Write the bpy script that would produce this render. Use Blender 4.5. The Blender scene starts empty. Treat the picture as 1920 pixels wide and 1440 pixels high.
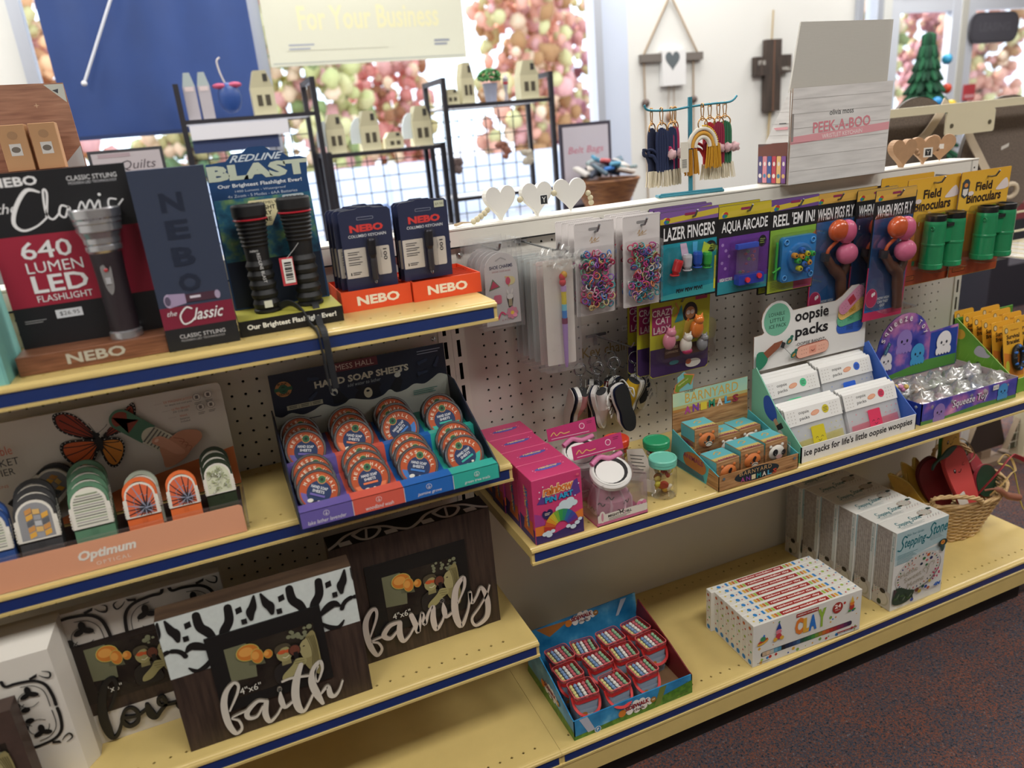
import bpy, math, random
from mathutils import Vector, Matrix
from mathutils.noise import noise
random.seed(7)
C = bpy.context.scene.collection
S = 0.0254      # everything below is in inches
Z0 = 36.1       # the floor lies 36.1 in under the pegboard's datum row
def W(v): return Vector((v[0]*S, v[1]*S, (v[2]+Z0)*S))
sc = bpy.context.scene
# ---------------------------------------------------------------- camera
cam = bpy.data.cameras.new('camera'); camo = bpy.data.objects.new('camera', cam); C.objects.link(camo)
Rr = ((0.9178815, -0.38754626, -0.08544851), (-0.20036362, -0.26669242, -0.94272455), (0.3425609, 0.8824302, -0.32244221))
rx, dn, fw = (Vector(r) for r in Rr)
camo.matrix_world = Matrix.Translation(W((-19.826, -56.748, 15.820))) @ Matrix((( rx.x, -dn.x, -fw.x, 0), (rx.y, -dn.y, -fw.y, 0), (rx.z, -dn.z, -fw.z, 0), (0, 0, 0, 1)))
cam.sensor_width = 36; cam.lens = 1378.677/1920*36; cam.clip_start = .05; cam.clip_end = 400
cam.dof.use_dof = True; cam.dof.focus_distance = 1.58; cam.dof.aperture_fstop = 2.6
sc.camera = camo
# ---------------------------------------------------------------- view
vs = sc.view_settings; vs.view_transform = 'Standard'; vs.look = 'None'; vs.gamma = 1; vs.use_curve_mapping = False
vs.exposure = 0.0
sc.cycles.max_bounces = 8; sc.cycles.transparent_max_bounces = 24; sc.cycles.caustics_reflective = False; sc.cycles.caustics_refractive = False
# ---------------------------------------------------------------- sky and sun
wd = bpy.data.worlds.new('sky'); sc.world = wd; wd.use_nodes = True
bgn = wd.node_tree.nodes['Background']; bgn.inputs['Color'].default_value = (.72, .86, 1, 1); bgn.inputs["Strength"].default_value = 2.9
def light(name, kind, loc, energy, color=(1, 1, 1), size=(1, 1), rot=(0, 0, 0)):
    l = bpy.data.lights.new(name, kind); o = bpy.data.objects.new(name, l); C.objects.link(o)
    l.energy = energy; l.color = color; o.location = W(loc); o.rotation_euler = rot
    if kind == 'AREA': l.shape = 'RECTANGLE'; l.size = size[0]*S; l.size_y = size[1]*S
    return o
sun = light('sun', 'SUN', (0, 300, 200), 8, (1, .95, .86)); sun.data.angle = .02
sun.rotation_euler = (math.radians(50), 0, math.radians(-150))
# the ceiling's fluorescent troffers (their housings stand in the ceiling section)
TROF = [(x, y) for x in (-70, 10, 90, 170) for y in (-66, 30, 90)]
for x, y in TROF: light('troffer_light', 'AREA', (x, y, 82.0), {-66: 31, 30: 24, 90: 28}[y], (1, .97, .92), (46, 22))
# ---------------------------------------------------------------- helpers
def lin(c):
    c /= 255.
    return c/12.92 if c <= .04045 else ((c+.055)/1.055)**2.4
_m = {}
def M(hexc, r=.55, metal=0, coat=0, noise_=0, bump=0, scale=200, emit=0, name=None, alpha=1, trans=0):
    k = (hexc, r, metal, coat, noise_, bump, scale, emit, alpha, trans)
    if k in _m: return _m[k]
    m = bpy.data.materials.new(name or 'mat_'+hexc); m.use_nodes = True; nt = m.node_tree; b = nt.nodes['Principled BSDF']
    col = tuple(lin(int(hexc[i:i+2], 16)) for i in (0, 2, 4))+(1,)
    b.inputs['Base Color'].default_value = col; b.inputs['Roughness'].default_value = r; b.inputs['Metallic'].default_value = metal
    b.inputs['Coat Weight'].default_value = coat; b.inputs['Transmission Weight'].default_value = trans
    if emit: b.inputs['Emission Color'].default_value = col; b.inputs['Emission Strength'].default_value = emit
    if alpha < 1: b.inputs['Alpha'].default_value = alpha
    if noise_ or bump:
        t = nt.nodes.new('ShaderNodeTexCoord'); n = nt.nodes.new('ShaderNodeTexNoise'); n.inputs['Scale'].default_value = scale; n.inputs['Detail'].default_value = 4
        nt.links.new(t.outputs['Object'], n.inputs['Vector'])
        if noise_:
            mx = nt.nodes.new('ShaderNodeMix'); mx.data_type = 'RGBA'; mx.blend_type = 'MULTIPLY'; mx.inputs[0].default_value = 1
            rp = nt.nodes.new('ShaderNodeValToRGB'); rp.color_ramp.elements[0].position = .3; rp.color_ramp.elements[1].position = .7
            rp.color_ramp.elements[0].color = (1-noise_,)*3+(1,); rp.color_ramp.elements[1].color = (1, 1, 1, 1)
            nt.links.new(n.outputs['Fac'], rp.inputs['Fac']); mx.inputs[6].default_value = col; nt.links.new(rp.outputs['Color'], mx.inputs[7]); nt.links.new(mx.outputs[2], b.inputs['Base Color'])
        if bump:
            bp = nt.nodes.new('ShaderNodeBump'); bp.inputs['Strength'].default_value = bump; bp.inputs['Distance'].default_value = .001
            nt.links.new(n.outputs['Fac'], bp.inputs['Height']); nt.links.new(bp.outputs['Normal'], b.inputs['Normal'])
    _m[k] = m; return m
def ramp_mat(name, stops, scale=(1, 1, 1), kind='noise', r=.5, detail=4, nscale=5, dist=0, bump=0, wave_dir='X'):
    """a procedural two-or-more-tone material (wood, carpet, woven stuff)"""
    m = bpy.data.materials.new(name); m.use_nodes = True; nt = m.node_tree; b = nt.nodes['Principled BSDF']; b.inputs['Roughness'].default_value = r
    t = nt.nodes.new('ShaderNodeTexCoord'); mp = nt.nodes.new('ShaderNodeMapping'); mp.inputs['Scale'].default_value = scale
    nt.links.new(t.outputs['Object'], mp.inputs['Vector'])
    if kind == 'wave':
        n = nt.nodes.new('ShaderNodeTexWave'); n.bands_direction = wave_dir; n.inputs['Distortion'].default_value = dist
    elif kind == 'voronoi': n = nt.nodes.new('ShaderNodeTexVoronoi')
    else: n = nt.nodes.new('ShaderNodeTexNoise')
    n.inputs['Scale'].default_value = nscale
    if 'Detail' in n.inputs: n.inputs['Detail'].default_value = detail
    nt.links.new(mp.outputs['Vector'], n.inputs['Vector'])
    rp = nt.nodes.new('ShaderNodeValToRGB'); e = rp.color_ramp.elements
    for i, (p, h) in enumerate(stops):
        el = e[i] if i < 2 else e.new(p)
        el.position = p; el.color = tuple(lin(int(h[j:j+2], 16)) for j in (0, 2, 4))+(1,)
    src = n.outputs['Color'] if kind == 'voronoi' else n.outputs['Fac']
    nt.links.new(src, rp.inputs['Fac']); nt.links.new(rp.outputs['Color'], b.inputs['Base Color'])
    if bump:
        bp = nt.nodes.new('ShaderNodeBump'); bp.inputs['Strength'].default_value = bump; bp.inputs['Distance'].default_value = .002
        nt.links.new(src, bp.inputs['Height']); nt.links.new(bp.outputs['Normal'], b.inputs['Normal'])
    return m
def clear_mat(name, tint=(1, 1, 1), gloss=.10, rough=.05, haze=0, hazec=(.9, .9, .9)):
    """thin clear film, blister plastic or a window pane: mostly see-through, with a sheen"""
    m = bpy.data.materials.new(name); m.use_nodes = True; nt = m.node_tree; nt.nodes.remove(nt.nodes['Principled BSDF']); out = nt.nodes['Material Output']
    tr = nt.nodes.new('ShaderNodeBsdfTransparent'); tr.inputs[0].default_value = tint+(1,)
    gl = nt.nodes.new('ShaderNodeBsdfGlossy'); gl.inputs['Roughness'].default_value = rough
    lw = nt.nodes.new('ShaderNodeLayerWeight'); lw.inputs['Blend'].default_value = .25
    ma = nt.nodes.new('ShaderNodeMath'); ma.operation = 'MULTIPLY_ADD'; ma.inputs[1].default_value = .3; ma.inputs[2].default_value = gloss
    nt.links.new(lw.outputs['Fresnel'], ma.inputs[0])
    mx = nt.nodes.new('ShaderNodeMixShader'); nt.links.new(ma.outputs[0], mx.inputs[0]); nt.links.new(tr.outputs[0], mx.inputs[1]); nt.links.new(gl.outputs[0], mx.inputs[2])
    last = mx
    if haze:
        df = nt.nodes.new('ShaderNodeBsdfDiffuse'); df.inputs[0].default_value = hazec+(1,); m2 = nt.nodes.new('ShaderNodeMixShader'); m2.inputs[0].default_value = haze
        nt.links.new(mx.outputs[0], m2.inputs[1]); nt.links.new(df.outputs[0], m2.inputs[2]); last = m2
    nt.links.new(last.outputs[0], out.inputs['Surface']); return m
FILM = clear_mat('clear film', gloss=.07, rough=.12, haze=.02)
BLIS = clear_mat('clear blister plastic', gloss=.035, rough=.06)
GLASS = clear_mat('window glass', gloss=.02, rough=.02)
ACRY = clear_mat('clear acrylic', gloss=.05, rough=.05, haze=.04)
def V3(a): return a if isinstance(a, Vector) else Vector(a)
_tx = {}
def glyphs(s, bold, shear, space):
    k = (s, bold, shear, space)
    if k in _tx: return _tx[k]
    c = bpy.data.curves.new('t', 'FONT'); c.body = s; c.offset = bold; c.shear = shear; c.space_character = space; c.resolution_u = 2; c.fill_mode = 'FRONT'
    o = bpy.data.objects.new('t', c); me = bpy.data.meshes.new_from_object(o)
    vs_ = [(v.co.x, v.co.y) for v in me.vertices]; fs = [tuple(p.vertices) for p in me.polygons]
    bpy.data.objects.remove(o); bpy.data.curves.remove(c); bpy.data.meshes.remove(me)
    if vs_:
        x0 = min(v[0] for v in vs_); x1 = max(v[0] for v in vs_); y0 = min(v[1] for v in vs_); y1 = max(v[1] for v in vs_)
    else: x0 = y0 = 0; x1 = y1 = 1
    _tx[k] = (vs_, fs, x0, x1, y0, y1); return _tx[k]
def smooth(pts, n=6, closed=False):
    P = [tuple(p) for p in pts]; out = []; L = len(P)
    for i in range(L if closed else L-1):
        g = lambda j: P[j % L] if closed else P[max(0, min(L-1, j))]
        p0, p1, p2, p3 = g(i-1), g(i), g(i+1), g(i+2)
        for k in range(n):
            t = k/n
            out.append(tuple(.5*((2*b)+(-a+c)*t+(2*a-5*b+4*c-d)*t*t+(-a+3*b-3*c+d)*t**3) for a, b, c, d in zip(p0, p1, p2, p3)))
    if not closed: out.append(P[-1])
    return out
class MB:
    def __init__(s): s.v = []; s.f = []; s.m = []; s.ms = []; s.sm = []
    def mi(s, mat):
        if isinstance(mat, str): mat = M(mat)
        if mat not in s.ms: s.ms.append(mat)
        return s.ms.index(mat)
    def add(s, vs_, fs, mat, smooth_=False):
        b = len(s.v); s.v += [tuple(v) for v in vs_]; i = s.mi(mat)
        for f in fs: s.f.append(tuple(b+j for j in f)); s.m.append(i); s.sm.append(smooth_)
    def box(s, x0, y0, z0, x1, y1, z1, mat, mats=None):
        """mats: optional dict of faces '-x +x -y +y -z +z' to materials"""
        if x0 > x1: x0, x1 = x1, x0
        if y0 > y1: y0, y1 = y1, y0
        if z0 > z1: z0, z1 = z1, z0
        v = [(x0, y0, z0), (x1, y0, z0), (x1, y1, z0), (x0, y1, z0), (x0, y0, z1), (x1, y0, z1), (x1, y1, z1), (x0, y1, z1)]
        F = {'-z': (0, 3, 2, 1), '+z': (4, 5, 6, 7), '-y': (0, 1, 5, 4), '+x': (1, 2, 6, 5), '+y': (2, 3, 7, 6), '-x': (3, 0, 4, 7)}
        for k, f in F.items(): s.add([v[i] for i in f], [(0, 1, 2, 3)], (mats or {}).get(k, mat))
        return s
    def bbox(s, x0, y0, z0, x1, y1, z1, mat, b=.05):
        """box with chamfered edges"""
        xs, ys, zs = (x0, x1), (y0, y1), (z0, z1); V = []; idx = {}
        for i in (0, 1):
            for j in (0, 1):
                for k in (0, 1):
                    X, Y, Z = xs[i], ys[j], zs[k]; sx, sy, sz = (1-2*i)*b, (1-2*j)*b, (1-2*k)*b
                    idx[i, j, k] = len(V); V += [(X, Y+sy, Z+sz), (X+sx, Y, Z+sz), (X+sx, Y+sy, Z)]
        q = lambda i, j, k, a: idx[i, j, k]+a
        F = []
        for i in (0, 1): F.append([q(i, 0, 0, 0), q(i, 1, 0, 0), q(i, 1, 1, 0), q(i, 0, 1, 0)][::(-1 if i == 0 else 1)])
        for j in (0, 1): F.append([q(0, j, 0, 1), q(1, j, 0, 1), q(1, j, 1, 1), q(0, j, 1, 1)][::(1 if j == 0 else -1)])
        for k in (0, 1): F.append([q(0, 0, k, 2), q(1, 0, k, 2), q(1, 1, k, 2), q(0, 1, k, 2)][::(-1 if k == 0 else 1)])
        for a in (0, 1):
            for c in (0, 1):
                F += [[q(a, c, 0, 0), q(a, c, 0, 1), q(a, c, 1, 1), q(a, c, 1, 0)], [q(a, 0, c, 0), q(a, 0, c, 2), q(a, 1, c, 2), q(a, 1, c, 0)], [q(0, a, c, 1), q(0, a, c, 2), q(1, a, c, 2), q(1, a, c, 1)]]
        for i in (0, 1):
            for j in (0, 1):
                for k in (0, 1): F.append([q(i, j, k, 0), q(i, j, k, 1), q(i, j, k, 2)])
        s.add(V, F, mat); return s
    def ext(s, prof, x0, x1, mat, caps=True):
        """profile of (y, z) points run along x"""
        n = len(prof); v = [(x0, y, z) for y, z in prof]+[(x1, y, z) for y, z in prof]
        s.add(v, [(i, (i+1) % n, n+(i+1) % n, n+i) for i in range(n)], mat)
        if caps: s.add(v, [tuple(range(n))[::-1], tuple(range(n, 2*n))], mat)
        return s
    def slab(s, pts, o, ex, ey, t, mat, side=None):
        """outline pts in the plane (o, ex, ey), t thick behind it"""
        o, ex, ey = V3(o), V3(ex).normalized(), V3(ey).normalized(); n = ex.cross(ey); N = len(pts)
        f = [o+ex*x+ey*y for x, y in pts]; b = [p-n*t for p in f]
        s.add(f, [tuple(range(N))], mat); s.add(b, [tuple(range(N))[::-1]], side or mat)
        s.add(f+b, [(i, N+i, N+(i+1) % N, (i+1) % N) for i in range(N)], side or mat); return s
    def cyl(s, p0, p1, r0, r1=None, n=16, mat=None, caps=True, sm=True):
        p0, p1 = V3(p0), V3(p1); r1 = r0 if r1 is None else r1; d = (p1-p0).normalized()
        a = d.orthogonal().normalized(); b = d.cross(a)
        A = [p0+(a*math.cos(t)+b*math.sin(t))*r0 for t in (2*math.pi*i/n for i in range(n))]; B = [p1+(a*math.cos(t)+b*math.sin(t))*r1 for t in (2*math.pi*i/n for i in range(n))]
        s.add(A+B, [(i, (i+1) % n, n+(i+1) % n, n+i) for i in range(n)], mat, sm)
        if caps: s.add(A, [tuple(range(n))[::-1]], mat); s.add(B, [tuple(range(n))], mat)
        return s
    def lathe(s, prof, c=(0, 0, 0), n=24, mat=None, axis=(0, 0, 1), caps=True, sm=True):
        """prof: (radius, height) along axis; mat may be a list, one per band"""
        c = V3(c); d = V3(axis).normalized(); a = d.orthogonal().normalized() if abs(d.z) < .999 else Vector((1, 0, 0)); b = d.cross(a); R = []
        for r, h in prof: R.append([c+d*h+(a*math.cos(t)+b*math.sin(t))*r for t in (2*math.pi*i/n for i in range(n))])
        for k in range(len(R)-1):
            s.add(R[k]+R[k+1], [(i, (i+1) % n, n+(i+1) % n, n+i) for i in range(n)], mat[k] if isinstance(mat, (list, tuple)) else mat, sm)
        m0, m1 = (mat[0], mat[-1]) if isinstance(mat, (list, tuple)) else (mat, mat)
        if caps: s.add(R[0], [tuple(range(n))[::-1]], m0); s.add(R[-1], [tuple(range(n))], m1)
        return s
    def ball(s, c, r, mat, n=12, m_=8, jit=0):
        r = r if isinstance(r, (tuple, list)) else (r, r, r); V = []
        for j in range(m_+1):
            ph = math.pi*j/m_
            for i in range(n):
                th = 2*math.pi*i/n; d = (math.sin(ph)*math.cos(th), math.sin(ph)*math.sin(th), math.cos(ph))
                k = 1+(jit*noise(Vector(d)*2.3+Vector(c)*1.7) if jit else 0); V.append(tuple(c[q]+d[q]*r[q]*k for q in range(3)))
        s.add(V, [(j*n+i, (j+1)*n+i, (j+1)*n+(i+1) % n, j*n+(i+1) % n) for j in range(m_) for i in range(n)], mat, True); return s
    def tube(s, pts, r, mat, n=6, closed=False, sm=True, flat=None):
        """flat=(w, t, up) makes a strap instead of a round tube"""
        P = [V3(p) for p in pts]; L = len(P); R = []; prev = None
        for i in range(L):
            d = (P[(i+1) % L]-P[i-1]) if closed else (P[min(L-1, i+1)]-P[max(0, i-1)])
            if d.length < 1e-9: d = Vector((0, 0, 1))
            d.normalize()
            if prev is None: a = (V3(flat[2]).cross(d) if flat else d.orthogonal())
            else: a = prev-d*prev.dot(d)
            if a.length < 1e-6: a = d.orthogonal()
            a.normalize(); prev = a; b = d.cross(a); rr = r[i] if isinstance(r, (list, tuple)) else r
            if flat: R.append([P[i]+a*x*flat[0]/2+b*y*flat[1]/2 for x, y in ((-1, -1), (1, -1), (1, 1), (-1, 1))])
            else: R.append([P[i]+(a*math.cos(t)+b*math.sin(t))*rr for t in (2*math.pi*k/n for k in range(n))])
        n = len(R[0]); V = [v for q in R for v in q]
        s.add(V, [(k*n+i, k*n+(i+1) % n, ((k+1) % L)*n+(i+1) % n, ((k+1) % L)*n+i) for k in range(L if closed else L-1) for i in range(n)], mat, sm and not flat)
        if not closed: s.add(R[0], [tuple(range(n))[::-1]], mat); s.add(R[-1], [tuple(range(n))], mat)
        return s
    def ring(s, c, R, r, mat, axis=(0, 1, 0), n=20, k=5):
        d = V3(axis).normalized(); a = d.orthogonal().normalized(); b = d.cross(a); c = V3(c)
        return s.tube([c+(a*math.cos(t)+b*math.sin(t))*R for t in (2*math.pi*i/n for i in range(n))], r, mat, k, True)
    def draw(s, o, ex, ey, h=.012): return Draw(s, o, ex, ey, h)
    def build(s, name, parent=None, loc=None, rot=None, bevel=0):
        me = bpy.data.meshes.new(name); me.from_pydata([(x*S, y*S, z*S) for x, y, z in s.v], [], s.f)
        for m in s.ms: me.materials.append(m)
        me.polygons.foreach_set('material_index', s.m); me.polygons.foreach_set('use_smooth', s.sm); me.update()
        o = bpy.data.objects.new(name, me); C.objects.link(o)
        if parent: o.parent = parent
        if loc is not None: o.location = (Vector(loc)*S if parent else W(loc))
        if rot: o.rotation_euler = tuple(math.radians(a) for a in rot)
        return o
class Draw:
    """flat printed shapes on a face: each lies a hair above the last"""
    def __init__(s, mb, o, ex, ey, h=.012):
        s.b = mb; s.o = V3(o); s.ex = V3(ex).normalized(); s.ey = V3(ey).normalized(); s.n = s.ex.cross(s.ey); s.h = h
    def P(s, x, y): return s.o+s.ex*x+s.ey*y+s.n*s.h
    def poly(s, pts, mat):
        s.b.add([s.P(x, y) for x, y in pts], [tuple(range(len(pts)))], mat); s.h += .0035; return s
    def rect(s, x0, y0, x1, y1, mat): return s.poly([(x0, y0), (x1, y0), (x1, y1), (x0, y1)], mat)
    def rrect(s, x0, y0, x1, y1, r, mat): return s.poly(rr(x0, y0, x1, y1, r), mat)
    def disc(s, cx, cy, rx_, ry=None, mat=None, rot=0, n=20):
        ry = rx_ if ry is None else ry; c_, s_ = math.cos(rot), math.sin(rot); pts = []
        for i in range(n):
            a = 2*math.pi*i/n; x, y = rx_*math.cos(a), ry*math.sin(a); pts.append((cx+x*c_-y*s_, cy+x*s_+y*c_))
        return s.poly(pts, mat)
    def stroke(s, pts, w, mat, n=5, closed=False, sm=True, thick=0, side=None):
        ws = list(w) if isinstance(w, (list, tuple)) else [w]*len(pts)
        Q = [(p[0], p[1], a) for p, a in zip(pts, ws)]
        if sm: Q = smooth(Q, n, closed)
        L = len(Q); A = []; B = []
        for i in range(L):
            p = Q[(i+1) % L] if closed else Q[min(L-1, i+1)]; q = Q[i-1] if closed else Q[max(0, i-1)]
            dx, dy = p[0]-q[0], p[1]-q[1]; l = math.hypot(dx, dy) or 1; nx, ny = -dy/l*Q[i][2]/2, dx/l*Q[i][2]/2
            A.append((Q[i][0]+nx, Q[i][1]+ny)); B.append((Q[i][0]-nx, Q[i][1]-ny))
        E = L if closed else L-1
        top = [s.P(*a)+s.n*thick for a in A]+[s.P(*b)+s.n*thick for b in B]
        s.b.add(top, [(L+i, L+(i+1) % L, (i+1) % L, i) for i in range(E)], mat)
        if not closed:
            for (x, y, a) in (Q[0], Q[-1]):
                pts_ = [(x+a/2*math.cos(t), y+a/2*math.sin(t)) for t in (2*math.pi*k/10 for k in range(10))]
                s.b.add([s.P(*p)+s.n*(thick-.001) for p in pts_], [tuple(range(10))], mat)
                if thick: s.b.add([s.P(*p)+s.n*(thick-.001) for p in pts_]+[s.P(*p) for p in pts_], [(k, 10+k, 10+(k+1) % 10, (k+1) % 10) for k in range(10)], side or mat)
        if thick:
            bot = [s.P(*a) for a in A]+[s.P(*b) for b in B]
            s.b.add(top+bot, [(i, (i+1) % L, 2*L+(i+1) % L, 2*L+i) for i in range(E)]+[(L+(i+1) % L, L+i, 3*L+i, 3*L+(i+1) % L) for i in range(E)], side or mat)
        s.h += .0012; return s
    def text(s, t, x, y, w, h, mat, bold=0, shear=0, space=1, rot=0, wave=0):
        """t fitted into the box w by h whose lower left corner is x, y"""
        vs_, fs, x0, x1, y0, y1 = glyphs(t, bold, shear, space); sx, sy = w/((x1-x0) or 1), h/((y1-y0) or 1); c_, s_ = math.cos(rot), math.sin(rot); out = []
        for a, b in vs_:
            u, v = (a-x0)*sx, (b-y0)*sy
            if wave: v += wave*math.sin(math.pi*u/w)
            out.append(s.P(x+u*c_-v*s_, y+u*s_+v*c_))
        s.b.add(out, fs, mat); s.h += .0035; return s
    def lines(s, x, y, w, n, gap, mat, t=.03, jag=.25):
        """rows of small print too fine to read in the photograph"""
        for i in range(n):
            s.b.add([s.P(x, y-i*gap), s.P(x+w*(1-jag*((i*37) % 10)/10), y-i*gap), s.P(x+w*(1-jag*((i*37) % 10)/10), y-i*gap+t), s.P(x, y-i*gap+t)], [(0, 1, 2, 3)], mat)
        return s
def rr(x0, y0, x1, y1, r, n=4):
    out = []
    for cx, cy, a0 in ((x1-r, y0+r, -90), (x1-r, y1-r, 0), (x0+r, y1-r, 90), (x0+r, y0+r, 180)):
        for k in range(n+1):
            a = math.radians(a0+90*k/n); out.append((cx+r*math.cos(a), cy+r*math.sin(a)))
    return out
X_, Y_, Z_ = Vector((1, 0, 0)), Vector((0, 1, 0)), Vector((0, 0, 1))
def tag(o, label=None, cat=None, group=None, kind=None):
    if label: o['label'] = label
    if cat: o['category'] = cat
    if group: o['group'] = group
    if kind: o['kind'] = kind
    return o
def thing(name, label, cat, loc, rz=0, group=None, tilt=(0, 0)):
    o = bpy.data.objects.new(name, None); C.objects.link(o); o.empty_display_size = .02; o.location = W(loc)
    o.rotation_euler = (math.radians(tilt[0]), math.radians(tilt[1]), math.radians(rz)); return tag(o, label, cat, group)
def dup(root, loc, rz=None, label=None, tilt=None):
    r = root.copy(); C.objects.link(r); r.location = W(loc)
    if rz is not None: r.rotation_euler[2] = math.radians(rz)
    if tilt is not None: r.rotation_euler[0] = math.radians(tilt[0]); r.rotation_euler[1] = math.radians(tilt[1])
    if label: r['label'] = label
    for ch in list(root.children):
        c = ch.copy(); C.objects.link(c); c.parent = r
        for g in list(ch.children):
            d = g.copy(); C.objects.link(d); d.parent = c
    return r
def struct(name, mb, loc=(0, 0, 0)):
    o = mb.build(name, loc=loc); o['kind'] = 'structure'; return o
# ================================================================ the room
WALL = M('dcdcd8', .7, bump=.1, scale=60); TRIM = M('cfd3d8', .4); ALU = M('b9bec9', .35, metal=.3)
carpet = ramp_mat('speckled carpet', [(.36, '15151c'), (.44, '4a4a52'), (.5, '1f2029'), (.55, '7a4a32'), (.62, '3c2a2c'), (.68, '5d6468')], nscale=190, detail=6, r=.95, bump=.8)
def carpet_mottle():
    nt = carpet.node_tree; b = nt.nodes['Principled BSDF']; t = nt.nodes.new('ShaderNodeTexCoord'); n = nt.nodes.new('ShaderNodeTexNoise'); n.inputs['Scale'].default_value = 9
    nt.links.new(t.outputs['Object'], n.inputs['Vector']); rp = nt.nodes.new('ShaderNodeValToRGB'); rp.color_ramp.elements[0].position = .42; rp.color_ramp.elements[1].position = .6
    rp.color_ramp.elements[0].color = (.85, .9, 1.0, 1); rp.color_ramp.elements[1].color = (1.15, .93, .85, 1)
    mx = nt.nodes.new('ShaderNodeMix'); mx.data_type = 'RGBA'; mx.blend_type = 'MULTIPLY'; mx.inputs[0].default_value = 1
    src = b.inputs['Base Color'].links[0].from_socket; nt.links.new(n.outputs['Fac'], rp.inputs['Fac']); nt.links.new(src, mx.inputs[6]); nt.links.new(rp.outputs['Color'], mx.inputs[7]); nt.links.new(mx.outputs[2], b.inputs['Base Color'])
carpet_mottle()
FZ = -36.1; CZ = 84
b = MB(); b.box(-110, -150, FZ-2, 330, 110, FZ, carpet); struct('floor', b)
b = MB(); b.box(-110, -150, CZ, 330, 116, CZ+3, M('e6e6e2', .9, bump=.3, scale=90)); struct('ceiling', b)
for q, (x, y) in enumerate(TROF):
    b = MB(); b.box(x-24, y-12, CZ-.8, x+24, y+12, CZ-.05, 'e9e9e9'); b.box(x-23, y-11, CZ-.95, x+23, y+11, CZ-.8, M('ffffff', .5, emit=1.5))
    tag(b.build('ceiling_light', loc=(0, 0, 0)), 'white fluorescent troffer set in the ceiling, %s row, above %s' % (('aisle', 'middle', 'window')[q % 3], ('the left end', 'the flashlight shelf', 'the right bay', 'the doors')[q//3]), 'ceiling light', 'ceiling troffers')
b = MB(); b.box(-114, -150, FZ, -110, 116, CZ, WALL); struct('wall_left', b)
b = MB(); b.box(330, -150, FZ, 334, 116, CZ, WALL); struct('wall_right', b)
b = MB(); b.box(-114, -154, FZ, 334, -150, CZ, M('8f8a84', .8)); struct('wall_front', b)
# back wall: solid pieces around the three window bays
Y0 = 110
b = MB()
b.box(-114, Y0, FZ, -43.8, Y0+5, CZ, WALL); b.box(-43.8, Y0, 60, 75, Y0+5, CZ, WALL); b.box(-43.8, Y0, FZ, 75, Y0+5, -22, WALL)
b.box(82.5, Y0, FZ, 154, Y0+5, CZ, WALL); b.box(163, Y0, 44, 330, Y0+5, CZ, WALL); b.box(154, Y0, 60, 163, Y0+5, CZ, WALL); b.box(154, Y0, FZ, 163, Y0+5, -22, WALL)
b.box(275, Y0, FZ, 330, Y0+5, 44, WALL)
b.box(75, Y0, FZ, 82.5, Y0+5, CZ, M('c9d3e6', .45))
struct('wall_back', b)
def window(n, x0, x1, z0, z1, mull, trans=()):
    b = MB()
    for x in (x0, x1-2): b.box(x, Y0-1.2, z0, x+2, Y0+3, z1, ALU)
    for z in (z0, z1-2): b.box(x0+2, Y0-1.1, z, x1-2, Y0+3, z+2, ALU)
    for x in mull: b.box(x, Y0-1, z0+2, x+3, Y0+3, z1-2, ALU)
    for z in trans: b.box(x0+2, Y0-.9, z, x1-2, Y0+3, z+2, ALU)
    w = struct('window_%d' % n, b)
    g = MB(); g.box(x0+1, Y0+1, z0+1, x1-1, Y0+1.2, z1-1, GLASS); o = g.build('pane', w, (0, 0, 0)); o['kind'] = 'structure'
window(1, -43.8, 75, -22, 60, (-4.2,)); window(2, 154, 163, -22, 60, ())
def glass_door(n, x0, x1):
    b = MB()
    for x in (x0, x1-3.5): b.box(x, Y0-1.2, FZ+.2, x+3.5, Y0+1.2, 42, M('cfd4de', .35))
    for z, h in ((FZ+.2, 9), (38, 4)): b.box(x0+3.5, Y0-1.1, z, x1-3.5, Y0+1.1, z+h, M('cfd4de', .35))
    d = struct('door_%d' % n, b)
    g = MB(); g.box(x0+2, Y0-.1, FZ+5, x1-2, Y0+.1, 39, GLASS); g.build('pane', d, (0, 0, 0))['kind'] = 'structure'
    g = MB(); g.tube([(x1-6, Y0-1.3, -4), (x1-6, Y0-3, -3.5), (x1-6, Y0-3, 5.5), (x1-6, Y0-1.3, 6)], .4, ALU); g.build('door_handle', d, (0, 0, 0))['kind'] = 'structure'
glass_door(1, 166, 193.5); glass_door(2, 196, 231); glass_door(3, 233, 272)
b = MB(); b.box(163, Y0-1.5, 42, 275, Y0+3, 44, M('a4a6ad')); b.box(163, Y0-1.5, FZ, 166, Y0+3, 42, 'd7d9d6'); b.box(193.5, Y0-1.5, FZ, 196, Y0+3, 42, 'c4c3bb'); b.box(231, Y0-1.5, FZ, 233, Y0+3, 42, 'c4c3bb'); b.box(272, Y0-1.5, FZ, 275, Y0+3, 42, 'c4c3bb')
struct('trim_1', b)
b = MB(); b.box(82.6, Y0-.7, FZ, 154, Y0, FZ+4, '9c9c9a'); struct('baseboard_back', b)
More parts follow.
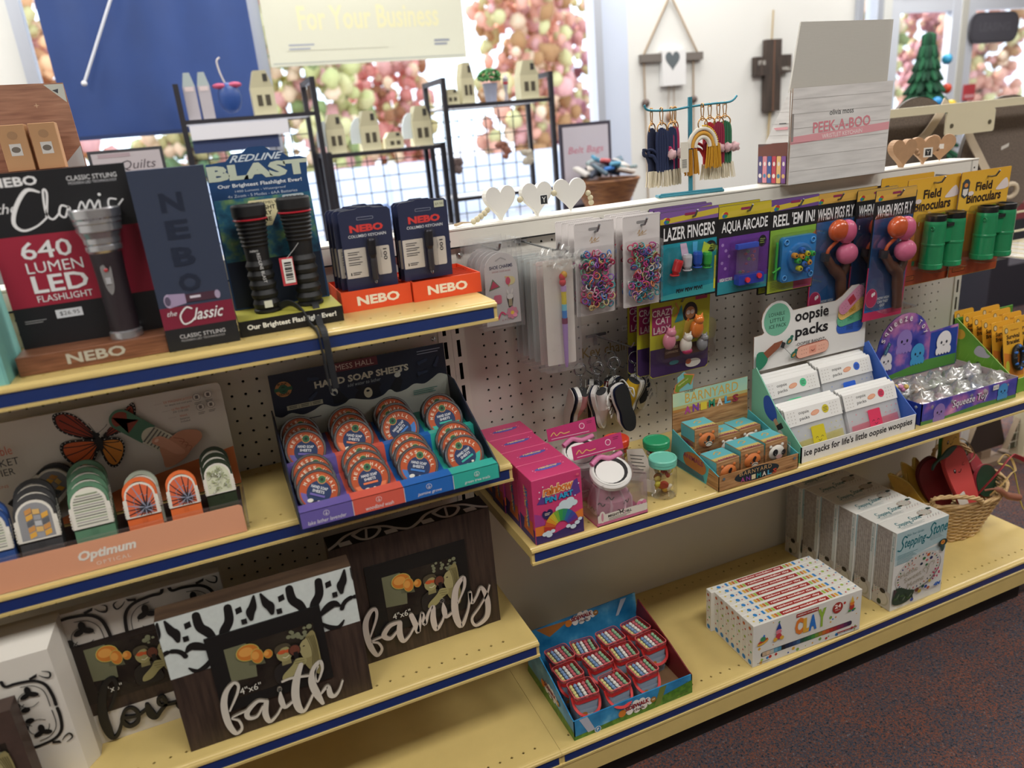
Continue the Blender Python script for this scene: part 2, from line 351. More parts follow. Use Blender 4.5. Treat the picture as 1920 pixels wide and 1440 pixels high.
# ---------------------------------------------------------------- outdoors
b = MB(); b.box(-1500, 118, FZ-6, 3200, 5000, FZ-4, ramp_mat('parking lot', [(.3, 'a9a6ad'), (.7, 'cfcad0')], nscale=.6)); struct('ground_outside', b)
b = MB()
for k in range(26): b.box(-420+k*44, 470, FZ-4, -416+k*44, 474, 4, 'd7d9e0')
b.box(-420, 474, FZ-2, 700, 475.5, 2, M('d5dbea', .6)); tag(b.build('picket_fence', loc=(0, 0, 0)), 'pale board fence across the far side of the parking lot', 'fence')
b = MB(); b.box(-300, 330, FZ-4, 520, 334, FZ+3, M('d8b45a', .6)); tag(b.build('parking_kerb', loc=(0, 0, 0)), 'yellow painted kerb outside the large window', 'kerb')
trees = [('e0a58f', 'a5794f'), ('d98d86', '9a6a4a'), ('b9b77a', '7d8a55'), ('8fae84', '5f7d5a'), ('e3b184', 'b0744c'), ('cf9aa0', '96606a')]
desc = ['orange', 'rosy red', 'yellow green', 'green', 'amber', 'pink']
where = ['behind the navy window shade', 'at the left of the big window', 'behind the hanging lettered board', 'above the middle rack', 'right of the hanging board', 'over the potted plant', 'at the right edge of the big window', 'hidden past the big window', 'out of sight behind the white wall', 'left of the entrance doors', 'behind the christmas tree', 'through the first glass door', 'through the second glass door', 'behind the dark sign on the door', 'at the far right of the doors']
for k in range(15):
    x = -330+k*104; y = 640+(k % 2)*150; c1, c2 = trees[(k*5) % 6]
    t = thing('autumn_tree', '%s leafed autumn tree %s' % (desc[(k*5) % 6], where[k]), 'tree', (x, y, FZ-4), group='autumn trees outside')
    b = MB()
    for q in range(420):
        a = random.uniform(0, 6.28); r_ = 50*random.random()**.5; z = random.uniform(12, 215); b.ball((r_*math.cos(a), r_*math.sin(a), z), random.uniform(3.5, 8.5), M(random.choice([c1, c2, c1, 'c9c08a', 'd8a09a', 'e6c8a8']), .9), 6, 4, jit=.6)
    b.build('foliage', t)
    b = MB(); b.cyl((0, 0, 0), (4, 0, 130), 7, 3, 8, M('6a5648', .9)); b.build('trunk', t)
# ================================================================ gondola shelving
PEG = M('d8d3ca', .5, bump=.06, scale=120); RAIL = M('dfdbd0', .42, bump=.05, scale=300); YEL = M('d6bd78', .38, coat=.15, noise_=.06, scale=25); YLIP = M('e3cf94', .3, coat=.2)
NAVY = M('14306e', .16, coat=.6, noise_=.12, scale=30); DARK = M('121110', .9); BLK = M('0c0c0e', .5); CHR = M('c8c8c8', .22, metal=.9)
def holes(b, x0, y0, nx, ny, o, ex, ey, mat, r=.11, sides=8, d=.12, pitch=1, rot=0):
    """a plate of square cells each with a punched hole and the hole's short wall"""
    o, ex, ey = V3(o), V3(ex), V3(ey); n = ex.cross(ey); sq = [(-.5, -.5), (0, -.5), (.5, -.5), (.5, 0), (.5, .5), (0, .5), (-.5, .5), (-.5, 0)]
    if sides == 4: hp = [(-r/2, -r/2), (0, -r), (r/2, -r/2), (r, 0), (r/2, r/2), (0, r), (-r/2, r/2), (-r, 0)]
    elif sides == 0: hp = [(-r, -r*.7), (0, -r*.7), (r, -r*.7), (r, 0), (r, r*.7), (0, r*.7), (-r, r*.7), (-r, 0)]
    else: hp = [(r*math.cos(math.radians(225+45*k)), r*math.sin(math.radians(225+45*k))) for k in range(8)]
    F = [(k, (k+1) % 8, 8+(k+1) % 8, 8+k) for k in range(8)]+[(8+k, 8+(k+1) % 8, 16+(k+1) % 8, 16+k) for k in range(8)]
    for j in range(ny):
        for i in range(nx):
            c = o+ex*(x0+i*pitch)+ey*(y0+j*pitch)
            b.add([c+(ex*x+ey*y)*pitch for x, y in sq]+[c+ex*x+ey*y for x, y in hp]+[c+ex*x+ey*y-n*d for x, y in hp], F, mat)
def plate(b, x0, z0, x1, z1, mat, y=0): b.add([(x0, y, z0), (x1, y, z0), (x1, y, z1), (x0, y, z1)], [(0, 1, 2, 3)], mat)
def panel(b, xa, xb, cx0, nx, top, zrow0, ny, bot):
    """steel peg panel: holes from row zrow0 down ny rows"""
    zt, zb = zrow0+.5, zrow0-ny+.5; xl, xr = cx0-.5, cx0+nx-.5
    holes(b, cx0, zrow0-ny+1, nx, ny, (0, 0, 0), X_, Z_, PEG)
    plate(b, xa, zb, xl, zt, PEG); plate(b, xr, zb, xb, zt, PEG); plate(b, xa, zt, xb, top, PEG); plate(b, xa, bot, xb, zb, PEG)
    b.box(xa, .5, bot, xb, .9, top, M('2a2826', .9))
def slotted(b, xa, xb, z0, z1, cols, y=-.12):
    """upright channel with its columns of slots, each slot a real opening over a dark core"""
    xs = [xa]+[v for c in cols for v in (c-.15, c+.15)]+[xb]; zt = z1
    k0 = math.floor(z1/2)
    for i in range(0, len(xs)-1, 2): plate(b, xs[i], z0, xs[i+1], z1, RAIL, y)
    for c in cols:
        z = z1
        for k in range(k0, math.ceil(z0/2), -1):
            s1, s0 = k*2+.45-.5, k*2-1.0-.5
            if s1 > z1-.4: continue
            plate(b, c-.15, s1, c+.15, z, RAIL, y); z = s0
        plate(b, c-.15, z0, c+.15, z, RAIL, y)
    b.box(xa, 1.05, z0, xb, 2.2, z1, DARK); b.box(xa, y+.004, z0, xa+.05, 1.05, z1, RAIL); b.box(xb-.05, y+.004, z0, xb, 1.05, z1, RAIL)
def shelf(parent, x0, x1, zt, d, strip=True, deck=False, s0=.25, s1=.25, kick=0):
    b = MB(); t = zt
    xa, xb = math.ceil(x0+.6), math.floor(x1-.6); yf = -d+1.4
    for yy in (yf, -1.2):
        holes(b, xa+.1, 0, xb-xa, 1, (0, yy, t), X_, Y_, YEL, r=.13, sides=4, d=.1)
        xl, xr = xa-.4, xb-.4
        for p, q in ((x0, xl), (xr, x1)): b.add([(p, yy-.5, t), (q, yy-.5, t), (q, yy+.5, t), (p, yy+.5, t)], [(0, 1, 2, 3)], YEL)
    for ya, yb in ((-d+.45, yf-.5), (yf+.5, -1.7), (-.7, -.02)): b.add([(x0, ya, t), (x1, ya, t), (x1, yb, t), (x0, yb, t)], [(0, 1, 2, 3)], YEL)
    lip = [(-d+.45, t), (-d+.3, t-.03), (-d+.22, t-.1), (-d+.1, t-.1), (-d+.02, t-.14), (-d, t-.22), (-d, t-.34), (-d+.14, t-.36), (-d+.14, t-1.16), (-d, t-1.18), (-d, t-1.36), (-d+.1, t-1.4), (-d+.45, t-1.4), (-d+.45, t-.3)]
    b.ext(lip, x0, x1, YEL)
    b.box(x0, -d+.45, t-.9, x0+.08, -.02, t-.002, YEL); b.box(x1-.08, -d+.45, t-.9, x1, -.02, t-.002, YEL)
    b.box(x0+.1, -d+.5, t-.32, x1-.1, -.03, t-.3, M('c3a968', .6))
    if deck: b.box(x0, -d+.06, t-3.05, x1, -d+.3, t-1.4, YEL)
    o = b.build('base_deck' if deck else 'shelf', parent, (0, 0, 0))
    if strip:
        s = MB(); s.box(x0+s0, -d+.09, t-1.15, x1-s1, -d+.138, t-.37, NAVY); s.build('price_strip', o, (0, 0, 0))
    return o
def bay(name, label, xa, xb, shelves, pan, upr, cols, deck, kick):
    root = thing(name, label, 'shelving unit', (0, 0, 0)); 
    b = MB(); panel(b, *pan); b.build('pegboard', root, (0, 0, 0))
    for (u0, u1), cc in zip(upr, cols):
        b = MB(); slotted(b, u0, u1, -33, 7.5, cc); b.build('upright', root, (0, 0, 0))
    b = MB(); b.box(xa, -.55, 7.62, xb, 2.9, 9.0, RAIL); b.box(xa, -.58, 7.5, xb, -.5, 7.62, BLK); b.box(xa, -.62, 8.9, xb, -.3, 9.03, RAIL)
    b.box(xb-1.1, -.56, 7.7, xb-.85, -.545, 8.9, 'b9b5aa') if xb > 50 else 0
    for x in (xa+.55, xb-.55): b.cyl((x, -.57, 8.1), (x, -.53, 8.1), .1, mat=BLK, n=8)
    b.build('top_rail', root, (0, 0, 0))
    for a in shelves: shelf(root, *a)
    shelf(root, *deck, deck=True)
    b = MB(); b.box(kick[0], -kick[2], -36.1, kick[1], -kick[2]+.4, -33.5, M('15120f', .6)); b.box(kick[0], -kick[2]+.4, -36.1, kick[1], 2, -33.5, M('15120f', .6)); b.build('kick_plate', root, (0, 0, 0))
    return root
bayR = bay('gondola_shelving', 'right-hand white pegboard shelving bay full of novelty toys', -2.75, 57.4, [(-2.4, 56.9, -13.3, 12.8)],
    (-1.65, 56.4, 0, 55, 7.6, 7, 21, -33), [(-2.8, -1.65), (56.4, 57.4)], [(-2.27,), (56.9,)], (-2.18, 57.2, -30.6, 14.9), (-2.18, 53, 13.9))
bayL = bay('gondola_shelving', 'left-hand white pegboard shelving bay with flashlights, soaps and picture frames', -60, -2.82, [(-59, -2.45, 5.05, 10.55), (-59, -2.45, -7.2, 10.55), (-59, -2.45, -21.42, 12.8)],
    (-58.9, -3.95, -44.41, 40, 7.6, 6.88, 35, -33), [(-3.95, -2.82), (-60, -58.9)], [(-3.4,), (-59.4,)], (-59.2, -2.2, -30.6, 14.9), (-59.2, -2.2, 13.9))
b = MB()
for x, z in ((-1.2, 1.2), (-.9, -10.6), (-4.35, 0.4), (-1.3, 6.9)):
    b.cyl((x, -.02, z), (x, -.16, z), .22, .22, 12, CHR); b.cyl((x, -.16, z), (x, -.26, z), .2, .08, 12, CHR)
b.build('screw', bayR, (0, 0, 0))
# ================================================================ left bay, top shelf
T1, T2, T3, TR, TD = 5.06, -7.19, -21.41, -13.29, -30.59
BLACKC = M('1d1e22', .38, noise_=.15, scale=400); RED = '9c1f38'; WH = 'e9e9ea'; SILV = M('c4c4c8', .25, metal=.85); RUB = M('141416', .55, bump=.15, scale=900)
walnut = ramp_mat('walnut', [(.25, '5b3a2a'), (.5, '7d5038'), (.75, '93634a')], scale=(3, 14, 40), nscale=6, r=.4, bump=.1)
# teal carton cut off by the frame's edge
b = MB(); b.slab([(0, 0), (4.6, 0), (4.0, 6.6), (2.9, 8.0), (.0, 1.9)], (-.05, 0, 0), Y_, Z_, .14, M('79b9b2', .6, noise_=.1, scale=60)); b.box(-8, 0, 0, -.2, .14, 1.9, '82c4bd'); b.box(-8, 4.5, 0, -.2, 4.64, 8.4, '39706c'); b.box(-8, .14, 0, -.2, 4.5, .12, '2f5552')
tag(b.build('display_carton', loc=(-31.35, -10.1, T1)), 'teal cardboard display carton at the left edge, beside the walnut flashlight stand', 'display box')
# walnut stand with printed back card
t = thing('flashlight_display_stand', 'walnut flashlight display stand with dark back card reading the Classic', 'display stand', (-31.1, -8.9, T1))
b = MB(); b.bbox(0, 0, 0, 7.9, 4.3, 1.12, walnut, .04); d = b.draw((0, 0, 0), X_, Z_); d.text('NEBO', 2.5, .3, 3.1, .62, M('b9b5a6', .5), bold=.03, rot=0); b.build('base', t, (0, 0, 0))
b = MB(); b.box(.15, 2.1, 1.12, 7.75, 2.35, 11.05, BLACKC, {'-x': M('3a4a6a')}); d = b.draw((.15, 2.1, 1.12), X_, Z_)
d.rect(0, 2.4, 7.6, 6.45, RED)
d.text('NEBO', .75, 9.15, 2.3, .52, WH, bold=.03); d.text('CLASSIC STYLING', 4.5, 9.2, 2.6, .26, WH); d.text('MODERN LED TECHNOLOGY', 4.55, 8.98, 2.5, .15, 'c8c8cc')
d.text('the', .7, 7.75, 1.0, .55, WH, shear=.35)
# script wordmark drawn as pen strokes
d.stroke([(3.0, 8.75), (2.4, 8.9), (1.7, 8.1), (1.35, 7.2), (1.7, 6.75), (2.4, 6.9), (3.0, 7.3)], [.1, .2, .22, .2, .14, .1, .1], WH)
d.stroke([(3.0, 7.3), (3.35, 8.6), (3.2, 8.8), (3.05, 7.6), (3.3, 7.2), (3.7, 7.5)], .11, WH)
d.stroke([(4.25, 7.75), (3.9, 7.9), (3.7, 7.45), (3.95, 7.25), (4.25, 7.8), (4.3, 7.3), (4.6, 7.4)], .11, WH)
d.stroke([(4.6, 7.4), (4.95, 8.0), (5.05, 7.4), (4.8, 7.3)], .1, WH); d.stroke([(5.0, 7.4), (5.4, 8.05), (5.5, 7.45), (5.25, 7.35)], .1, WH)
d.stroke([(5.5, 7.5), (5.85, 8.0), (5.85, 7.5), (6.1, 7.45)], .1, WH); d.disc(5.95, 8.3, .09, .09, WH, n=10); d.stroke([(6.75, 7.95), (6.4, 8.0), (6.3, 7.6), (6.6, 7.45), (7.1, 7.9)], .1, WH)
d.text('640', 1.25, 5.1, 2.6, 1.0, WH, bold=.01); d.text('LUMEN', 1.3, 4.3, 2.9, .62, WH); d.text('LED', 1.35, 3.15, 2.9, 1.0, WH, bold=.02); d.text('FLASHLIGHT', 1.4, 2.62, 2.9, .38, WH)
d.rect(2.1, 1.55, 3.5, 2.05, 'd9dde2'); d.text('$26.95', 2.3, 1.66, 1.05, .27, '2a2a2e'); d.lines(.45, 1.6, 1.1, 2, .12, 'b8b8b8')
b.build('back_card', t, (0, 0, 0))
# the demo flashlight on it
def lathe_part(name, prof, mat, parent, **k): b = MB(); b.lathe(prof, n=28, mat=mat, **k); return b.build(name, parent, (0, 0, 0))
t = thing('flashlight', 'large silver headed flashlight with dark barrel standing on the walnut stand', 'flashlight', (-25.35, -7.75, T1+1.13))
lathe_part('tail_cap', [(.9, 0), (.92, .05), (.92, .42), (.8, .5)], SILV, t)
lathe_part('barrel', [(.8, .45), (.8, 3.6), (.86, 4.9), (.86, 5.2)], M('2a2026', .5, bump=.3, scale=500), t)
lathe_part('head', [(.86, 5.1), (.98, 5.25), (.98, 5.5), (.92, 5.55), (.98, 5.65), (1.0, 5.95), (1.15, 6.3), (1.22, 6.35), (1.22, 6.75), (1.28, 6.8), (1.28, 7.0), (1.33, 7.1), (1.36, 7.55), (1.3, 7.62), (1.1, 7.6), (.2, 7.2)], SILV, t)
b = MB(); b.slab(smooth([(0, -.9), (.2, -.5), (.26, .2), (.24, .8), (-.24, .8), (-.26, .2), (-.2, -.5)], 4, True), (-.12, -.82, 3.6), X_, Z_, .1, SILV)
b.lathe([(.11, 0), (.11, .08), (.05, .12)], (-.12, -.82, 4.15), 12, M('b03038', .3), (0, -1, 0)); b.box(-.25, -.9, 3.35, .01, -.8, 3.7, '8d8d92')
for k in range(4): b.box(-.25, -.93, 3.38+k*.09, .01, -.88, 3.42+k*.09, 'd6d6da')
b.build('switch', t, (0, 0, 0))
b = MB(); d = b.draw((-.45, -1.3, 6.95), X_, Z_); d.text('NEBO', 0, 0, .9, .2, '8b8b90'); b.build('engraving', t, (0, 0, 0))
# tall slim carton
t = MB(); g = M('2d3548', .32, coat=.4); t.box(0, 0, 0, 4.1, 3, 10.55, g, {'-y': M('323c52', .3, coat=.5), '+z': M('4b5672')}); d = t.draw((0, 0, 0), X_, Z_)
d.rect(0, 1.35, 4.1, 2.65, '7c1c36'); d.rect(0, 0, 4.1, 1.35, '17181d')
for i, ch in enumerate('NEBO'): d.text(ch, 1.35, 8.1-i*1.55, 1.25, 1.1, M('232b3d', .3), bold=.04)
# flashlight picture
d.disc(.62, 3.05, .28, .42, 'b9a9c4'); d.poly([(.62, 3.46), (1.55, 3.38), (1.55, 2.8), (.62, 2.64)], 'a594b4'); d.rect(1.55, 2.85, 3.3, 3.32, '4a2c3c'); d.disc(3.35, 3.08, .16, .26, 'a99bb5'); d.rect(1.8, 3.05, 2.4, 3.2, 'd6cfdc'); d.disc(.55, 3.05, .16, .28, '5a5068')
d.text('the', .35, 2.15, .55, .3, WH, shear=.4); d.stroke([(1.75, 2.45), (1.45, 2.55), (1.05, 2.1), (1.15, 1.6), (1.55, 1.65), (1.85, 1.9)], .09, WH)
d.text('lassic', 1.75, 1.72, 1.75, .72, WH, shear=.45, bold=.01)
d.text('CLASSIC STYLING', .75, .72, 2.6, .24, 'd6d6da'); d.text('MODERN LED TECHNOLOGY', .8, .52, 2.5, .12, 'b0b0b4')
tag(t.build('flashlight_carton', loc=(-23.2, -9.05, T1)), 'tall slim navy flashlight carton with maroon band, right of the walnut stand', 'box')
# blue back card display with two rubber flashlights
t = thing('flashlight_display_stand', 'blue flashlight display card reading BLAST with black and yellow base', 'display stand', (-19.0, -8.45, T1))
b = MB(); b.box(0, 0, 0, 6.5, 4.3, 1.02, M('121216', .4), {'+z': M('b9b34d', .45)}); d = b.draw((0, 0, 0), X_, Z_); d.text('Our Brightest Flashlight Ever!', .45, .32, 5.6, .42, 'f2f2ea', bold=.025); b.build('base', t, (0, 0, 0))
b = MB(); bl = M('1f4676', .4); out = [(0, 0), (6.35, 0), (6.2, 8.2), (6.35, 9.35), (5.9, 9.5), (5.2, 9.5), (4.7, 9.95), (4.15, 10), (3.8, 10.3), (2.75, 10.3), (2.4, 10), (1.7, 9.95), (1.3, 9.55), (.05, 9.45), (0, 8.9)]
b.slab(out, (.02, 3.95, 1.02), X_, Z_, .15, bl, M('223a58')); d = b.draw((.02, 3.95, 1.02), X_, Z_)
art = ramp_mat('blue green foliage print', [(.3, '14304f'), (.5, '2b6a86'), (.62, '6f9a6a'), (.75, 'a6b98a')], nscale=38, r=.4)
d.rect(.1, .1, 6.2, 7.2, art); d.rect(.1, .1, 6.2, 3.2, '16233a')
d.text('REDLINE', 1.5, 9.45, 3.4, .42, 'cfdde8', shear=.5, bold=.02); d.text('BLAST', .05, 8.35, 6.3, .98, 'c6d0bd', bold=.06)
d.text('Our Brightest Flashlight Ever!', .5, 7.85, 5.3, .3, 'e8eef4', bold=.02); d.text('1400 Lumens - Waterproof', 1.5, 7.55, 3.2, .18, 'c8d4e4'); d.text('4x Zoom - 5 Modes - 6AA Batteries', 1.0, 7.28, 4.4, .18, 'c8d4e4')
d.poly([(2.2, 7.0), (4.1, 7.0), (4.25, 6.75), (3.4, 5.3), (3.0, 5.3), (2.05, 6.75)], 'e6ddb0'); d.text('EXTREMELY', 2.35, 6.7, 1.6, .17, '22221c'); d.text('BRIGHT', 2.5, 6.35, 1.3, .27, '22221c', bold=.02); d.text('TRY', 2.75, 6.0, .8, .27, '22221c', bold=.02); d.text('ME', 2.9, 5.6, .55, .27, '22221c', bold=.02)
d.rrect(4.35, 6.75, 5.75, 7.15, .1, 'b9c6cc'); d.text('$39.99', 4.5, 6.82, 1.1, .24, '2a3038'); b.build('back_card', t, (0, 0, 0))
def rubber_light(loc, h, label, strap):
    t = thing('rubber_flashlight', label, 'flashlight', loc, group='black rubber flashlights on the blue display')
    b = MB(); prof = [(.72, 0), (.86, .06), (.86, .2), (.74, .26)]
    for k in range(5): prof += [(.80, .35+k*.62), (.86, .6+k*.62), (.72, .9+k*.62)]
    z = 3.7; prof += [(.74, z), (.76, z+.5)]
    for k in range(int((h-z-1.4)/.26)): r = .78+.028*k; prof += [(r, z+.6+k*.26), (r+.08, z+.68+k*.26), (r, z+.76+k*.26)]
    prof += [(1.02, h-.75), (1.06, h-.7), (1.06, h-.1), (1.0, h), (.85, h), (.8, h-.15), (.1, h-.2)]
    b.lathe(prof, n=22, mat=RUB); b.build('body', t, (0, 0, 0))
    b = MB(); b.lathe([(1.04, h-.98), (1.07, h-.95), (1.07, h-.9), (1.03, h-.87)], n=22, mat=M('b02030', .3)); b.build('red_ring', t, (0, 0, 0))
    if strap: 
        b = MB(); b.tube(smooth(strap, 6), 0, M('17191d', .7, bump=.3, scale=900), flat=(.42, .1, (0, 1, 0))); b.build('wrist_strap', t, (0, 0, 0))
    return t
t = rubber_light((-17.0, -6.45, T1+1.03), 6.9, 'shorter black rubber flashlight on the left of the blue display', [(.6, -.3, .15), (1.3, -.9, .5), (1.9, -1.7, .1), (2.3, -2.5, -.95), (2.4,-4.3,-1.0), (2.45, -4.55, -2.2), (2.5, -4.6, -4.0), (2.55, -4.6, -4.9)])
b = MB(); d = b.draw((-.2, -.88, 1.0), X_, Z_); d.text('REDLINE BLAST', 0.1, 2.9, 1.9, .2, 'd8d8d8', rot=-1.5); d.text('NEBO', -.25, 3.0, .5, .12, 'd8d8d8'); d.rect(.0, -.6, .5, -.15, 'd8d8c8'); b.build('label', t, (0, 0, 0))
t = rubber_light((-14.2, -6.3, T1+1.03), 7.05, 'taller black rubber flashlight with barcode tag and hanging wrist strap', [(.1, -.6, .1), (.1, -1.6, .15), (.05, -2.6, -.85), (0, -4.4, -1.0), (0, -4.72, -2.2), (.05, -4.75, -4.0), (.1, -4.75, -4.7)])
b = MB(); b.box(-1.6, -.95, 1.6, -.75, -.93, 3.4, 'c8414b'); b.box(-1.45, -1.0, 1.75, -.8, -.96, 3.3, 'e8e6e0')
for k in range(9): b.box(-1.35, -1.01, 1.95+k*.13, -.9, -1.0, 2.0+k*.13+.03*(k % 3), '222222')
b.tube([(-1.1, -.95, 3.35), (-.6, -.9, 3.8), (-.2, -.8, 4.2)], .02, 'c0c0c0', 4); b.build('price_tag', t, (0, 0, 0))
# orange trays with keychain lights
ORG = M('e2502a', .45)
for i, (x, y, lab) in enumerate(((-12.15, -6.35, 'left orange keychain tray, next to the blue flashlight display'), (-7.15, -6.6, 'right orange keychain tray at the end of the top shelf'))):
    b = MB(); w = 4.92 if i == 0 else 5.1; b.box(0, 0, 0, w, .1, 1.42, ORG); b.box(0, .1, 0, .08, 5.2, 1.42, ORG); b.box(w-.08, .1, 0, w, 5.2, 1.42, ORG); b.box(.08, 5.1, 0, w-.08, 5.2, 1.42, ORG); b.box(.08, .1, 0, w-.08, 5.1, .9, ORG)
    for k in range(7): b.box(.12, .3+k*.62, .9, w-.12, .34+k*.62, 1.3, 'b8401f')
    d = b.draw((0, 0, 0), X_, Z_); d.text('NEBO', 1.05, .36, 3.0, .66, 'efe3cf', bold=.04)
    tag(b.build('display_tray', loc=(x, y, T1)), lab, 'display box', 'orange keychain trays')
def keychain_card(loc, label, rz=0, sticker=False):
    t = thing('keychain_card', label, 'packaged keychain', loc, rz, 'carded keychain lights in the orange trays', (5, 0))
    b = MB(); nv = M('2c3350', .35, coat=.3); o = [(0, 0), (3.55, 0), (3.55, 5.25), (3.35, 5.45), (2.35, 5.5), (2.2, 5.6), (1.35, 5.6), (1.2, 5.5), (.2, 5.45), (0, 5.25)]
    b.slab(o, (0, 0, 0), X_, Z_, .05, nv); d = b.draw((0, 0, 0), X_, Z_)
    d.rrect(1.2, 4.75, 2.35, 4.95, .08, '8d93a8'); d.rrect(1.23, 4.78, 2.32, 4.92, .06, nv)
    d.text('NEBO', .65, 3.95, 2.3, .5, 'd8413f', bold=.05); d.text('COLUMBO KEYCHAIN', .5, 3.6, 2.6, .2, 'dfe3ea', bold=.01)
    d.rrect(.08, .85, 1.55, 2.9, .05, 'cfc9c2'); d.rrect(2.25, .85, 3.2, 2.85, .12, 'cfc9c2'); d.text('100', 2.75, 2.65, .8, .26, '2a2a30', rot=-1.5708, bold=.02)
    d.text('LUMENS', 2.55, 2.6, .55, .1, '6a6a70', rot=-1.5708); d.lines(.3, 2.6, .8, 2, .14, '45454c', .05); d.lines(.3, 2.25, .95, 2, .14, '45454c', .05); d.lines(.3, 1.9, .95, 2, .14, '45454c', .05); d.rect(.35, 1.05, .42, 1.25, '222'*2); d.lines(.5, 1.2, .6, 2, .12, '45454c', .05)
    if sticker: d.rect(2.6, 4.9, 3.3, 5.35, 'c9ccb6'); d.text('$9.99', 2.68, 5.0, .55, .2, '6a6a5c')
    b.build('card', t, (0, 0, 0))
    b = MB(); b.lathe([(.2, 0), (.2, 1.3), (.17, 1.5)], (1.95, -.28, .65), 12, M('5a5a62', .3, metal=.7)); b.lathe([(.17, 1.5), (.28, 1.75), (.29, 2.75), (.24, 2.85)], (1.95, -.28, .65), 12, M('3a3a42', .3, metal=.7)); b.ring((1.95, -.28, .5), .14, .025, CHR, (1, .3, 0)); b.build('mini_light', t, (0, 0, 0))
    b = MB(); b.slab(rr(1.5, .5, 2.4, 3.7, .2), (0, -.6, 0), X_, Z_, .55, BLIS); b.build('blister', t, (0, 0, 0))
    return t
c0 = keychain_card((-11.5, -5.75, T1+1.35), 'foremost navy keychain card in the left orange tray')
for k, w_ in enumerate(('second', 'third', 'fourth', 'rearmost')): dup(c0, (-11.8-.12*k+(.9 if k == 3 else 0), -5.1+.66*k, T1+1.35), 0, w_+' navy keychain card in the left orange tray')
c1 = keychain_card((-7.45, -5.9, T1+1.45), 'foremost navy keychain card with price sticker in the right orange tray', 0, True)
for k, w_ in enumerate(('middle', 'rear')): dup(c0, (-7.55, -5.2+.66*k, T1+1.4), 0, w_+' navy keychain card in the right orange tray')
# ================================================================ left bay, middle shelf
# pocket magnifier display
PCH = M('e3a27f', .55); CREAM = M('dfd8cf', .5); MON = 'c9502c'; BK = '1a1718'
t = thing('magnifier_display', 'white and peach pocket magnifier display with butterfly back card', 'display box', (-38, -10.3, T2))
b = MB(); b.box(0, 0, 0, 16.85, .08, 1.75, PCH); b.slab(rr(0, 0, 16.85, 1.95, .25), (0, -.005, 0), X_, Z_, .06, PCH)
b.box(0, .08, 0, 16.8, 7.3, .12, '3a3436'); b.box(0, .08, .12, .08, 7.2, 1.2, PCH); d = b.draw((0, -.01, 0), X_, Z_)
d.text('Optimum', 7.25, .62, 3.2, .82, 'eae4d8', bold=.04, shear=.25); d.text('OPTICAL', 8.1, .3, 1.9, .24, 'f1e3d2', space=1.3)
b.build('tray', t, (0, 0, 0))
b = MB(); b.slab(rr(0, 0, 17.0, 7.95, .3), (0, 7.8, .12), X_, Z_, .12, CREAM); d = b.draw((0, 7.8, .12), X_, Z_)
d.poly([(3.6, .02), (16.98, .02), (16.98, 3.0), (13.2, 2.4), (9.6, 1.8)], M('d57a4a', .5)); d.rect(0, .02, 3.6, .6, '4a4446')
# monarch: (x, y) measured on the card
def wing(pts, rays, org, c):
    d.poly(smooth(pts, 5, True), BK); cx = sum(p[0] for p in pts)/len(pts); cy = sum(p[1] for p in pts)/len(pts)
    d.poly([(cx+(x-cx)*.82, cy+(y-cy)*.82) for x, y in smooth(pts, 5, True)], c)
    for r in rays: d.stroke([org, ((org[0]*.4+r[0]*.6)+.05, (org[1]*.4+r[1]*.6)-.05), r], [.1, .06, .08], BK, 4)
    for x, y in smooth(pts, 3, True): d.disc(cx+(x-cx)*.93, cy+(y-cy)*.93, .04, .04, 'd8d4cc', n=6)
bx, by = 8.75, 5.5
wing([(bx, by), (7.3, 6.1), (6.55, 6.8), (6.45, 7.75), (7.0, 7.93), (7.7, 7.6), (8.3, 6.7)], [(6.8, 7.4), (7.2, 7.7), (7.7, 7.3), (6.9, 6.7)], (bx, by), M('a33b22', .5))
wing([(bx, by), (9.6, 6.3), (10.6, 7.2), (11.3, 7.7), (11.4, 7.1), (11.0, 6.2), (10.3, 5.8), (9.4, 5.6)], [(11.1, 7.3), (11.0, 6.7), (10.4, 6.1)], (bx, by), M('a33b22', .5))
wing([(bx, by), (7.4, 5.9), (6.5, 5.8), (6.4, 5.0), (6.9, 4.1), (7.7, 3.8), (8.3, 4.4)], [(6.6, 5.5), (6.6, 4.9), (7.0, 4.3), (7.6, 4.1)], (bx, by-.1), M('d2602c', .5))
wing([(bx, by), (9.9, 5.5), (10.2, 4.9), (9.9, 4.0), (9.3, 3.4), (8.8, 3.9)], [(9.9, 5.2), (9.9, 4.5), (9.4, 3.8)], (bx, by-.1), M('d98a35', .5))
d.disc(bx, by-.15, .2, .55, BK); d.disc(bx+.02, by+.5, .15, .15, BK); d.stroke([(bx, by+.55), (8.55, 6.6), (8.45, 6.9)], .035, BK); d.stroke([(bx, by+.55), (9.3, 6.4), (9.5, 6.6)], .035, BK)
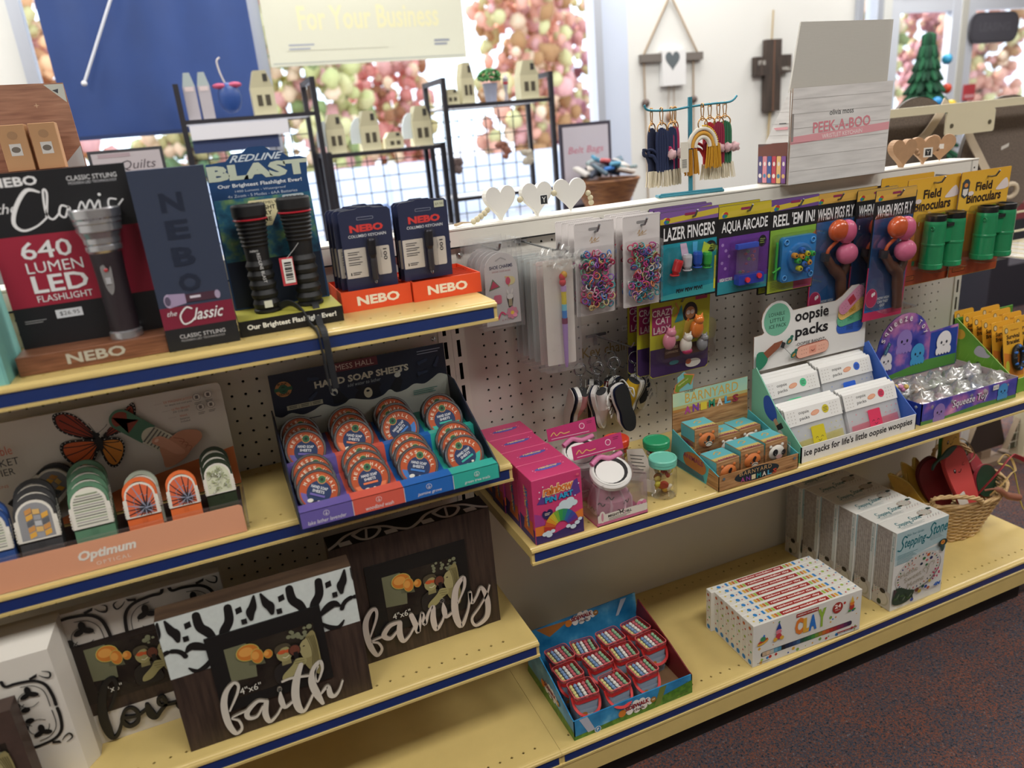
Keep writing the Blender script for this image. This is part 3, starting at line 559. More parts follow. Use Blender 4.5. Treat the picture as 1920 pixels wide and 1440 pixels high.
# printed magnifier and hand
def rot2(pts, a, cx, cy): c_, s_ = math.cos(a), math.sin(a); return [(cx+x*c_-y*s_, cy+x*s_+y*c_) for x, y in pts]
arch = [(-.75, -2.0), (.75, -2.0)]+[(.75*math.cos(math.radians(q)), .75*math.sin(math.radians(q))) for q in range(0, 181, 15)]
d.poly(rot2(arch, .78, 10.4, 6.7), '4e7a62'); d.poly(rot2([(x*.78, y*.78) for x, y in arch if y > -1.9]+[(-.58, -.9), (.58, -.9)][::-1], .78, 10.4, 6.7), '8a3a2a')
d.poly(rot2([(x*.95, y*1.0) for x, y in arch], .78, 12.05, 5.05), 'cfccb8')
for k in range(9): d.poly(rot2([(-.62, -1.75+k*.25), (.62, -1.75+k*.25), (.62, -1.65+k*.25), (-.62, -1.65+k*.25)], .78, 12.05, 5.05), '6f6c64')
d.poly(smooth([(12.3, 4.3), (13.0, 4.7), (13.9, 5.1), (14.9, 4.9), (15.1, 4.3), (14.3, 3.6), (13.5, 2.9), (12.4, 2.6), (12.3, 3.3)], 4, True), 'c98d70'); d.poly(smooth([(12.7, 4.9), (12.05, 4.95), (11.9, 4.6), (12.5, 4.1), (13.3, 3.4), (13.8, 3.6)], 4, True), 'd79c80'); d.disc(12.2, 4.75, .16, .1, 'ecc4b0', rot=.6)
for k in range(3): d.stroke([(13.3+.3*k, 4.7-.35*k), (13.9+.2*k, 4.4-.3*k), (13.7+.2*k, 4.1-.3*k)], .05, 'a8654c')
d.text('5X MAGNIFICATION', 13.2, 7.25, 1.9, .17, 'd27a55'); d.text('for details and small print', 13.25, 7.0, 1.75, .15, '5a5452'); d.text('ULTRA BRIGHT', 13.6, 6.65, 1.2, .16, 'd27a55'); d.text('3W COB LED', 13.65, 6.45, 1.0, .15, '5a5452'); d.text('4AAA', 14.0, 6.1, .5, .15, 'd27a55'); d.text('batteries', 14.0, 5.88, .6, .15, '5a5452'); d.text('included', 14.0, 5.68, .6, .14, '5a5452')
for y_, x_ in ((7.3, 12.6), (6.7, 13.0), (6.15, 13.3)): d.rect(x_, y_, x_+.5, y_+.02, 'b5aaa2')
for cx, cy in ((15.35, 7.3), (16.1, 7.35), (15.45, 6.55), (16.15, 6.6)):
    d.disc(cx, cy, .27, .27, '5a5452'); d.disc(cx, cy, .245, .245, CREAM); d.rect(cx-.1, cy-.12, cx+.1, cy+.12, '6d6765'); d.lines(cx-.22, cy-.42, .45, 2, .1, '6d6765', .04)
d.text('The Affordable', .2, 5.9, 3.6, .62, 'd2674a'); d.text('LED POCKET', .3, 5.15, 3.7, .5, '2c2a2b'); d.text('MAGNIFIER', .6, 4.5, 3.0, .48, '2c2a2b'); d.text('LIGHTED LENS', .8, 3.7, 2.2, .2, 'd27a55')
b.build('back_card', t, (0, 0, 0))
b = MB(); b.slab(smooth([(0, 0), (7.2, 0), (7.2, .4), (5.5, 1.0), (.1, 1.5)], 2, True), (17.05, .05, .1), Y_, Z_, .04, FILM)
b.box(.2, .25, 1.4, 16.9, .29, 2.15, FILM); b.box(16.9, .3, .1, 17.05, 7, .13, FILM); b.build('clear_tray', t, (0, 0, 0))
def magnifier(loc, c, style, label, sc_=1.0, lean=-14, rz=0):
    sc_ *= 1.08
    t = thing('pocket_magnifier', label, 'magnifier', loc, rz, 'pocket magnifiers in the peach display', (lean, 0))
    t.scale = (sc_,)*3; R1 = 1.1
    cm = M(c, .45); b = MB(); o = [(-R1, 0), (R1, 0)]+[(R1*math.cos(math.radians(q)), 2.9+R1*math.sin(math.radians(q))) for q in range(0, 181, 15)]; i_ = [(.83*math.cos(math.radians(q)), 2.92+.83*math.sin(math.radians(q))) for q in range(180, -1, -15)]
    b.slab([(-R1, 0), (R1, 0), (R1, 2.2), (-R1, 2.2)], (0, 0, 0), X_, Z_, .32, cm)
    # frame ring around the lens
    Lr = [(-R1, 2.2), (-R1, 2.9)]+[(R1*math.cos(math.radians(q)), 2.9+R1*math.sin(math.radians(q))) for q in range(165, -1, -15)]+[(R1, 2.2)]
    In = [(-.83, 2.2), (-.83, 2.9)]+[(.83*math.cos(math.radians(q)), 2.9+.83*math.sin(math.radians(q))) for q in range(165, -1, -15)]+[(.83, 2.2)]
    n = len(Lr)
    for y in (0, .32): b.add([(p[0], y, p[1]) for p in Lr+In], [(k, k+1, n+k+1, n+k) if y else (k+1, k, n+k, n+k+1) for k in range(n-1)], cm)
    b.add([(p[0], 0, p[1]) for p in Lr]+[(p[0], .32, p[1]) for p in Lr], [(k, k+1, n+k+1, n+k) for k in range(n-1)], cm, True); b.add([(p[0], 0, p[1]) for p in In]+[(p[0], .32, p[1]) for p in In], [(k+1, k, n+k, n+k+1) for k in range(n-1)], cm, True)
    d = b.draw((0, 0, 0), X_, Z_)
    for k in range(4): d.poly([(-.22, 1.1-.1*k), (.22, 1.1-.1*k), (.16, 1.06-.1*k), (-.16, 1.06-.1*k)], M(c, .9, noise_=.3))
    b.build('frame', t, (0, 0, 0))
    b = MB(); b.slab([(x*.99, z) for x, z in In], (0, -.0+.14, 0), X_, Z_, .06, BLIS); b.build('lens', t, (0, 0, 0))
    # patterned slide cover
    w = .98; o = [(-w-.14, 1.0), (w+.14, 1.0), (w+.14, 2.3), (w, 2.35)]+[(w*math.cos(math.radians(q)), 2.45+w*math.sin(math.radians(q))) for q in range(10, 171, 16)]+[(-w, 2.35), (-w-.14, 2.3)]
    b = MB(); b.slab(o, (0, -.14, .25), X_, Z_, .13, M('e2ddd2', .45)); d = b.draw((0, -.14, .25), X_, Z_)
    ii = [(-w*.9, 1.1), (w*.9, 1.1)]+[(w*.88*math.cos(math.radians(q)), 2.42+w*.88*math.sin(math.radians(q))) for q in range(0, 181, 18)]
    clip = lambda x, y: (y <= 2.42 and abs(x) < w*.86) or (x*x+(y-2.42)**2 < (w*.84)**2)
    if style == 'tiles':
        d.poly(ii, '8f8f92'); cols = ['e0a845', 'd9b06a', '5f6166', '9a9a9e', 'c98f4e', 'b9b9bb']; k = 0
        for r_ in range(6):
            for q in range(5):
                x = -.85+q*.4; y = 1.15+r_*.36; k += 1
                pp = [(x, y), (x+.36, y+(.12 if q % 2 else -.04)), (x+.36, y+.3+(.12 if q % 2 else -.04)), (x, y+.3)]
                if all(clip(*p_) and p_[1] > 1.1 for p_ in pp): d.poly(pp, cols[(k*3+r_) % 6])
    elif style == 'stripes':
        d.poly(ii, 'dcdccb')
        for k in range(12):
            y = 1.18+k*.165; h = w*.86 if y < 2.42 else math.sqrt(max(0, (w*.84)**2-(y-2.42)**2)); d.rect(-h, y, h, y+.07, ['7c7a74', 'a79fa0', '8f9a80'][k % 3])
    elif style == 'web':
        d.poly(ii, 'd9663e')
        for q in range(22):
            a = math.radians(q*17+8); L_ = .2
            while L_ < 2.2 and clip(.25+L_*math.cos(a), 1.55+L_*math.sin(a)) and 1.55+L_*math.sin(a) > 1.12: L_ += .07
            d.stroke([(.25, 1.55), (.25+L_*math.cos(a), 1.55+L_*math.sin(a))], [.12, .05], '23212a' if q % 3 else '8d93a6', sm=False)
            if L_ > .6: d.stroke([(.25+.6*L_*math.cos(a), 1.55+.6*L_*math.sin(a)), (.25+.55*L_*math.cos(a+.3), 1.55+.55*L_*math.sin(a+.3))], .035, '8d93a6', sm=False)
    else:
        d.poly(ii, 'd5d8bb')
        for k in range(46):
            x, y, a = random.uniform(-.75, .75), random.uniform(1.2, 3.1), random.uniform(0, 3.1)
            if clip(x+.12*math.cos(a), y+.12*math.sin(a)) and clip(x-.12, y-.1) and clip(x+.12, y+.1): d.disc(x, y, .15, .06, '5f6350', rot=a, n=8); d.disc(x, y, .125, .042, random.choice(['e6e8d4', 'c3c99a', 'a9b083']), rot=a, n=8)
    b.build('patterned_cover', t, (0, 0, 0))
    for s_ in (-1, 1):
        b = MB()
        for k in range(5): b.box(s_*(w+.13)-.04, -.2, 1.35+k*.18, s_*(w+.13)+.04, 0, 1.45+k*.18, 'd9d4c9')
        b.build('side_grip', t, (0, 0, 0))
    return t
rows = [(-35.6, -7.9, .95, '2f4f8c', 'stripes', 'blue', 2), (-33.05, -7.7, .97, '3c3c3e', 'tiles', 'charcoal', 3), (-30.05, -7.6, .97, '5b8468', 'stripes', 'sage green', 4), (-27.15, -7.5, .86, 'dd6a35', 'web', 'orange', 1), (-24.65, -7.2, .8, 'e06f38', 'web', 'orange', 1), (-22.35, -6.6, .8, '27331f', 'leaf', 'dark green', 3)]
for q, (x, y, s_, c, st, nm, n) in enumerate(rows):
    pos = {'blue': 'at the left edge', 'charcoal': 'with grey and yellow tiles', 'sage green': 'with grey stripes', 'dark green': 'with leaf pattern'}.get(nm, 'with spider web cover, %s of two' % ('left' if q == 3 else 'right'))
    m0 = magnifier((x, y, T2+.3), c, st, '%s pocket magnifier %s, foremost of its column' % (nm, pos), s_)
    for k in range(1, n): dup(m0, (x-.03*k, y+.62*k*s_, T2+.3+.28*k), None, '%s pocket magnifier %s, %s in its column' % (nm, pos, ('second', 'third', 'rearmost')[k-1]))
magnifier((-27.05, -6.75, T2+.45), 'a9b3a3', 'stripes', 'pale grey pocket magnifier peeking out behind the left orange one', .86)
m = magnifier((-34.6, -3.3, T2+1.9), '2c2c2e', 'tiles', 'dark tiled pocket magnifier lying slanted against the back card', .95); m.rotation_euler = (0, math.radians(52), 0)
# ---- hand soap tins
NV2 = M('1d2538', .5); OFW = M('cdd2c8', .55); LAV, COR, BLU, TEA = '6c5fa8', 'd9604f', '2468b8', '35b0a0'
t = thing('soap_tin_display', 'navy stepped counter display of hand soap tins', 'display box', (-17.95, -12.1, T2))
b = MB(); w = 13.95
b.slab([(0, 0), (10.1, 0), (10.1, 5.0), (8.6, 5.0), (.3, 1.05), (0, .9)], (0, 0, 0), Y_, Z_, -.1, NV2); b.slab([(0, 0), (10.1, 0), (10.1, 5.0), (8.6, 5.0), (.3, 1.05), (0, .9)], (w, 0, 0), Y_, Z_, .1, NV2)
cw = w/4
for k, c in enumerate((LAV, COR, BLU, TEA)):
    x0, x1 = k*cw+(.1 if k == 0 else 0), (k+1)*cw-(.1 if k == 3 else 0); m = M(c, .42, coat=.15)
    b.box(x0, 0, -.0, x1, .1, 1.1, m); b.add([(x0, .1, 1.1), (x1, .1, 1.1), (x1, 1.1, 1.15), (x0, 1.1, 1.15)], [(0, 1, 2, 3)], m); b.add([(x0, 0, 1.1), (x1, 0, 1.1), (x1, .1, 1.1), (x0, .1, 1.1)], [(0, 1, 2, 3)], m)
    b.add([(x0, 1.1, 1.15), (x1, 1.1, 1.15), (x1, 1.2, .5), (x0, 1.2, .5)], [(0, 1, 2, 3)], m); b.add([(x0, 1.2, .5), (x1, 1.2, .5), (x1, 4.6, 1.2), (x0, 4.6, 1.2)], [(0, 1, 2, 3)], m)
    b.add([(x0, 4.6, 1.2), (x1, 4.6, 1.2), (x1, 4.7, 2.5), (x0, 4.7, 2.5)], [(0, 1, 2, 3)], m); b.add([(x0, 4.7, 2.5), (x1, 4.7, 2.5), (x1, 5.4, 2.5), (x0, 5.4, 2.5)], [(0, 1, 2, 3)], m); b.add([(x0, 5.4, 2.5), (x1, 5.4, 2.5), (x1, 5.5, 2.0), (x0, 5.5, 2.0)], [(0, 1, 2, 3)], m); b.add([(x0, 5.5, 2.0), (x1, 5.5, 2.0), (x1, 9.3, 2.7), (x0, 9.3, 2.7)], [(0, 1, 2, 3)], m)
d = b.draw((0, 0, 0), X_, Z_)
for k, s_ in enumerate(('lake lather lavender', 'woodland wash', 'jasmine grove', 'green tree trails')):
    wd_ = (2.5, 1.9, 1.7, 1.9)[k]; x = k*cw+(cw-wd_)/2; d.text(s_, x, .14, wd_, .27, 'ece8ea', shear=.2); cx = k*cw+cw/2
    d.disc(cx, .74, .2, .2, 'ece8ea'); d.disc(cx, .74, .175, .175, M((LAV, COR, BLU, TEA)[k], .42, coat=.15)); d.stroke([(cx, .62), (cx, .87)], .03, 'ece8ea', sm=False); d.stroke([(cx-.09, .7), (cx, .64), (cx+.09, .7)], .03, 'ece8ea')
    if k: d.rect(k*cw-.02, .02, k*cw+.02, 1.08, 'd8d0d0')
b.build('tray', t, (0, 0, 0))
b = MB(); b.slab([(0, 2.4), (13.6, 2.4), (13.55, 7.75), (.05, 7.75)], (.2, 9.85, 0), X_, Z_, .12, NV2, M('8a8478')); d = b.draw((.2, 9.85, 0), X_, Z_)
cl = [(0, 2.42), (13.6, 2.42), (13.58, 4.9)]+smooth([(13.55, 5.1), (12.9, 5.35), (12.3, 5.05), (11.6, 4.75), (10.8, 4.9), (10.1, 4.6), (9.3, 4.5), (8.8, 4.85), (8.2, 4.5), (7.4, 4.35), (6.6, 4.5), (5.7, 4.75), (5.2, 4.5), (4.4, 4.4), (3.6, 4.75), (2.8, 4.45), (2.0, 4.3), (1.2, 4.6), (.5, 4.4), (.02, 4.6)], 4)
d.poly([(6.0, 4.5), (6.1, 5.0), (6.4, 5.3), (6.2, 5.55), (6.5, 5.7), (6.8, 5.5), (7.7, 5.55), (8.0, 5.7), (8.2, 5.4), (8.0, 5.2), (8.1, 4.5)], '141821'); d.disc(7.1, 4.95, .33, .42, 'cfc9ae'); d.disc(7.1, 5.1, .14, .09, '141821')
d.poly([(4.4, 4.6), (4.3, 5.6), (4.7, 5.9), (5.0, 5.5), (5.6, 4.6)], '141821'); d.disc(4.55, 5.55, .28, .3, 'd7d9cf'); d.disc(4.6, 5.45, .12, .18, '1d2538', rot=.5)
d.poly([(8.6, 4.6), (9.3, 5.6), (9.7, 5.9), (9.9, 5.4), (9.6, 4.6)], '141821'); d.disc(9.55, 5.9, .25, .2, 'd7d9cf'); d.disc(9.75, 6.15, .12, .12, 'd7d9cf'); d.disc(9.95, 6.3, .07, .07, '8fa6b8')
d.poly(cl, OFW)
d.rect(4.6, 7.05, 8.15, 7.74, '6d2f36'); d.text('MESS HALL', 4.95, 7.18, 2.9, .42, 'd8c4b4'); d.text('HAND SOAP SHEETS', 3.2, 6.1, 7.3, .55, 'd2cdb9', bold=.04); d.text('add water to lather', 5.6, 5.72, 2.6, .27, 'a9b3b8', shear=.2)
d.disc(.95, 6.55, .62, .62, '1f4c3c'); d.disc(.95, 6.55, .6, .6, 'c0824c'); d.disc(.95, 6.55, .36, .36, '2f6146'); d.disc(.95, 6.55, .2, .2, '17251f'); d.rect(.3, 6.42, 1.6, 6.68, '2f6146'); d.text('BUNK', .6, 6.88, .7, .17, '1c1a18', bold=.02); d.text('HOUSE', .58, 6.08, .75, .17, '1c1a18', bold=.02)
d.rect(.95, 4.85, 3.6, 5.2, 'b7b39a')
for k in range(3): d.lines(1.1+k*.88, 5.07, .6, 2, .12, '3b3f44', .05, .1)
d.rect(1.82, 4.88, 1.84, 5.17, '3b3f44'); d.rect(2.7, 4.88, 2.72, 5.17, '3b3f44'); d.lines(11.3, 7.4, 1.9, 2, .2, '8e96a6', .07, .15)
for x, y, a in ((11.7, 6.6, .3), (12.8, 6.4, 1.1), (11.6, 5.7, .1), (3.2, 6.9, -.1), (3.0, 5.6, .7)): d.disc(x, y, .42, .13, '2c3850', rot=a); d.disc(x-.35*math.cos(a), y-.35*math.sin(a), .12, .18, '2c3850', rot=a)
d.lines(10.6, 4.3, 2.0, 3, .15, '4f8f86', .06, .2); d.lines(1.3, 3.9, 2.0, 1, .15, '4a4f58', .07, .2); b.build('back_card', t, (0, 0, 0))
TIN = M('8c8d90', .26, metal=.85); TIND = M('3a3634', .4, metal=.4)
def tin(loc, label, accent, rz, full=True):
    """a flat round tin standing on edge, leaning back; its lid faces the aisle"""
    t = thing('soap_tin', label, 'soap tin', (loc[0], loc[1]-.5, loc[2]-.5), 0, 'hand soap tins in the navy display', (-26, 0)); R = 1.45; ax = (0, 1, 0); c = (0, 0, R)
    b = MB(); b.lathe([(R*.9, .06), (R*.98, .06), (R, .1), (R, .34), (R*.965, .37), (R*.965, .82), (R*.99, .86), (R*.99, .9), (R*.9, .94)], c, 30, [TIN, TIN, TIND, TIN, TIND, TIN, TIN, TIN, TIN], ax); b.build('tin_body', t, (0, 0, 0))
    b = MB(); b.lathe([(R*.86, .075), (R*.9, 0), (R*.97, 0), (R, .04), (R, .12)], c, 30, TIN, ax, caps=False); d = b.draw((0, .07, R), X_, Z_)
    def at(x, y): a = math.radians(rz); return (x*math.cos(a)-y*math.sin(a), x*math.sin(a)+y*math.cos(a))
    d.disc(0, 0, R*.88, R*.88, M('b9552f', .35)); d.poly([at(1.17*math.cos(math.radians(q)), 1.17*math.sin(math.radians(q))) for q in range(-160, -19, 10)], accent); d.disc(0, -.12, .82, .8, '17305c')
    d.disc(*at(0, .78), .31, .31, M('c78f52')); d.disc(*at(0, .78), .25, .25, '2f6a45'); d.disc(*at(0, .78), .11, .11, '18301f')
    for i, ch in enumerate('MESS HALL'):
        if ch == ' ': continue
        a = math.radians(168-i*19.5); x, y = .98*math.cos(a), .98*math.sin(a)
        p = at(x-.075*math.sin(a)*1, y-.075); q = math.radians(rz)+a-math.pi/2; X0, Y0_ = at(x, y)
        d.text(ch, X0-.09*math.cos(q)+.1*math.sin(q), Y0_-.09*math.sin(q)-.1*math.cos(q), .19, .23, 'ecd9c0', bold=.02, rot=q)
    r_ = math.radians(rz); p = at(-.55, .12); d.text('HAND SOAP', *p, 1.1, .2, 'e2e4e8', bold=.02, rot=r_); p = at(-.4, -.14); d.text('SHEETS', *p, .8, .19, 'e2e4e8', bold=.02, rot=r_)
    p = at(-.5, -.38); q = at(.5, -.38); p2 = at(.5, -.24); p3 = at(-.5, -.24); d.poly([p, q, p2, p3], accent); p = at(-.25, -.75); d.disc(*at(-.35, -.75), .2, .13, 'e6e2d2', rot=r_+.4); d.disc(*at(.05, -.85), .3, .2, '0f1626'); d.disc(*at(.2, -.7), .1, .08, 'e6e2d2')
    b.build('lid', t, (0, 0, 0)); return t
names = ['lavender', 'coral', 'blue', 'teal']; spin = [(-14, -28), (-20, 0), (34, -22), (2, 22)]; nb = [(3, 3), (3, 3), (3, 3), (2, 3)]
for k in range(4):
    for row in (0, 1):
        n = nb[k][1-row] if row == 0 else nb[k][0]; x = -17.95+cw*k+cw/2+(-.05 if row == 0 else -.1); y0, z0 = (-12.1+1.95, T2+.62) if row == 0 else (-12.1+6.0, T2+2.12)
        rowname = 'front' if row == 0 else 'back'
        t0 = tin((x, y0, z0), 'round hand soap tin, foremost in the %s row of the %s column' % (rowname, names[k]), (LAV, 'e07a4c', '3a78c0', TEA)[k], spin[k][1 if row == 0 else 0])
        for q in range(1, n): dup(t0, (x-.02*q, y0-.5+1.02*q, z0-.5+.2*q), None, 'round hand soap tin, %s in the %s row of the %s column' % (('second', 'rearmost')[q-1], rowname, names[k]))
# ================================================================ left bay, lower shelf: picture frames
FAITH = [ [(2.92, 2.38, 0.10), (3.58, 3.46, 0.16), (3.80, 4.09, 0.17), (3.56, 4.41, 0.20), (3.03, 3.97, 0.31), (2.71, 3.20, 0.39), (2.61, 2.24, 0.40), (2.68, 1.20, 0.36), (2.96, 0.47, 0.26), (3.37, 0.70, 0.17), (3.31, 1.38, 0.15), (2.94, 1.78, 0.11), (3.89, 1.96, 0.14)], [(5.16, 2.23, 0.20), (4.68, 2.39, 0.23), (3.94, 1.84, 0.32), (3.94, 1.33, 0.27), (4.46, 1.24, 0.18), (4.94, 1.86, 0.13)], [(5.25, 2.15, 0.29), (5.01, 1.27, 0.38), (5.16, 0.50, 0.27), (5.69, 0.79, 0.16), (6.12, 1.35, 0.15)], [(6.23, 2.75, 0.30), (6.23, 2.73, 0.30)], [(6.24, 2.51, 0.09), (6.18, 1.89, 0.35), (6.32, 1.22, 0.26), (6.92, 1.47, 0.16)], [(7.91, 4.16, 0.29), (7.43, 3.12, 0.46), (7.13, 1.85, 0.50), (7.19, 0.69, 0.43), (7.56, 0.44, 0.22), (8.26, 1.46, 0.17)], [(6.51, 3.30, 0.15), (7.17, 3.34, 0.18), (8.24, 3.08, 0.15)], [(8.96, 3.56, 0.12), (8.70, 3.15, 0.10), (8.72, 2.35, 0.09), (9.20, 3.23, 0.17), (9.17, 3.91, 0.24), (8.69, 3.53, 0.35), (8.37, 2.54, 0.45), (8.52, 1.44, 0.47), (8.78, 0.48, 0.24)], [(8.81, 1.32, 0.14), (9.33, 1.72, 0.26), (9.39, 0.98, 0.36), (9.67, 0.76, 0.25), (10.04, 1.09, 0.17), (10.38, 1.76, 0.13)],]
FAMILY = [ [(0.20, 2.49, 0.12), (0.87, 3.91, 0.19), (0.94, 4.65, 0.22), (0.56, 4.65, 0.30), (0.08, 3.91, 0.39), (-0.04, 2.88, 0.41), (0.11, 1.64, 0.40), (0.48, 0.74, 0.27), (0.90, 1.13, 0.20), (0.72, 1.75, 0.16), (0.26, 2.07, 0.14), (1.20, 2.21, 0.18)], [(2.42, 2.99, 0.24), (1.73, 2.90, 0.34), (1.21, 2.26, 0.39), (1.66, 1.82, 0.27), (2.28, 2.30, 0.16)], [(2.53, 2.90, 0.36), (2.40, 1.95, 0.43), (2.60, 1.22, 0.30), (3.12, 1.53, 0.18), (3.66, 2.28, 0.18)], [(3.48, 3.24, 0.35), (3.73, 2.15, 0.40), (3.83, 1.61, 0.29), (4.15, 2.70, 0.20), (4.35, 3.07, 0.25), (4.40, 2.11, 0.32), (4.85, 3.04, 0.20), (5.25, 3.40, 0.27), (5.11, 2.34, 0.43), (5.25, 1.33, 0.35), (5.76, 1.80, 0.19), (6.00, 2.32, 0.17)], [(5.99, 3.68, 0.34), (6.00, 3.66, 0.34)], [(6.05, 3.41, 0.11), (6.06, 2.80, 0.38), (6.16, 2.14, 0.29), (6.73, 2.36, 0.17)], [(7.21, 2.99, 0.12), (7.89, 4.26, 0.21), (7.90, 5.10, 0.28), (7.23, 4.38, 0.44), (6.94, 2.99, 0.52), (6.96, 1.66, 0.49), (7.28, 0.88, 0.35), (7.85, 1.85, 0.21), (8.14, 2.76, 0.19), (8.28, 3.62, 0.26), (8.35, 2.64, 0.25), (8.76, 3.05, 0.20), (9.25, 3.74, 0.25), (9.63, 2.44, 0.41), (9.43, 0.96, 0.40), (8.48, 0.46, 0.24), (8.19, 1.21, 0.20), (8.88, 1.99, 0.16), (9.63, 2.95, 0.15), (9.94, 3.70, 0.13)],]
LOVE = [ [(6.01, 2.69, 0.17), (6.43, 3.36, 0.18), (6.78, 4.33, 0.20), (6.70, 4.91, 0.26), (6.22, 4.69, 0.35), (5.79, 3.77, 0.45), (5.50, 2.38, 0.52), (5.50, 1.17, 0.49), (5.64, 0.39, 0.29), (6.01, 0.53, 0.22), (6.46, 1.41, 0.18)], [(6.52, 1.66, 0.22), (6.84, 2.19, 0.19), (7.24, 2.23, 0.18), (7.51, 1.69, 0.22), (7.35, 1.01, 0.26), (6.82, 0.84, 0.27), (6.51, 1.32, 0.25), (6.52, 1.66, 0.22)], [(6.66, 1.66, 0.23), (7.41, 1.49, 0.20), (8.12, 1.76, 0.20)], [(8.17, 2.07, 0.25), (8.26, 1.28, 0.48), (8.48, 0.88, 0.29), (8.91, 1.27, 0.22), (9.32, 1.71, 0.21), (9.21, 2.37, 0.21), (8.91, 2.16, 0.21), (9.01, 1.70, 0.19), (9.89, 1.53, 0.23), (10.41, 1.58, 0.24), (10.54, 1.93, 0.21), (10.22, 1.86, 0.23), (10.03, 1.26, 0.29), (10.36, 0.84, 0.23), (10.93, 1.08, 0.19)],]
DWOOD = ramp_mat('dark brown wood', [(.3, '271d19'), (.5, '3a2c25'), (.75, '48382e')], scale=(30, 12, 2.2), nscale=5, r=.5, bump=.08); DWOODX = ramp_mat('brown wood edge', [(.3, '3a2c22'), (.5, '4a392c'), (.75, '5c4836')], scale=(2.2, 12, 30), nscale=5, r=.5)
WPAINT = M('d4dcd8', .55, noise_=.08, scale=120); WP2 = M('cfc9c0', .55, noise_=.05, scale=80); MATB = M('0e0d0d', .55)
def snapshot(d, x, y, w, h):
    """the sample print in each frame: a boy and a woman blowing soap bubbles"""
    def p(u, v): return (x+u*w, y+v*h)
    d.rect(x, y, x+w, y+h, ramp_mat_cache('print dark')); d.poly([p(0, .35), p(.28, .3), p(.3, .62), p(.24, 1), p(0, 1)], '6f7055'); d.poly([p(.22, .55), p(.4, .5), p(.38, .75), p(.24, .75)], '5d5f48')
    for q in range(14): d.disc(*p(.68+.3*random.random(), .78+.2*random.random()), .035*w*random.uniform(.4, 1), None, '7d7f63', n=8)
    for u, v, a, b_ in ((.24, .82, .13, .11), (.33, .7, .07, .1), (.45, .68, .05, .06)):
        d.disc(*p(u, v), a*w, b_*h*1.5, 'b9b25c'); d.disc(*p(u, v), a*w*.93, b_*h*1.38, 'c6772c'); d.disc(*p(u-.02, v+.02), a*w*.6, b_*h*.8, 'd99a4a')
    # boy
    d.poly(smooth([p(.5, .02), p(.47, .3), p(.56, .42), (p(.68, .44)), p(.76, .3), p(.78, .02)], 4, True), '221e1c'); d.poly([p(.57, .36), p(.68, .36), p(.68, .48), p(.58, .48)], '8a8258'); d.disc(*p(.62, .58), .088*w, .15*h, '9f9766', rot=.1)
    d.poly(smooth([p(.53, .62), p(.53, .74), (p(.6, .79)), p(.68, .77), p(.71, .68), p(.66, .71), p(.6, .7)], 4, True), '4c4432'); d.disc(*p(.6, .63), .05*w, .04*h, 'c4572c'); d.disc(*p(.67, .62), .035*w, .035*h, 'c4572c'); d.stroke([p(.6, .52), p(.63, .5), p(.67, .53)], .012*w, 'd9d4b0')
    # woman in profile
    d.poly(smooth([p(.82, .3), p(.86, .62), p(.9, .8), p(1.0, .82), p(1.0, .02), p(.9, .05)], 4, True), '8f8558'); d.poly(smooth([p(.83, .38), p(.8, .5), p(.79, .56), p(.81, .66), p(.86, .74), p(.93, .72), p(.93, .4)], 4, True), 'a39a6c'); d.disc(*p(.85, .62), .015*w, .012*h, '2a241c')
    for q in range(5): d.stroke([p(.9+.02*q, .78), p(.93+.015*q, .5), p(.9+.02*q, .15)], .008*w, '5f5736')
    d.disc(*p(.74, .6), .07*w, .115*h, '0f0d0d'); d.disc(*p(.74, .6), .06*w, .1*h, '6a3a2a'); d.rect(*p(.72, .36), *p(.77, .56), '151212')
    d.poly(smooth([p(.55, .08), p(.56, .18), p(.68, .32), p(.74, .42), p(.84, .38), p(.84, .28), p(.76, .22), p(.66, .1)], 4, True), '9f9766')
    for q in range(3): d.stroke([p(.7+.02*q, .38-.05*q), p(.82, .36-.05*q)], .008*w, '6d6540')
    d.text('4"x6"', x+.06*w, y+.07*h, .24*w, .13*h, 'dedcd0')
_rc = {}
def ramp_mat_cache(n):
    if n not in _rc: _rc[n] = ramp_mat(n, [(.35, '1c1714'), (.65, '38332a')], nscale=12, r=.25)
    return _rc[n]
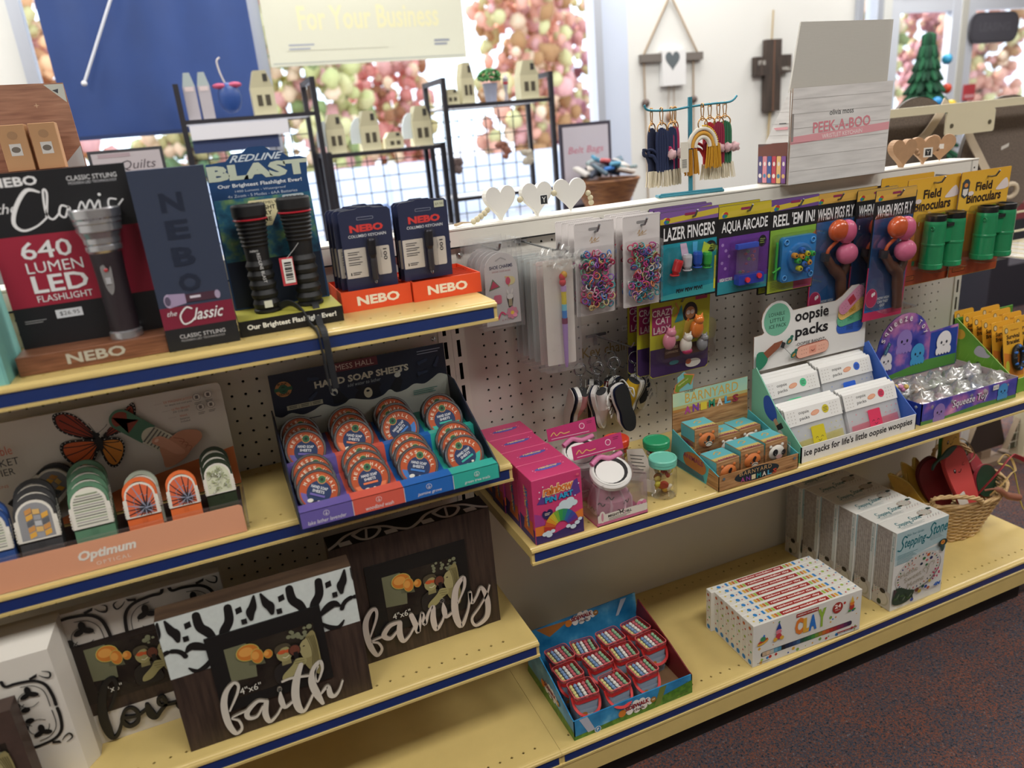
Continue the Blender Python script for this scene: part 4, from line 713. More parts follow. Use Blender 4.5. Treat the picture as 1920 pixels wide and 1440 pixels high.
def heart_motif(d, w, h):
    """white painted band with black hearts, petals and squares"""
    for k in range(3):
        cx = (.27, .74, 1.2)[k]*w
        if k < 2:
            d.stroke([(cx-.95, .92*h), (cx-.9, .72*h), (cx-.5, .58*h), (cx-.02, .32*h)], [.5, .58, .6, .12], MATB, 5); d.stroke([(cx+.95, .9*h), (cx+.85, .68*h), (cx+.4, .52*h), (cx, .32*h)], [.5, .58, .6, .12], MATB, 5)
            for s_ in (-1, 1): d.poly([(cx+s_*1.55-.2, .74*h), (cx+s_*1.55+.2, .76*h), (cx+s_*1.55+.18, .86*h), (cx+s_*1.55-.2, .84*h)], MATB)
    for k in range(3):
        cx = (.03, .5, .98)[k]*w; cy = .27*h
        for s_ in (-1, 1):
            a0, a1 = (12, 82) if s_ > 0 else (98, 168)
            d.stroke([(cx+.85*math.cos(math.radians(q)), cy+.85*math.sin(math.radians(q))) for q in range(a0, a1, 17)], .32, MATB, 2)
            d.stroke([(cx+s_*.95, .38*h), (cx+s_*1.3, .44*h), (cx+s_*1.8, .40*h), (cx+s_*2.6, .26*h)], [.2, .55, .55, .1], MATB, 4)
            d.stroke([(cx+s_*.22, .97*h), (cx+s_*.42, .8*h), (cx+s_*.62, .72*h), (cx+s_*.66, .6*h)], [.14, .52, .58, .28], MATB, 4); d.rect(cx+s_*1.12-.17, .55*h, cx+s_*1.12+.17, .64*h, MATB)
            if k != 1: d.stroke([(cx+s_*.85, .1*h), (cx+s_*1.3, .0*h), (cx+s_*1.9, .06*h), (cx+s_*2.4, .2*h)], [.12, .38, .36, .06], MATB, 4)
def clipx(mb, x0, x1, z0, z1, n0, f0):
    """trim printed shapes that run past the edges of their panel"""
    for i in range(n0, len(mb.v)):
        x, y, z = mb.v[i]; mb.v[i] = (min(max(x, x0), x1), y, min(max(z, z0), z1))
def lobes(d, cx, cy, r, quads='NE'):
    """quatrefoil tile pattern with ivy leaves"""
    for sx in (-1, 1):
        for sy in (-1, 1):
            X = lambda q: cx+sx*q*r; Yy = lambda q: cy+sy*q*r
            d.stroke([(X(.06), Yy(1.0)), (X(.1), Yy(.86)), (X(.3), Yy(.86)), (X(.62), Yy(.8)), (X(.8), Yy(.62)), (X(.86), Yy(.3)), (X(.86), Yy(.05))], .09*r/1.6+.03, MATB, 4)
            d.stroke([(X(.35), Yy(.74)), (X(.55), Yy(.7)), (X(.7), Yy(.55)), (X(.75), Yy(.35)), (X(.75), Yy(.06))], .05, MATB, 4)
            d.stroke([(X(.42+.2*math.cos(math.radians(q))), Yy(.38+.2*math.sin(math.radians(q)))) for q in range(0, 330, 40)], .045, MATB, 3)
            lx, ly = X(.45), Yy(.52)
            for a in (90, 205, 335): d.disc(lx+.085*r*math.cos(math.radians(a)), ly+.085*r*math.sin(math.radians(a)), .11*r, .065*r, MATB, rot=math.radians(a), n=10)
            d.stroke([(X(.0), Yy(.02)), (X(.2), Yy(.2)), (X(.3), Yy(.3))], .05, MATB, 3); d.disc(X(.17), Yy(.3), .07*r, .09*r, MATB, n=10); d.disc(X(.3), Yy(.15), .09*r, .07*r, MATB, n=10)
            d.stroke([(X(.82), Yy(.98)), (X(.95), Yy(.9)), (X(.92), Yy(.78)), (X(.82), Yy(.82)), (X(.75), Yy(.9))], [.04, .1, .12, .09, .04], MATB, 4); d.poly([(X(.55), Yy(.9)), (X(.72), Yy(.96)), (X(.7), Yy(.88)), (X(.56), Yy(.84))], MATB)
def script(mb, strokes, mat, side, thick=.16):
    d = mb.draw((0, 0, 0), X_, Z_, .01)
    for st in strokes:
        h = d.h; d.stroke([(a, c) for a, c, w in st], [max(w*1.08, .12) for a, c, w in st], mat, 6, thick=thick, side=side); d.h = h+.0015
# faith
t = thing('picture_frame', 'dark wood picture frame with white heart band and white script faith', 'picture frame', (-27.6, -11.6, T3))
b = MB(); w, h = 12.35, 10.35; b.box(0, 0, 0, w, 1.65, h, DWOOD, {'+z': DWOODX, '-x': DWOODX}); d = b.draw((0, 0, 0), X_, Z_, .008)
d.rect(.02, h-4.45, w-.02, h-.02, WPAINT); n0 = len(b.v); dd = b.draw((0, 0, h-4.4), X_, Z_, .02); heart_motif(dd, w, 4.4); clipx(b, .03, w-.03, h-4.42, h-.03, n0, 0); b.build('frame_block', t, (0, 0, 0))
b = MB(); b.box(2.45, -.12, 2.2, 9.85, 0, 8.15, MATB); d = b.draw((2.45, -.12, 2.2), X_, Z_); snapshot(d, 1.0, .85, 5.75, 3.95); b.build('photo_mount', t, (0, 0, 0))
b = MB(); script(b, FAITH, M('cfc9bd', .5), M('6b6256', .6)); b.build('script_word', t, (0, -.13, 0), None)
# family
t = thing('picture_frame', 'dark wood picture frame with white script family at the end of the shelf', 'picture frame', (-16.3, -8.8, T3))
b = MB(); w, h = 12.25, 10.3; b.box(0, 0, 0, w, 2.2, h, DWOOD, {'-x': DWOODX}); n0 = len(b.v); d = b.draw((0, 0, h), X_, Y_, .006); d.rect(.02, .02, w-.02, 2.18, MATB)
for k in range(3):
    cx = (-.2, 6.0, 12.3)[k]*1.0; d.stroke([(cx-3, 1.9), (cx-1.7, 1.5), (cx-.8, .6), (cx, .12), (cx+.8, .6), (cx+1.7, 1.5), (cx+3, 1.9)], .3, WP2, 5)
for cx in (3.0, 9.2): d.stroke([(cx-1, 1.35), (cx-.6, .5), (cx, .2), (cx+.6, .5), (cx+1, 1.35), (cx, 1.9), (cx-1, 1.35)], .26, WP2, 4); d.stroke([(cx-.2, .2), (cx+.1, 1.8)], .18, WP2, sm=False)
for cx in (1.3, 4.7, 7.5, 10.9): d.poly([(cx-.45, .1), (cx+.45, .1), (cx+.35, .75), (cx-.5, .7)], WP2)
clipx(b, .02, w-.02, 0, 20, n0, 0)
for i in range(n0, len(b.v)): b.v[i] = (b.v[i][0], min(max(b.v[i][1], .02), 2.18), b.v[i][2])
b.build('frame_block', t, (0, 0, 0))
b = MB(); b.box(2.2, -.12, 2.2, 10.0, 0, 8.2, MATB); d = b.draw((2.2, -.12, 2.2), X_, Z_); snapshot(d, 1.15, .85, 5.75, 4.0); b.build('photo_mount', t, (0, 0, 0))
b = MB(); script(b, [[(a+1.6, c, w_) for a, c, w_ in s_] for s_ in FAMILY], M('cabfb6', .5), M('6b6256', .6)); b.build('script_word', t, (0, -.13, 0))
# love
t = thing('picture_frame', 'picture frame with tile pattern band and black script love behind the others', 'picture frame', (-38.2, -7.8, T3))
b = MB(); w, h = 14.6, 10.5; b.box(0, 0, 0, w, .75, h, WP2, {'+x': WP2}); d = b.draw((0, 0, 0), X_, Z_); d.rect(.01, 2.35, w-.01, 7.9, DWOOD)
n0 = len(b.v); dd = b.draw((0, 0, 0), X_, Z_, .02); lobes(dd, 4.4, 7.3, 3.35); lobes(dd, 11.2, 7.3, 3.35); clipx(b, .05, w-.05, 7.95, h-.03, n0, 0); b.build('frame_block', t, (0, 0, 0))
b = MB(); b.box(4.3, -.05, 3.3, 11.3, 0, 8.0, M('241c18', .5)); d = b.draw((4.3, -.05, 3.3), X_, Z_); snapshot(d, 1.25, .35, 5.2, 3.9); b.build('photo_mount', t, (0, 0, 0))
b = MB(); script(b, LOVE, M('161514', .5), M('0d0c0c', .6), .2); b.build('script_word', t, (0, -.06, 0))
# white block with chamfered rim
t = thing('picture_frame', 'thick white frame with sloped rim and black tile pattern at the left edge', 'picture frame', (-44.0, -9.8, T3))
b = MB(); X1, H1 = 10.7, 10.7
F = [(0, -.0, 0), (10.05, 0, 0), (10.05, 0, 9.55), (0, 0, 9.55)]; B_ = [(0, .9, 0), (X1, .9, 0), (X1, .9, H1), (0, .9, H1)]; K = [(0, 2.0, 0), (X1, 2.0, 0), (X1, 2.0, H1), (0, 2.0, H1)]
b.add(F+B_+K, [(0, 1, 2, 3), (1, 5, 6, 2), (3, 2, 6, 7), (5, 9, 10, 6), (7, 6, 10, 11), (9, 8, 11, 10), (0, 3, 7, 4), (4, 7, 11, 8), (0, 4, 5, 1), (4, 8, 9, 5)], M('ddd8ce', .5))
d = b.draw((0, 0, 0), X_, Z_); lobes(d, 7.1, 5.4, 2.85); lobes(d, 1.4, 5.4, 2.85); b.build('frame_block', t, (0, 0, 0))
t = thing('picture_frame', 'brown wood photo frame cropped by the lower left edge, before the white one', 'picture frame', (-46.4, -11.6, T3))
b = MB(); b.box(0, 0, 0, 10.2, 1.4, 7.3, M('4b3a33', .5, noise_=.2, scale=60)); d = b.draw((0, 0, 0), X_, Z_); snapshot(d, 3.4, 1.2, 6.0, 4.0); b.build('frame_block', t, (0, 0, 0))
# ================================================================ right bay, base deck
CWH = M('d6d6d2', .55)
# sidewalk chalk tray
SKY, GRS = 'SKY', 'GRS'
skyp = ramp_mat('blue sky print', [(.35, '1f6fa3'), (.6, '3b8fc0'), (.8, '7db9d6')], nscale=22, r=.3); grass = ramp_mat('green grass print', [(.4, '3c6b22'), (.7, '5e8e2e')], nscale=90, r=.35)
t = thing('chalk_display_tray', 'blue cardboard tray of sidewalk chalk buckets on the base shelf', 'display box', (-.75, -14.3, TD))
b = MB(); w = 11.3; RD = M('6e1a1c', .5); sd = [(0, 0), (9.2, 0), (8.3, 4.3), (3.4, 3.0), (.4, 1.95), (0, 1.9)]
b.slab(sd, (0, 0, 0), Y_, Z_, -.1, RD, skyp); b.add([(-.004, y, z) for y, z in sd], [(5, 4, 3, 2, 1, 0)], skyp); b.add([(-.012, 0, 0), (-.012, 9.2, 0), (-.012, 9.0, .9), (-.012, 4, 1.0), (-.012, 0, .8)], [(4, 3, 2, 1, 0)], grass)
b.slab(sd, (w, 0, 0), Y_, Z_, .1, RD, RD); b.box(.1, .1, .02, w-.1, 9.0, .12, '8a6a4c')
b.box(0, 0, 0, w, .1, 1.9, skyp); d = b.draw((0, 0, 0), X_, Z_); d.poly([(0, 0), (w, 0), (w, 1.35), (8.5, .95), (5, .55), (0, .35)], grass); d.poly([(.5, 1.88), (1.25, 1.88), (1.9, .35), (1.25, .3)], 'b3b5c4'); d.poly([(8.1, 1.88), (8.75, 1.88), (8.1, .2), (7.5, .15)], '6f7a36')
def cloud_logo(d, cx, cy, k=1.0):
    for x, y, r in ((-1.3, 0, .35), (-.8, .25, .35), (-.2, .38, .4), (.5, .38, .38), (1.1, .2, .35), (1.4, -.1, .32), (.7, -.3, .38), (-.1, -.35, .4), (-.9, -.3, .36)): d.disc(cx+x*k, cy+y*k, r*k, r*k, 'e6e2dc')
    d.disc(cx-1.75*k, cy-.15*k, .42*k, .42*k, 'cf7a2a'); d.text('SIDEWALK', cx-1.4*k, cy-.12*k, 2.7*k, .5*k, '8c1d2c', bold=.05, rot=.03); d.text('chalk', cx-.5*k, cy-.5*k, 1.3*k, .32*k, '5a2a2a', bold=.02); d.text('FUN', cx-1.2*k, cy+.42*k, .6*k, .2*k, '1b2f5c', bold=.03); d.disc(cx+1.75*k, cy+.05*k, .33*k, .33*k, '9a6a2c'); d.text('20', cx+1.6*k, cy-.02*k, .32*k, .2*k, 'f0e0c0', bold=.03)
cloud_logo(d, 5.9, .95, .85); d.text('3+', 10.6, 1.35, .25, .16, '22303c'); d.text('toysmith', 9.7, .3, 1.1, .2, '24361c'); d.disc(2.1, .3, .3, .3, 'e6e6e6'); d.disc(2.1, .3, .25, .25, '2b7ab0'); d.text('P', 2.0, .17, .2, .27, 'e6e6e6', bold=.02)
d = b.draw((0, 9.2, 0), -Y_, Z_); cloud_logo(d, 5.0, 1.5, .85)
b.slab([(0, 0), (w, 0), (w, 4.65), (0, 4.35)], (0, 8.35, 0), X_, (Z_*1-Y_*-.12), .1, skyp); d = b.draw((0, 8.35, 0), X_, (Z_*1-Y_*-.12)); d.poly([(2.2, 3.2), (4.4, 4.2), (1.0, 4.3)], 'a8692c'); cloud_logo(d, 5.6, 4.0, .8); d.poly([(9.0, 3.0), (9.3, 3.0), (10.3, 4.5), (9.7, 4.5)], 'a9b6c4')
b.build('tray', t, (0, 0, 0))
LIDR = M('b8474c', .3, coat=.4, alpha=.55); REDP = M('c22d2c', .32, coat=.4); CH = ['d9cf8a', '7d9ac4', 'e6e2da', 'c2606a', '8fb892']
def bucket(loc, rz, label, handle=True):
    t = thing('chalk_bucket', label, 'chalk bucket', loc, rz, 'sidewalk chalk buckets in the blue tray')
    b = MB(); lo, hi = rr(-.95, -.85, .95, .85, .25, 3), rr(-1.08, -.98, 1.08, .98, .3, 3); n = len(lo); zz = [0, 2.35, 2.36, 2.75]; R = [lo, [(x*.5+u*.5, y*.5+v*.5) for (x, y), (u, v) in zip(lo, hi)], hi, hi]
    cb = M('8f9dae', .4)
    for q in range(3): b.add([(x, y, zz[q]) for x, y in R[q]]+[(x, y, zz[q+1]) for x, y in R[q+1]], [(k, (k+1) % n, n+(k+1) % n, n+k) for k in range(n)], (cb, REDP, REDP)[q], False)
    b.add([(x, y, 0) for x, y in lo], [tuple(range(n))[::-1]], cb); d = b.draw((-.9, -.93, .3), X_, (Z_*1-Y_*.05)); d.poly([(.1, .1), (1.7, .1), (1.7, 1.4), (.1, 1.5)], '9fb0c2'); d.disc(.5, .9, .3, .3, 'd08a3c'); cloud_logo(d, .95, .6, .42); b.build('bucket_body', t, (0, 0, 0))
    b = MB()
    for k, c in enumerate(CH):
        x = -.75+.375*k
        for q in range(5): b.ball((x, -.72+.36*q, 2.72), (.17, .2, .17), M(c, .8), 8, 5)
    b.build('chalk_sticks', t, (0, 0, 0))
    b = MB(); L1 = rr(-1.12, -1.02, 1.12, 1.02, .3, 3); L2 = rr(-1.04, -.94, 1.04, .94, .28, 3)
    b.add([(x, y, 2.7) for x, y in L1]+[(x, y, 3.0) for x, y in L1], [(k, (k+1) % n, n+(k+1) % n, n+k) for k in range(n)], LIDR); b.add([(x, y, 3.0) for x, y in L1]+[(x, y, 3.02) for x, y in L2], [(k, (k+1) % n, n+(k+1) % n, n+k) for k in range(n)], M('c65a5c', .3, coat=.4)); b.add([(x, y, 2.97) for x, y in L2], [tuple(range(n))], BLIS); b.build('lid', t, (0, 0, 0))
    if handle: b = MB(); b.tube(smooth([(-1.1, -.2, 2.55), (-1.12, -.75, 2.0), (-.75, -1.25, 1.55), (0, -1.42, 1.35), (.75, -1.25, 1.55), (1.12, -.75, 2.0), (1.1, -.2, 2.55)], 5), 0, REDP, flat=(.22, .09, (0, 1, -1))); b.build('handle', t, (0, 0, 0))
    return t
pos = [(1.3, -7.9, 4), (3.65, -8.05, -6), (6.35, -7.95, 3), (9.0, -7.9, 8), (.95, -10.2, 2), (3.85, -10.05, 5), (6.35, -10.25, -3), (9.15, -10.15, 4), (1.1, -12.55, -3), (3.8, -13.0, 4), (6.65, -12.75, 3)]
rw = ['in the back row, %s' % s_ for s_ in ('leftmost', 'second from the left', 'third from the left', 'right end')]+['in the middle row, %s' % s_ for s_ in ('left end', 'second from the left', 'third from the left', 'at the right with its handle down')]+['in the front row, at the left corner', 'in the front row, between two others', 'in the front row, beside the empty corner']
b0 = None
for (x, y, rz), s_ in zip(pos, rw):
    if b0 is None: b0 = bucket((x, y, TD+.14), rz, 'red lidded chalk bucket '+s_)
    else: dup(b0, (x, y, TD+.14), rz, 'red lidded chalk bucket '+s_)
# modelling clay boxes: eight in a row, flush
def clay_box(loc, rz, label):
    b = MB(); w, h, dp = 11.95, 4.35, .8; P = M('dcdad2', .42)
    b.bbox(0, 0, 0, w, dp, h, P, .03); random.seed(5); d = b.draw((0, 0, 0), X_, Z_); cs = ['2f7fc0', 'd9a63c', '9cb84a', 'b8372c', 'd97a3c', '2a56a0', '7fa64a']
    for k in range(46):
        x, y = random.uniform(.25, w-.3), random.choice([random.uniform(.2, .6), random.uniform(1.55, 4.1)])
        if 3.3 < x < 8.4 and y > 1.5: continue
        d.disc(x, y, random.choice([.06, .09, .14, .17]), None, random.choice(cs), n=10); d.h = .014
    d.h = .02; gr = ['2f2a28', 'c0a88c', 'd3b594', 'b7b8b0', '6ba3bd', '4d8aa8', '1a1a1e', '1f2a44', '22355c', '2a4570', '355a86', '1f4a44', '205c40', '2c7040', '3f8a3c', '6f8f34', '9c7a2c', 'c06a2c', 'c4532c', 'b0382c', '9c2c30', '8c2a44', '7a2a50', '5a2a52', '3a2444']
    d.rrect(.85, .82, 10.95, 1.32, .2, gr[0])
    for k, c in enumerate(gr[1:]): d.rect(1.0+k*.41, .86, 1.0+k*.41+.4, 1.28, c); d.h = .03
    d.h = .034; d.rect(4.55, 3.72, 7.0, 4.1, '9c2b22'); d.text('rainbow modeling', 4.65, 3.8, 2.25, .22, 'f0e0d8', bold=.02)
    for ch, x, c, hh in (('C', 4.45, 'd97a2c', 1.75), ('L', 5.35, 'd9a63c', 1.55), ('A', 5.95, '2a6fc0', 1.65), ('Y', 6.95, '8fb03c', 1.95)): d.text(ch, x, 1.85, .9, hh, M(c), bold=.06)
    d.disc(9.15, 3.3, .58, .58, '9c2b22'); d.text('24', 8.8, 3.25, .7, .42, 'f4e8e0', bold=.03); d.text('colors', 8.85, 3.0, .6, .16, 'f4e8e0')
    d.disc(1.0, 2.4, .62, .2, 'd9a63c', rot=.3); d.disc(1.0, 2.55, .55, .15, 'b0442c', rot=.3); d.disc(1.0, 2.75, .28, .25, '3f8a5c'); d.disc(1.1, 3.05, .1, .12, '2a6fc0')
    d.poly([(2.35, 3.2), (2.95, 3.2), (2.7, 3.95)], '1f3f8c'); d.disc(2.65, 2.95, .3, .28, 'd07a8a'); d.disc(2.65, 2.5, .32, .3, 'c03a44'); d.disc(2.3, 2.25, .22, .2, 'd9a63c'); d.disc(3.0, 2.25, .22, .2, 'd9a63c'); d.disc(2.68, 4.02, .08, None, '3f8a5c')
    d.disc(10.75, 2.9, .28, .33, 'b0382c'); d.disc(10.75, 3.3, .26, .25, 'd97a2c'); d.poly([(10.55, 3.4), (10.95, 3.4), (10.75, 4.1)], 'd9b03c'); d.disc(10.5, 2.55, .2, .1, '3f8a3c'); d.disc(11.0, 2.6, .2, .1, '3f8a3c'); d.lines(9.2, .5, 2.3, 1, .2, '9c2b22', .12, .05); d.lines(.4, .35, 1.3, 1, .2, '6a6a6a', .06)
    d = b.draw((0, 0, h), X_, Y_); d.rect(3.2, .16, 8.4, .66, '9c2b22'); d.text('rainbow modeling clay', 3.45, .25, 4.7, .3, 'f0e0d8', bold=.035)
    for x, c in ((2.9, '9cb84a'), (2.6, 'c0702c'), (2.3, 'd9a63c'), (1.85, '2f7fc0'), (8.5, '9cb84a'), (8.85, 'c0702c'), (9.2, 'd9a63c'), (9.6, '2f7fc0')): d.rect(x, .18, x+.24, .64, c); d.h = .02
    for x, y, r_, c in ((1.1, .4, .2, '2f7fc0'), (.45, .55, .1, 'd9c05a'), (.8, .2, .06, '9cb84a'), (1.5, .3, .07, 'b8372c'), (10.3, .3, .08, 'b8372c'), (10.8, .5, .14, '9cb84a'), (11.3, .4, .07, 'b8372c'), (11.7, .6, .08, '2f7fc0')): d.disc(x, y, r_, None, c, n=10)
    d = b.draw((0, dp, 0), -Y_, Z_)
    for x, y, r_, c in ((.4, .4, .24, '2f7fc0'), (.25, 1.0, .08, 'b8372c'), (.55, 1.5, .1, '3f9c6c'), (.3, 2.1, .06, 'b8372c'), (.5, 2.6, .13, '9cb84a'), (.2, 3.1, .06, 'c0702c'), (.55, 3.4, .09, 'b8372c'), (.35, 3.9, .16, 'c0602c')): d.disc(x, y, r_, None, c, n=10)
    return tag(b.build('clay_box', loc=loc, rot=(0, 0, rz)), label, 'box', 'modelling clay boxes on the base shelf')
c0 = clay_box((16.9, -14.35, TD), -2.5, 'front box of the row of dotted rainbow modelling clay boxes')
for k, s_ in enumerate(('second', 'third', 'fourth', 'fifth', 'sixth', 'seventh')): dup(c0, (16.9+.035*(k+1), -14.35+.815*(k+1), TD), -2.5, s_+' from the front in the row of rainbow modelling clay boxes')
dup(c0, (16.9-.1, -14.35+.815*7, TD), -2.5, 'rearmost in the row of rainbow modelling clay boxes')
# stepping stone kits
PRT = M('dad9d3', .4); SIDE = ramp_mat('grey stone print', [(.4, '8f8781'), (.6, 'a39b94')], nscale=120, r=.5)
def script_title(d, x, y, k, c):
    d.stroke([(x+.9*k, y+1.05*k), (x+.62*k, y+1.2*k), (x+.4*k, y+.8*k), (x+.55*k, y+.4*k), (x+.3*k, y+.02*k), (x, y+.1*k)], .13*k, c)
    d.text('tepping', x+.7*k, y-.1*k, 2.35*k, 1.0*k, c, bold=.02, shear=.3)
    d.stroke([(x+4.0*k, y+1.35*k), (x+3.75*k, y+1.5*k), (x+3.5*k, y+1.1*k), (x+3.65*k, y+.7*k), (x+3.4*k, y+.3*k), (x+3.1*k, y+.4*k)], .13*k, c); d.text('tone', x+3.8*k, y+.4*k, 1.6*k, .85*k, c, bold=.02, shear=.3)
def stone_kit(loc, label):
    b = MB(); w, h, dp = 6.75, 8.55, 2.16; TC = '1f6f78'
    b.bbox(0, 0, 0, w, dp, h, PRT, .03); d = b.draw((0, 0, 0), X_, Z_); d.poly([(.05, 5.2), (w-.05, 6.0), (w-.05, h-.05), (.05, h-.05)], M('a6bfc2', .4)); d.rect(.05, 5.0, w-.05, 5.6, M('b4c5c6', .4))
    d.text('Make Your Garden', 1.3, 7.8, 2.2, .26, TC, shear=.3); script_title(d, .3, 6.5, 1.18, TC)
    d.lines(.3, 6.0, 2.6, 7, .15, '5d8c92', .045, .3); d.lines(4.4, 6.9, 1.8, 4, .13, '7a8c90', .03, .3)
    d.disc(3.35, 3.35, 2.95, 1.95, '8d8a86', rot=.16, n=40); d.disc(3.25, 3.5, 2.93, 1.93, 'c4bfb8', rot=.16, n=40)
    random.seed(3); gm = ['a82a34', '1f3a7a', '2c6a3c', 'c05a2c', '27334f', '6a7a2c']
    for q in range(34):
        a = q*6.283/34; x, y = 2.62*math.cos(a), 1.66*math.sin(a); d.disc(3.25+x*math.cos(.16)-y*math.sin(.16), 3.5+x*math.sin(.16)+y*math.cos(.16), .11, .07, gm[q % 6], rot=a, n=8); d.h = .05
    for x, y, r_, c in ((3.9, 4.7, .2, '2c6a3c'), (4.45, 4.95, .2, 'c05a2c'), (3.6, 4.2, .18, '1f2a3f'), (4.3, 4.4, .17, 'c0686a'), (4.85, 4.5, .2, '1f2a5c'), (4.3, 3.9, .16, '2c6a3c')): d.disc(x, y, r_, r_*.8, c)
    for q in range(6): a = q*1.047+.2; d.disc(2.2+.42*math.cos(a), 4.35+.34*math.sin(a), .15, .05, 'c07a6a', rot=a, n=8)
    for s_, x, y, w_ in (('Home', .95, 3.4, 2.2), ('Sweet', 1.5, 2.75, 2.2), ('Home', 2.0, 2.1, 2.1)): d.text(s_, x, y, w_, .55, '9a927a', bold=-.01, rot=.16)
    d.stroke([(4.4, 2.9), (4.6, 3.6), (4.5, 4.0)], .06, '9a927a'); d.stroke([(4.55, 3.7), (4.9, 4.1), (5.3, 4.0), (5.2, 3.7)], .06, '9a927a'); d.stroke([(4.5, 3.4), (4.2, 3.7), (3.9, 3.5), (4.1, 3.2)], .06, '9a927a')
    d.poly(smooth([(.1, .9), (.2, 2.2), (.6, 2.5), (1.3, 2.3), (2.0, 1.9), (2.9, 1.5), (2.4, .7), (1.2, .5)], 3, True), '2c3d2e'); d.poly([(.1, 1.5), (.15, 2.5), (.6, 2.2)], '4a3a3c')
    for q in range(9): d.disc(.5+.27*q, 1.3-.06*q+.3*(q % 2), .28, .1, ['3f5a2c', '5d6a52', '24361c'][q % 3], rot=q, n=8)
    d.disc(6.1, 6.0-.2, .62, .4, '2f3a30'); d.disc(6.15, 5.3, .25, .5, '2f4a44'); d.disc(6.1, 5.85, .28, .24, 'd08a2c'); d.disc(6.1, 5.85, .12, .1, 'b0502c')
    for x, y, r_, c in ((3.2, 1.5, .26, '6a3a2c'), (3.55, 1.25, .24, 'b09a3c'), (3.95, 1.65, .2, '1f4a3c'), (4.35, 1.5, .2, '2c3f8c'), (4.7, 1.25, .2, 'a8583c'), (2.6, .6, .22, '3c4f9c'), (4.8, 2.0, .18, 'b8a03c'), (5.2, 2.1, .12, '8c2a4c'), (5.3, 2.35, .1, '1f2a4c')): d.disc(x, y, r_, r_*.85, c)
    for q in range(7): d.disc(5.6+.35*math.cos(q), 2.7+.45*math.sin(q), .14, .1, 'b8345c', rot=q, n=8)
    d.text('4M', 5.35, 1.15, .95, .42, '1f5ab0', bold=.05, shear=.2); d.text('WARNING:', .6, .35, .8, .12, '4a4a4a'); d.lines(.3, .2, 4.4, 2, .09, '9a9a9a', .025, .1)
    d = b.draw((0, 0, h), X_, Y_); script_title(d, .9, .62, .62, TC); d.disc(5.2, 1.45, .85, .5, 'b8b4aa', n=24)
    for q in range(14): a = q*.449; d.disc(5.2+.72*math.cos(a), 1.45+.4*math.sin(a), .05, None, gm[q % 6], n=6); d.h = .03
    d.disc(4.45, 1.2, .25, .12, '2c2a1c'); d.disc(6.1, 1.8, .3, .16, '1f3a34'); d.lines(1.1, 1.75, 2.2, 1, .1, '9ab', .02) if 0 else None; d.lines(.9, .5, 3.2, 3, .12, '8fa0a2', .03, .2)
    for q in range(16): d.disc(4.6+.12*q, .55+.25*(q % 3)*.5, .04, None, gm[q % 6], n=6); d.h = .035
    b.add([(-.006, .06, .05), (-.006, dp-.06, .05), (-.006, dp-.06, h-.05), (-.006, .06, h-.05)], [(3, 2, 1, 0)], SIDE)
    d = b.draw((0, dp, 0), -Y_, Z_, .02); d.rect(1.72, .1, 2.08, h-.1, 'c9cdc9'); d.text('Stepping Stone', 1.78, 5.4, 2.6, .2, TC, rot=1.5708) if 0 else d.text('Stepping Stone', 2.02, 5.4, 2.7, .24, TC, rot=1.5708)
    for q in range(5): d.rect(.35+.22*q, 2.3, .39+.22*q, 7.6-.3*(q % 2), 'c4bdb6')
    d.rect(.1, .1, 2.05, 2.0, 'b9b2aa'); d.disc(1.3, 1.0, .62, .75, 'a59f8c'); d.disc(1.25, 1.05, .52, .64, 'bfb9ac'); d.disc(1.2, 1.85, .32, .25, '2c241c'); d.disc(.9, .5, .25, .3, '2f3a28')
    for q in range(14): d.disc(.15+.09*q+.2*((q*5) % 3)*.4, 1.2+.35*((q*7) % 4)*.7, .05, None, gm[q % 6], n=6); d.h = .05
    return tag(b.build('craft_kit_box', loc=loc), label, 'box', 'stepping stone kits on the base shelf')
k0 = stone_kit((33.15, -14.42, TD), 'front stepping stone kit box with its pebble ring picture showing')
for k, s_ in enumerate(('second', 'third', 'fourth', 'fifth')): dup(k0, (33.15-.12*(k+1)-.05*(k % 2), -14.42+2.2*(k+1), TD), None, s_+' stepping stone kit box from the front of the row')
dup(k0, (32.35, -14.42+2.2*5, TD), None, 'rearmost stepping stone kit box by the back panel')
# wicker basket with fruit and vegetable purses
wick = ramp_mat('wicker', [(.3, 'a07c4c'), (.6, 'd9b986')], nscale=30, scale=(1, 1, 6), r=.55); wick2 = M('c9a873', .55)
t = thing('wicker_basket', 'pale wicker basket of fruit shaped purses on the base shelf', 'basket', (50.6, -6.3, TD))
b = MB(); N = 54; A_, B_2 = 4.1, 2.9
def rad(z): return 1+.62*(z/5.2)**1.1
for r_ in range(20):
    z = .15+r_*.26; k = rad(z); pts = []
    for i in range(N*2):
        a = 2*math.pi*i/(N*2); o = .09*math.cos(N/3*a+math.pi*(r_ % 2)); pts.append(((A_*k+o)*math.cos(a), (B_2*k+o)*math.sin(a), z))
    b.tube(pts, .125, wick, 5, True)
for i in range(18): a = 2*math.pi*(i+.5)/18; b.tube([((A_*rad(z)+.02)*math.cos(a), (B_2*rad(z)+.02)*math.sin(a), z) for z in (0, 1.5, 3, 4.5, 5.4)], .1, wick2, 5)
b.lathe([(.1, .1), (3.0, .1)], (0, 0, 0), 24, wick2); 
for q in range(2): b.tube([((A_*rad(5.3)+.08*math.cos(9*a+3.14*q))*math.cos(a), (B_2*rad(5.3)+.08*math.cos(9*a+3.14*q))*math.sin(a), 5.4+.13*math.sin(9*a+3.14*q)) for a in (2*math.pi*i/72 for i in range(72))], .17, wick, 6, True)
b.build('woven_body', t, (0, 0, 0))
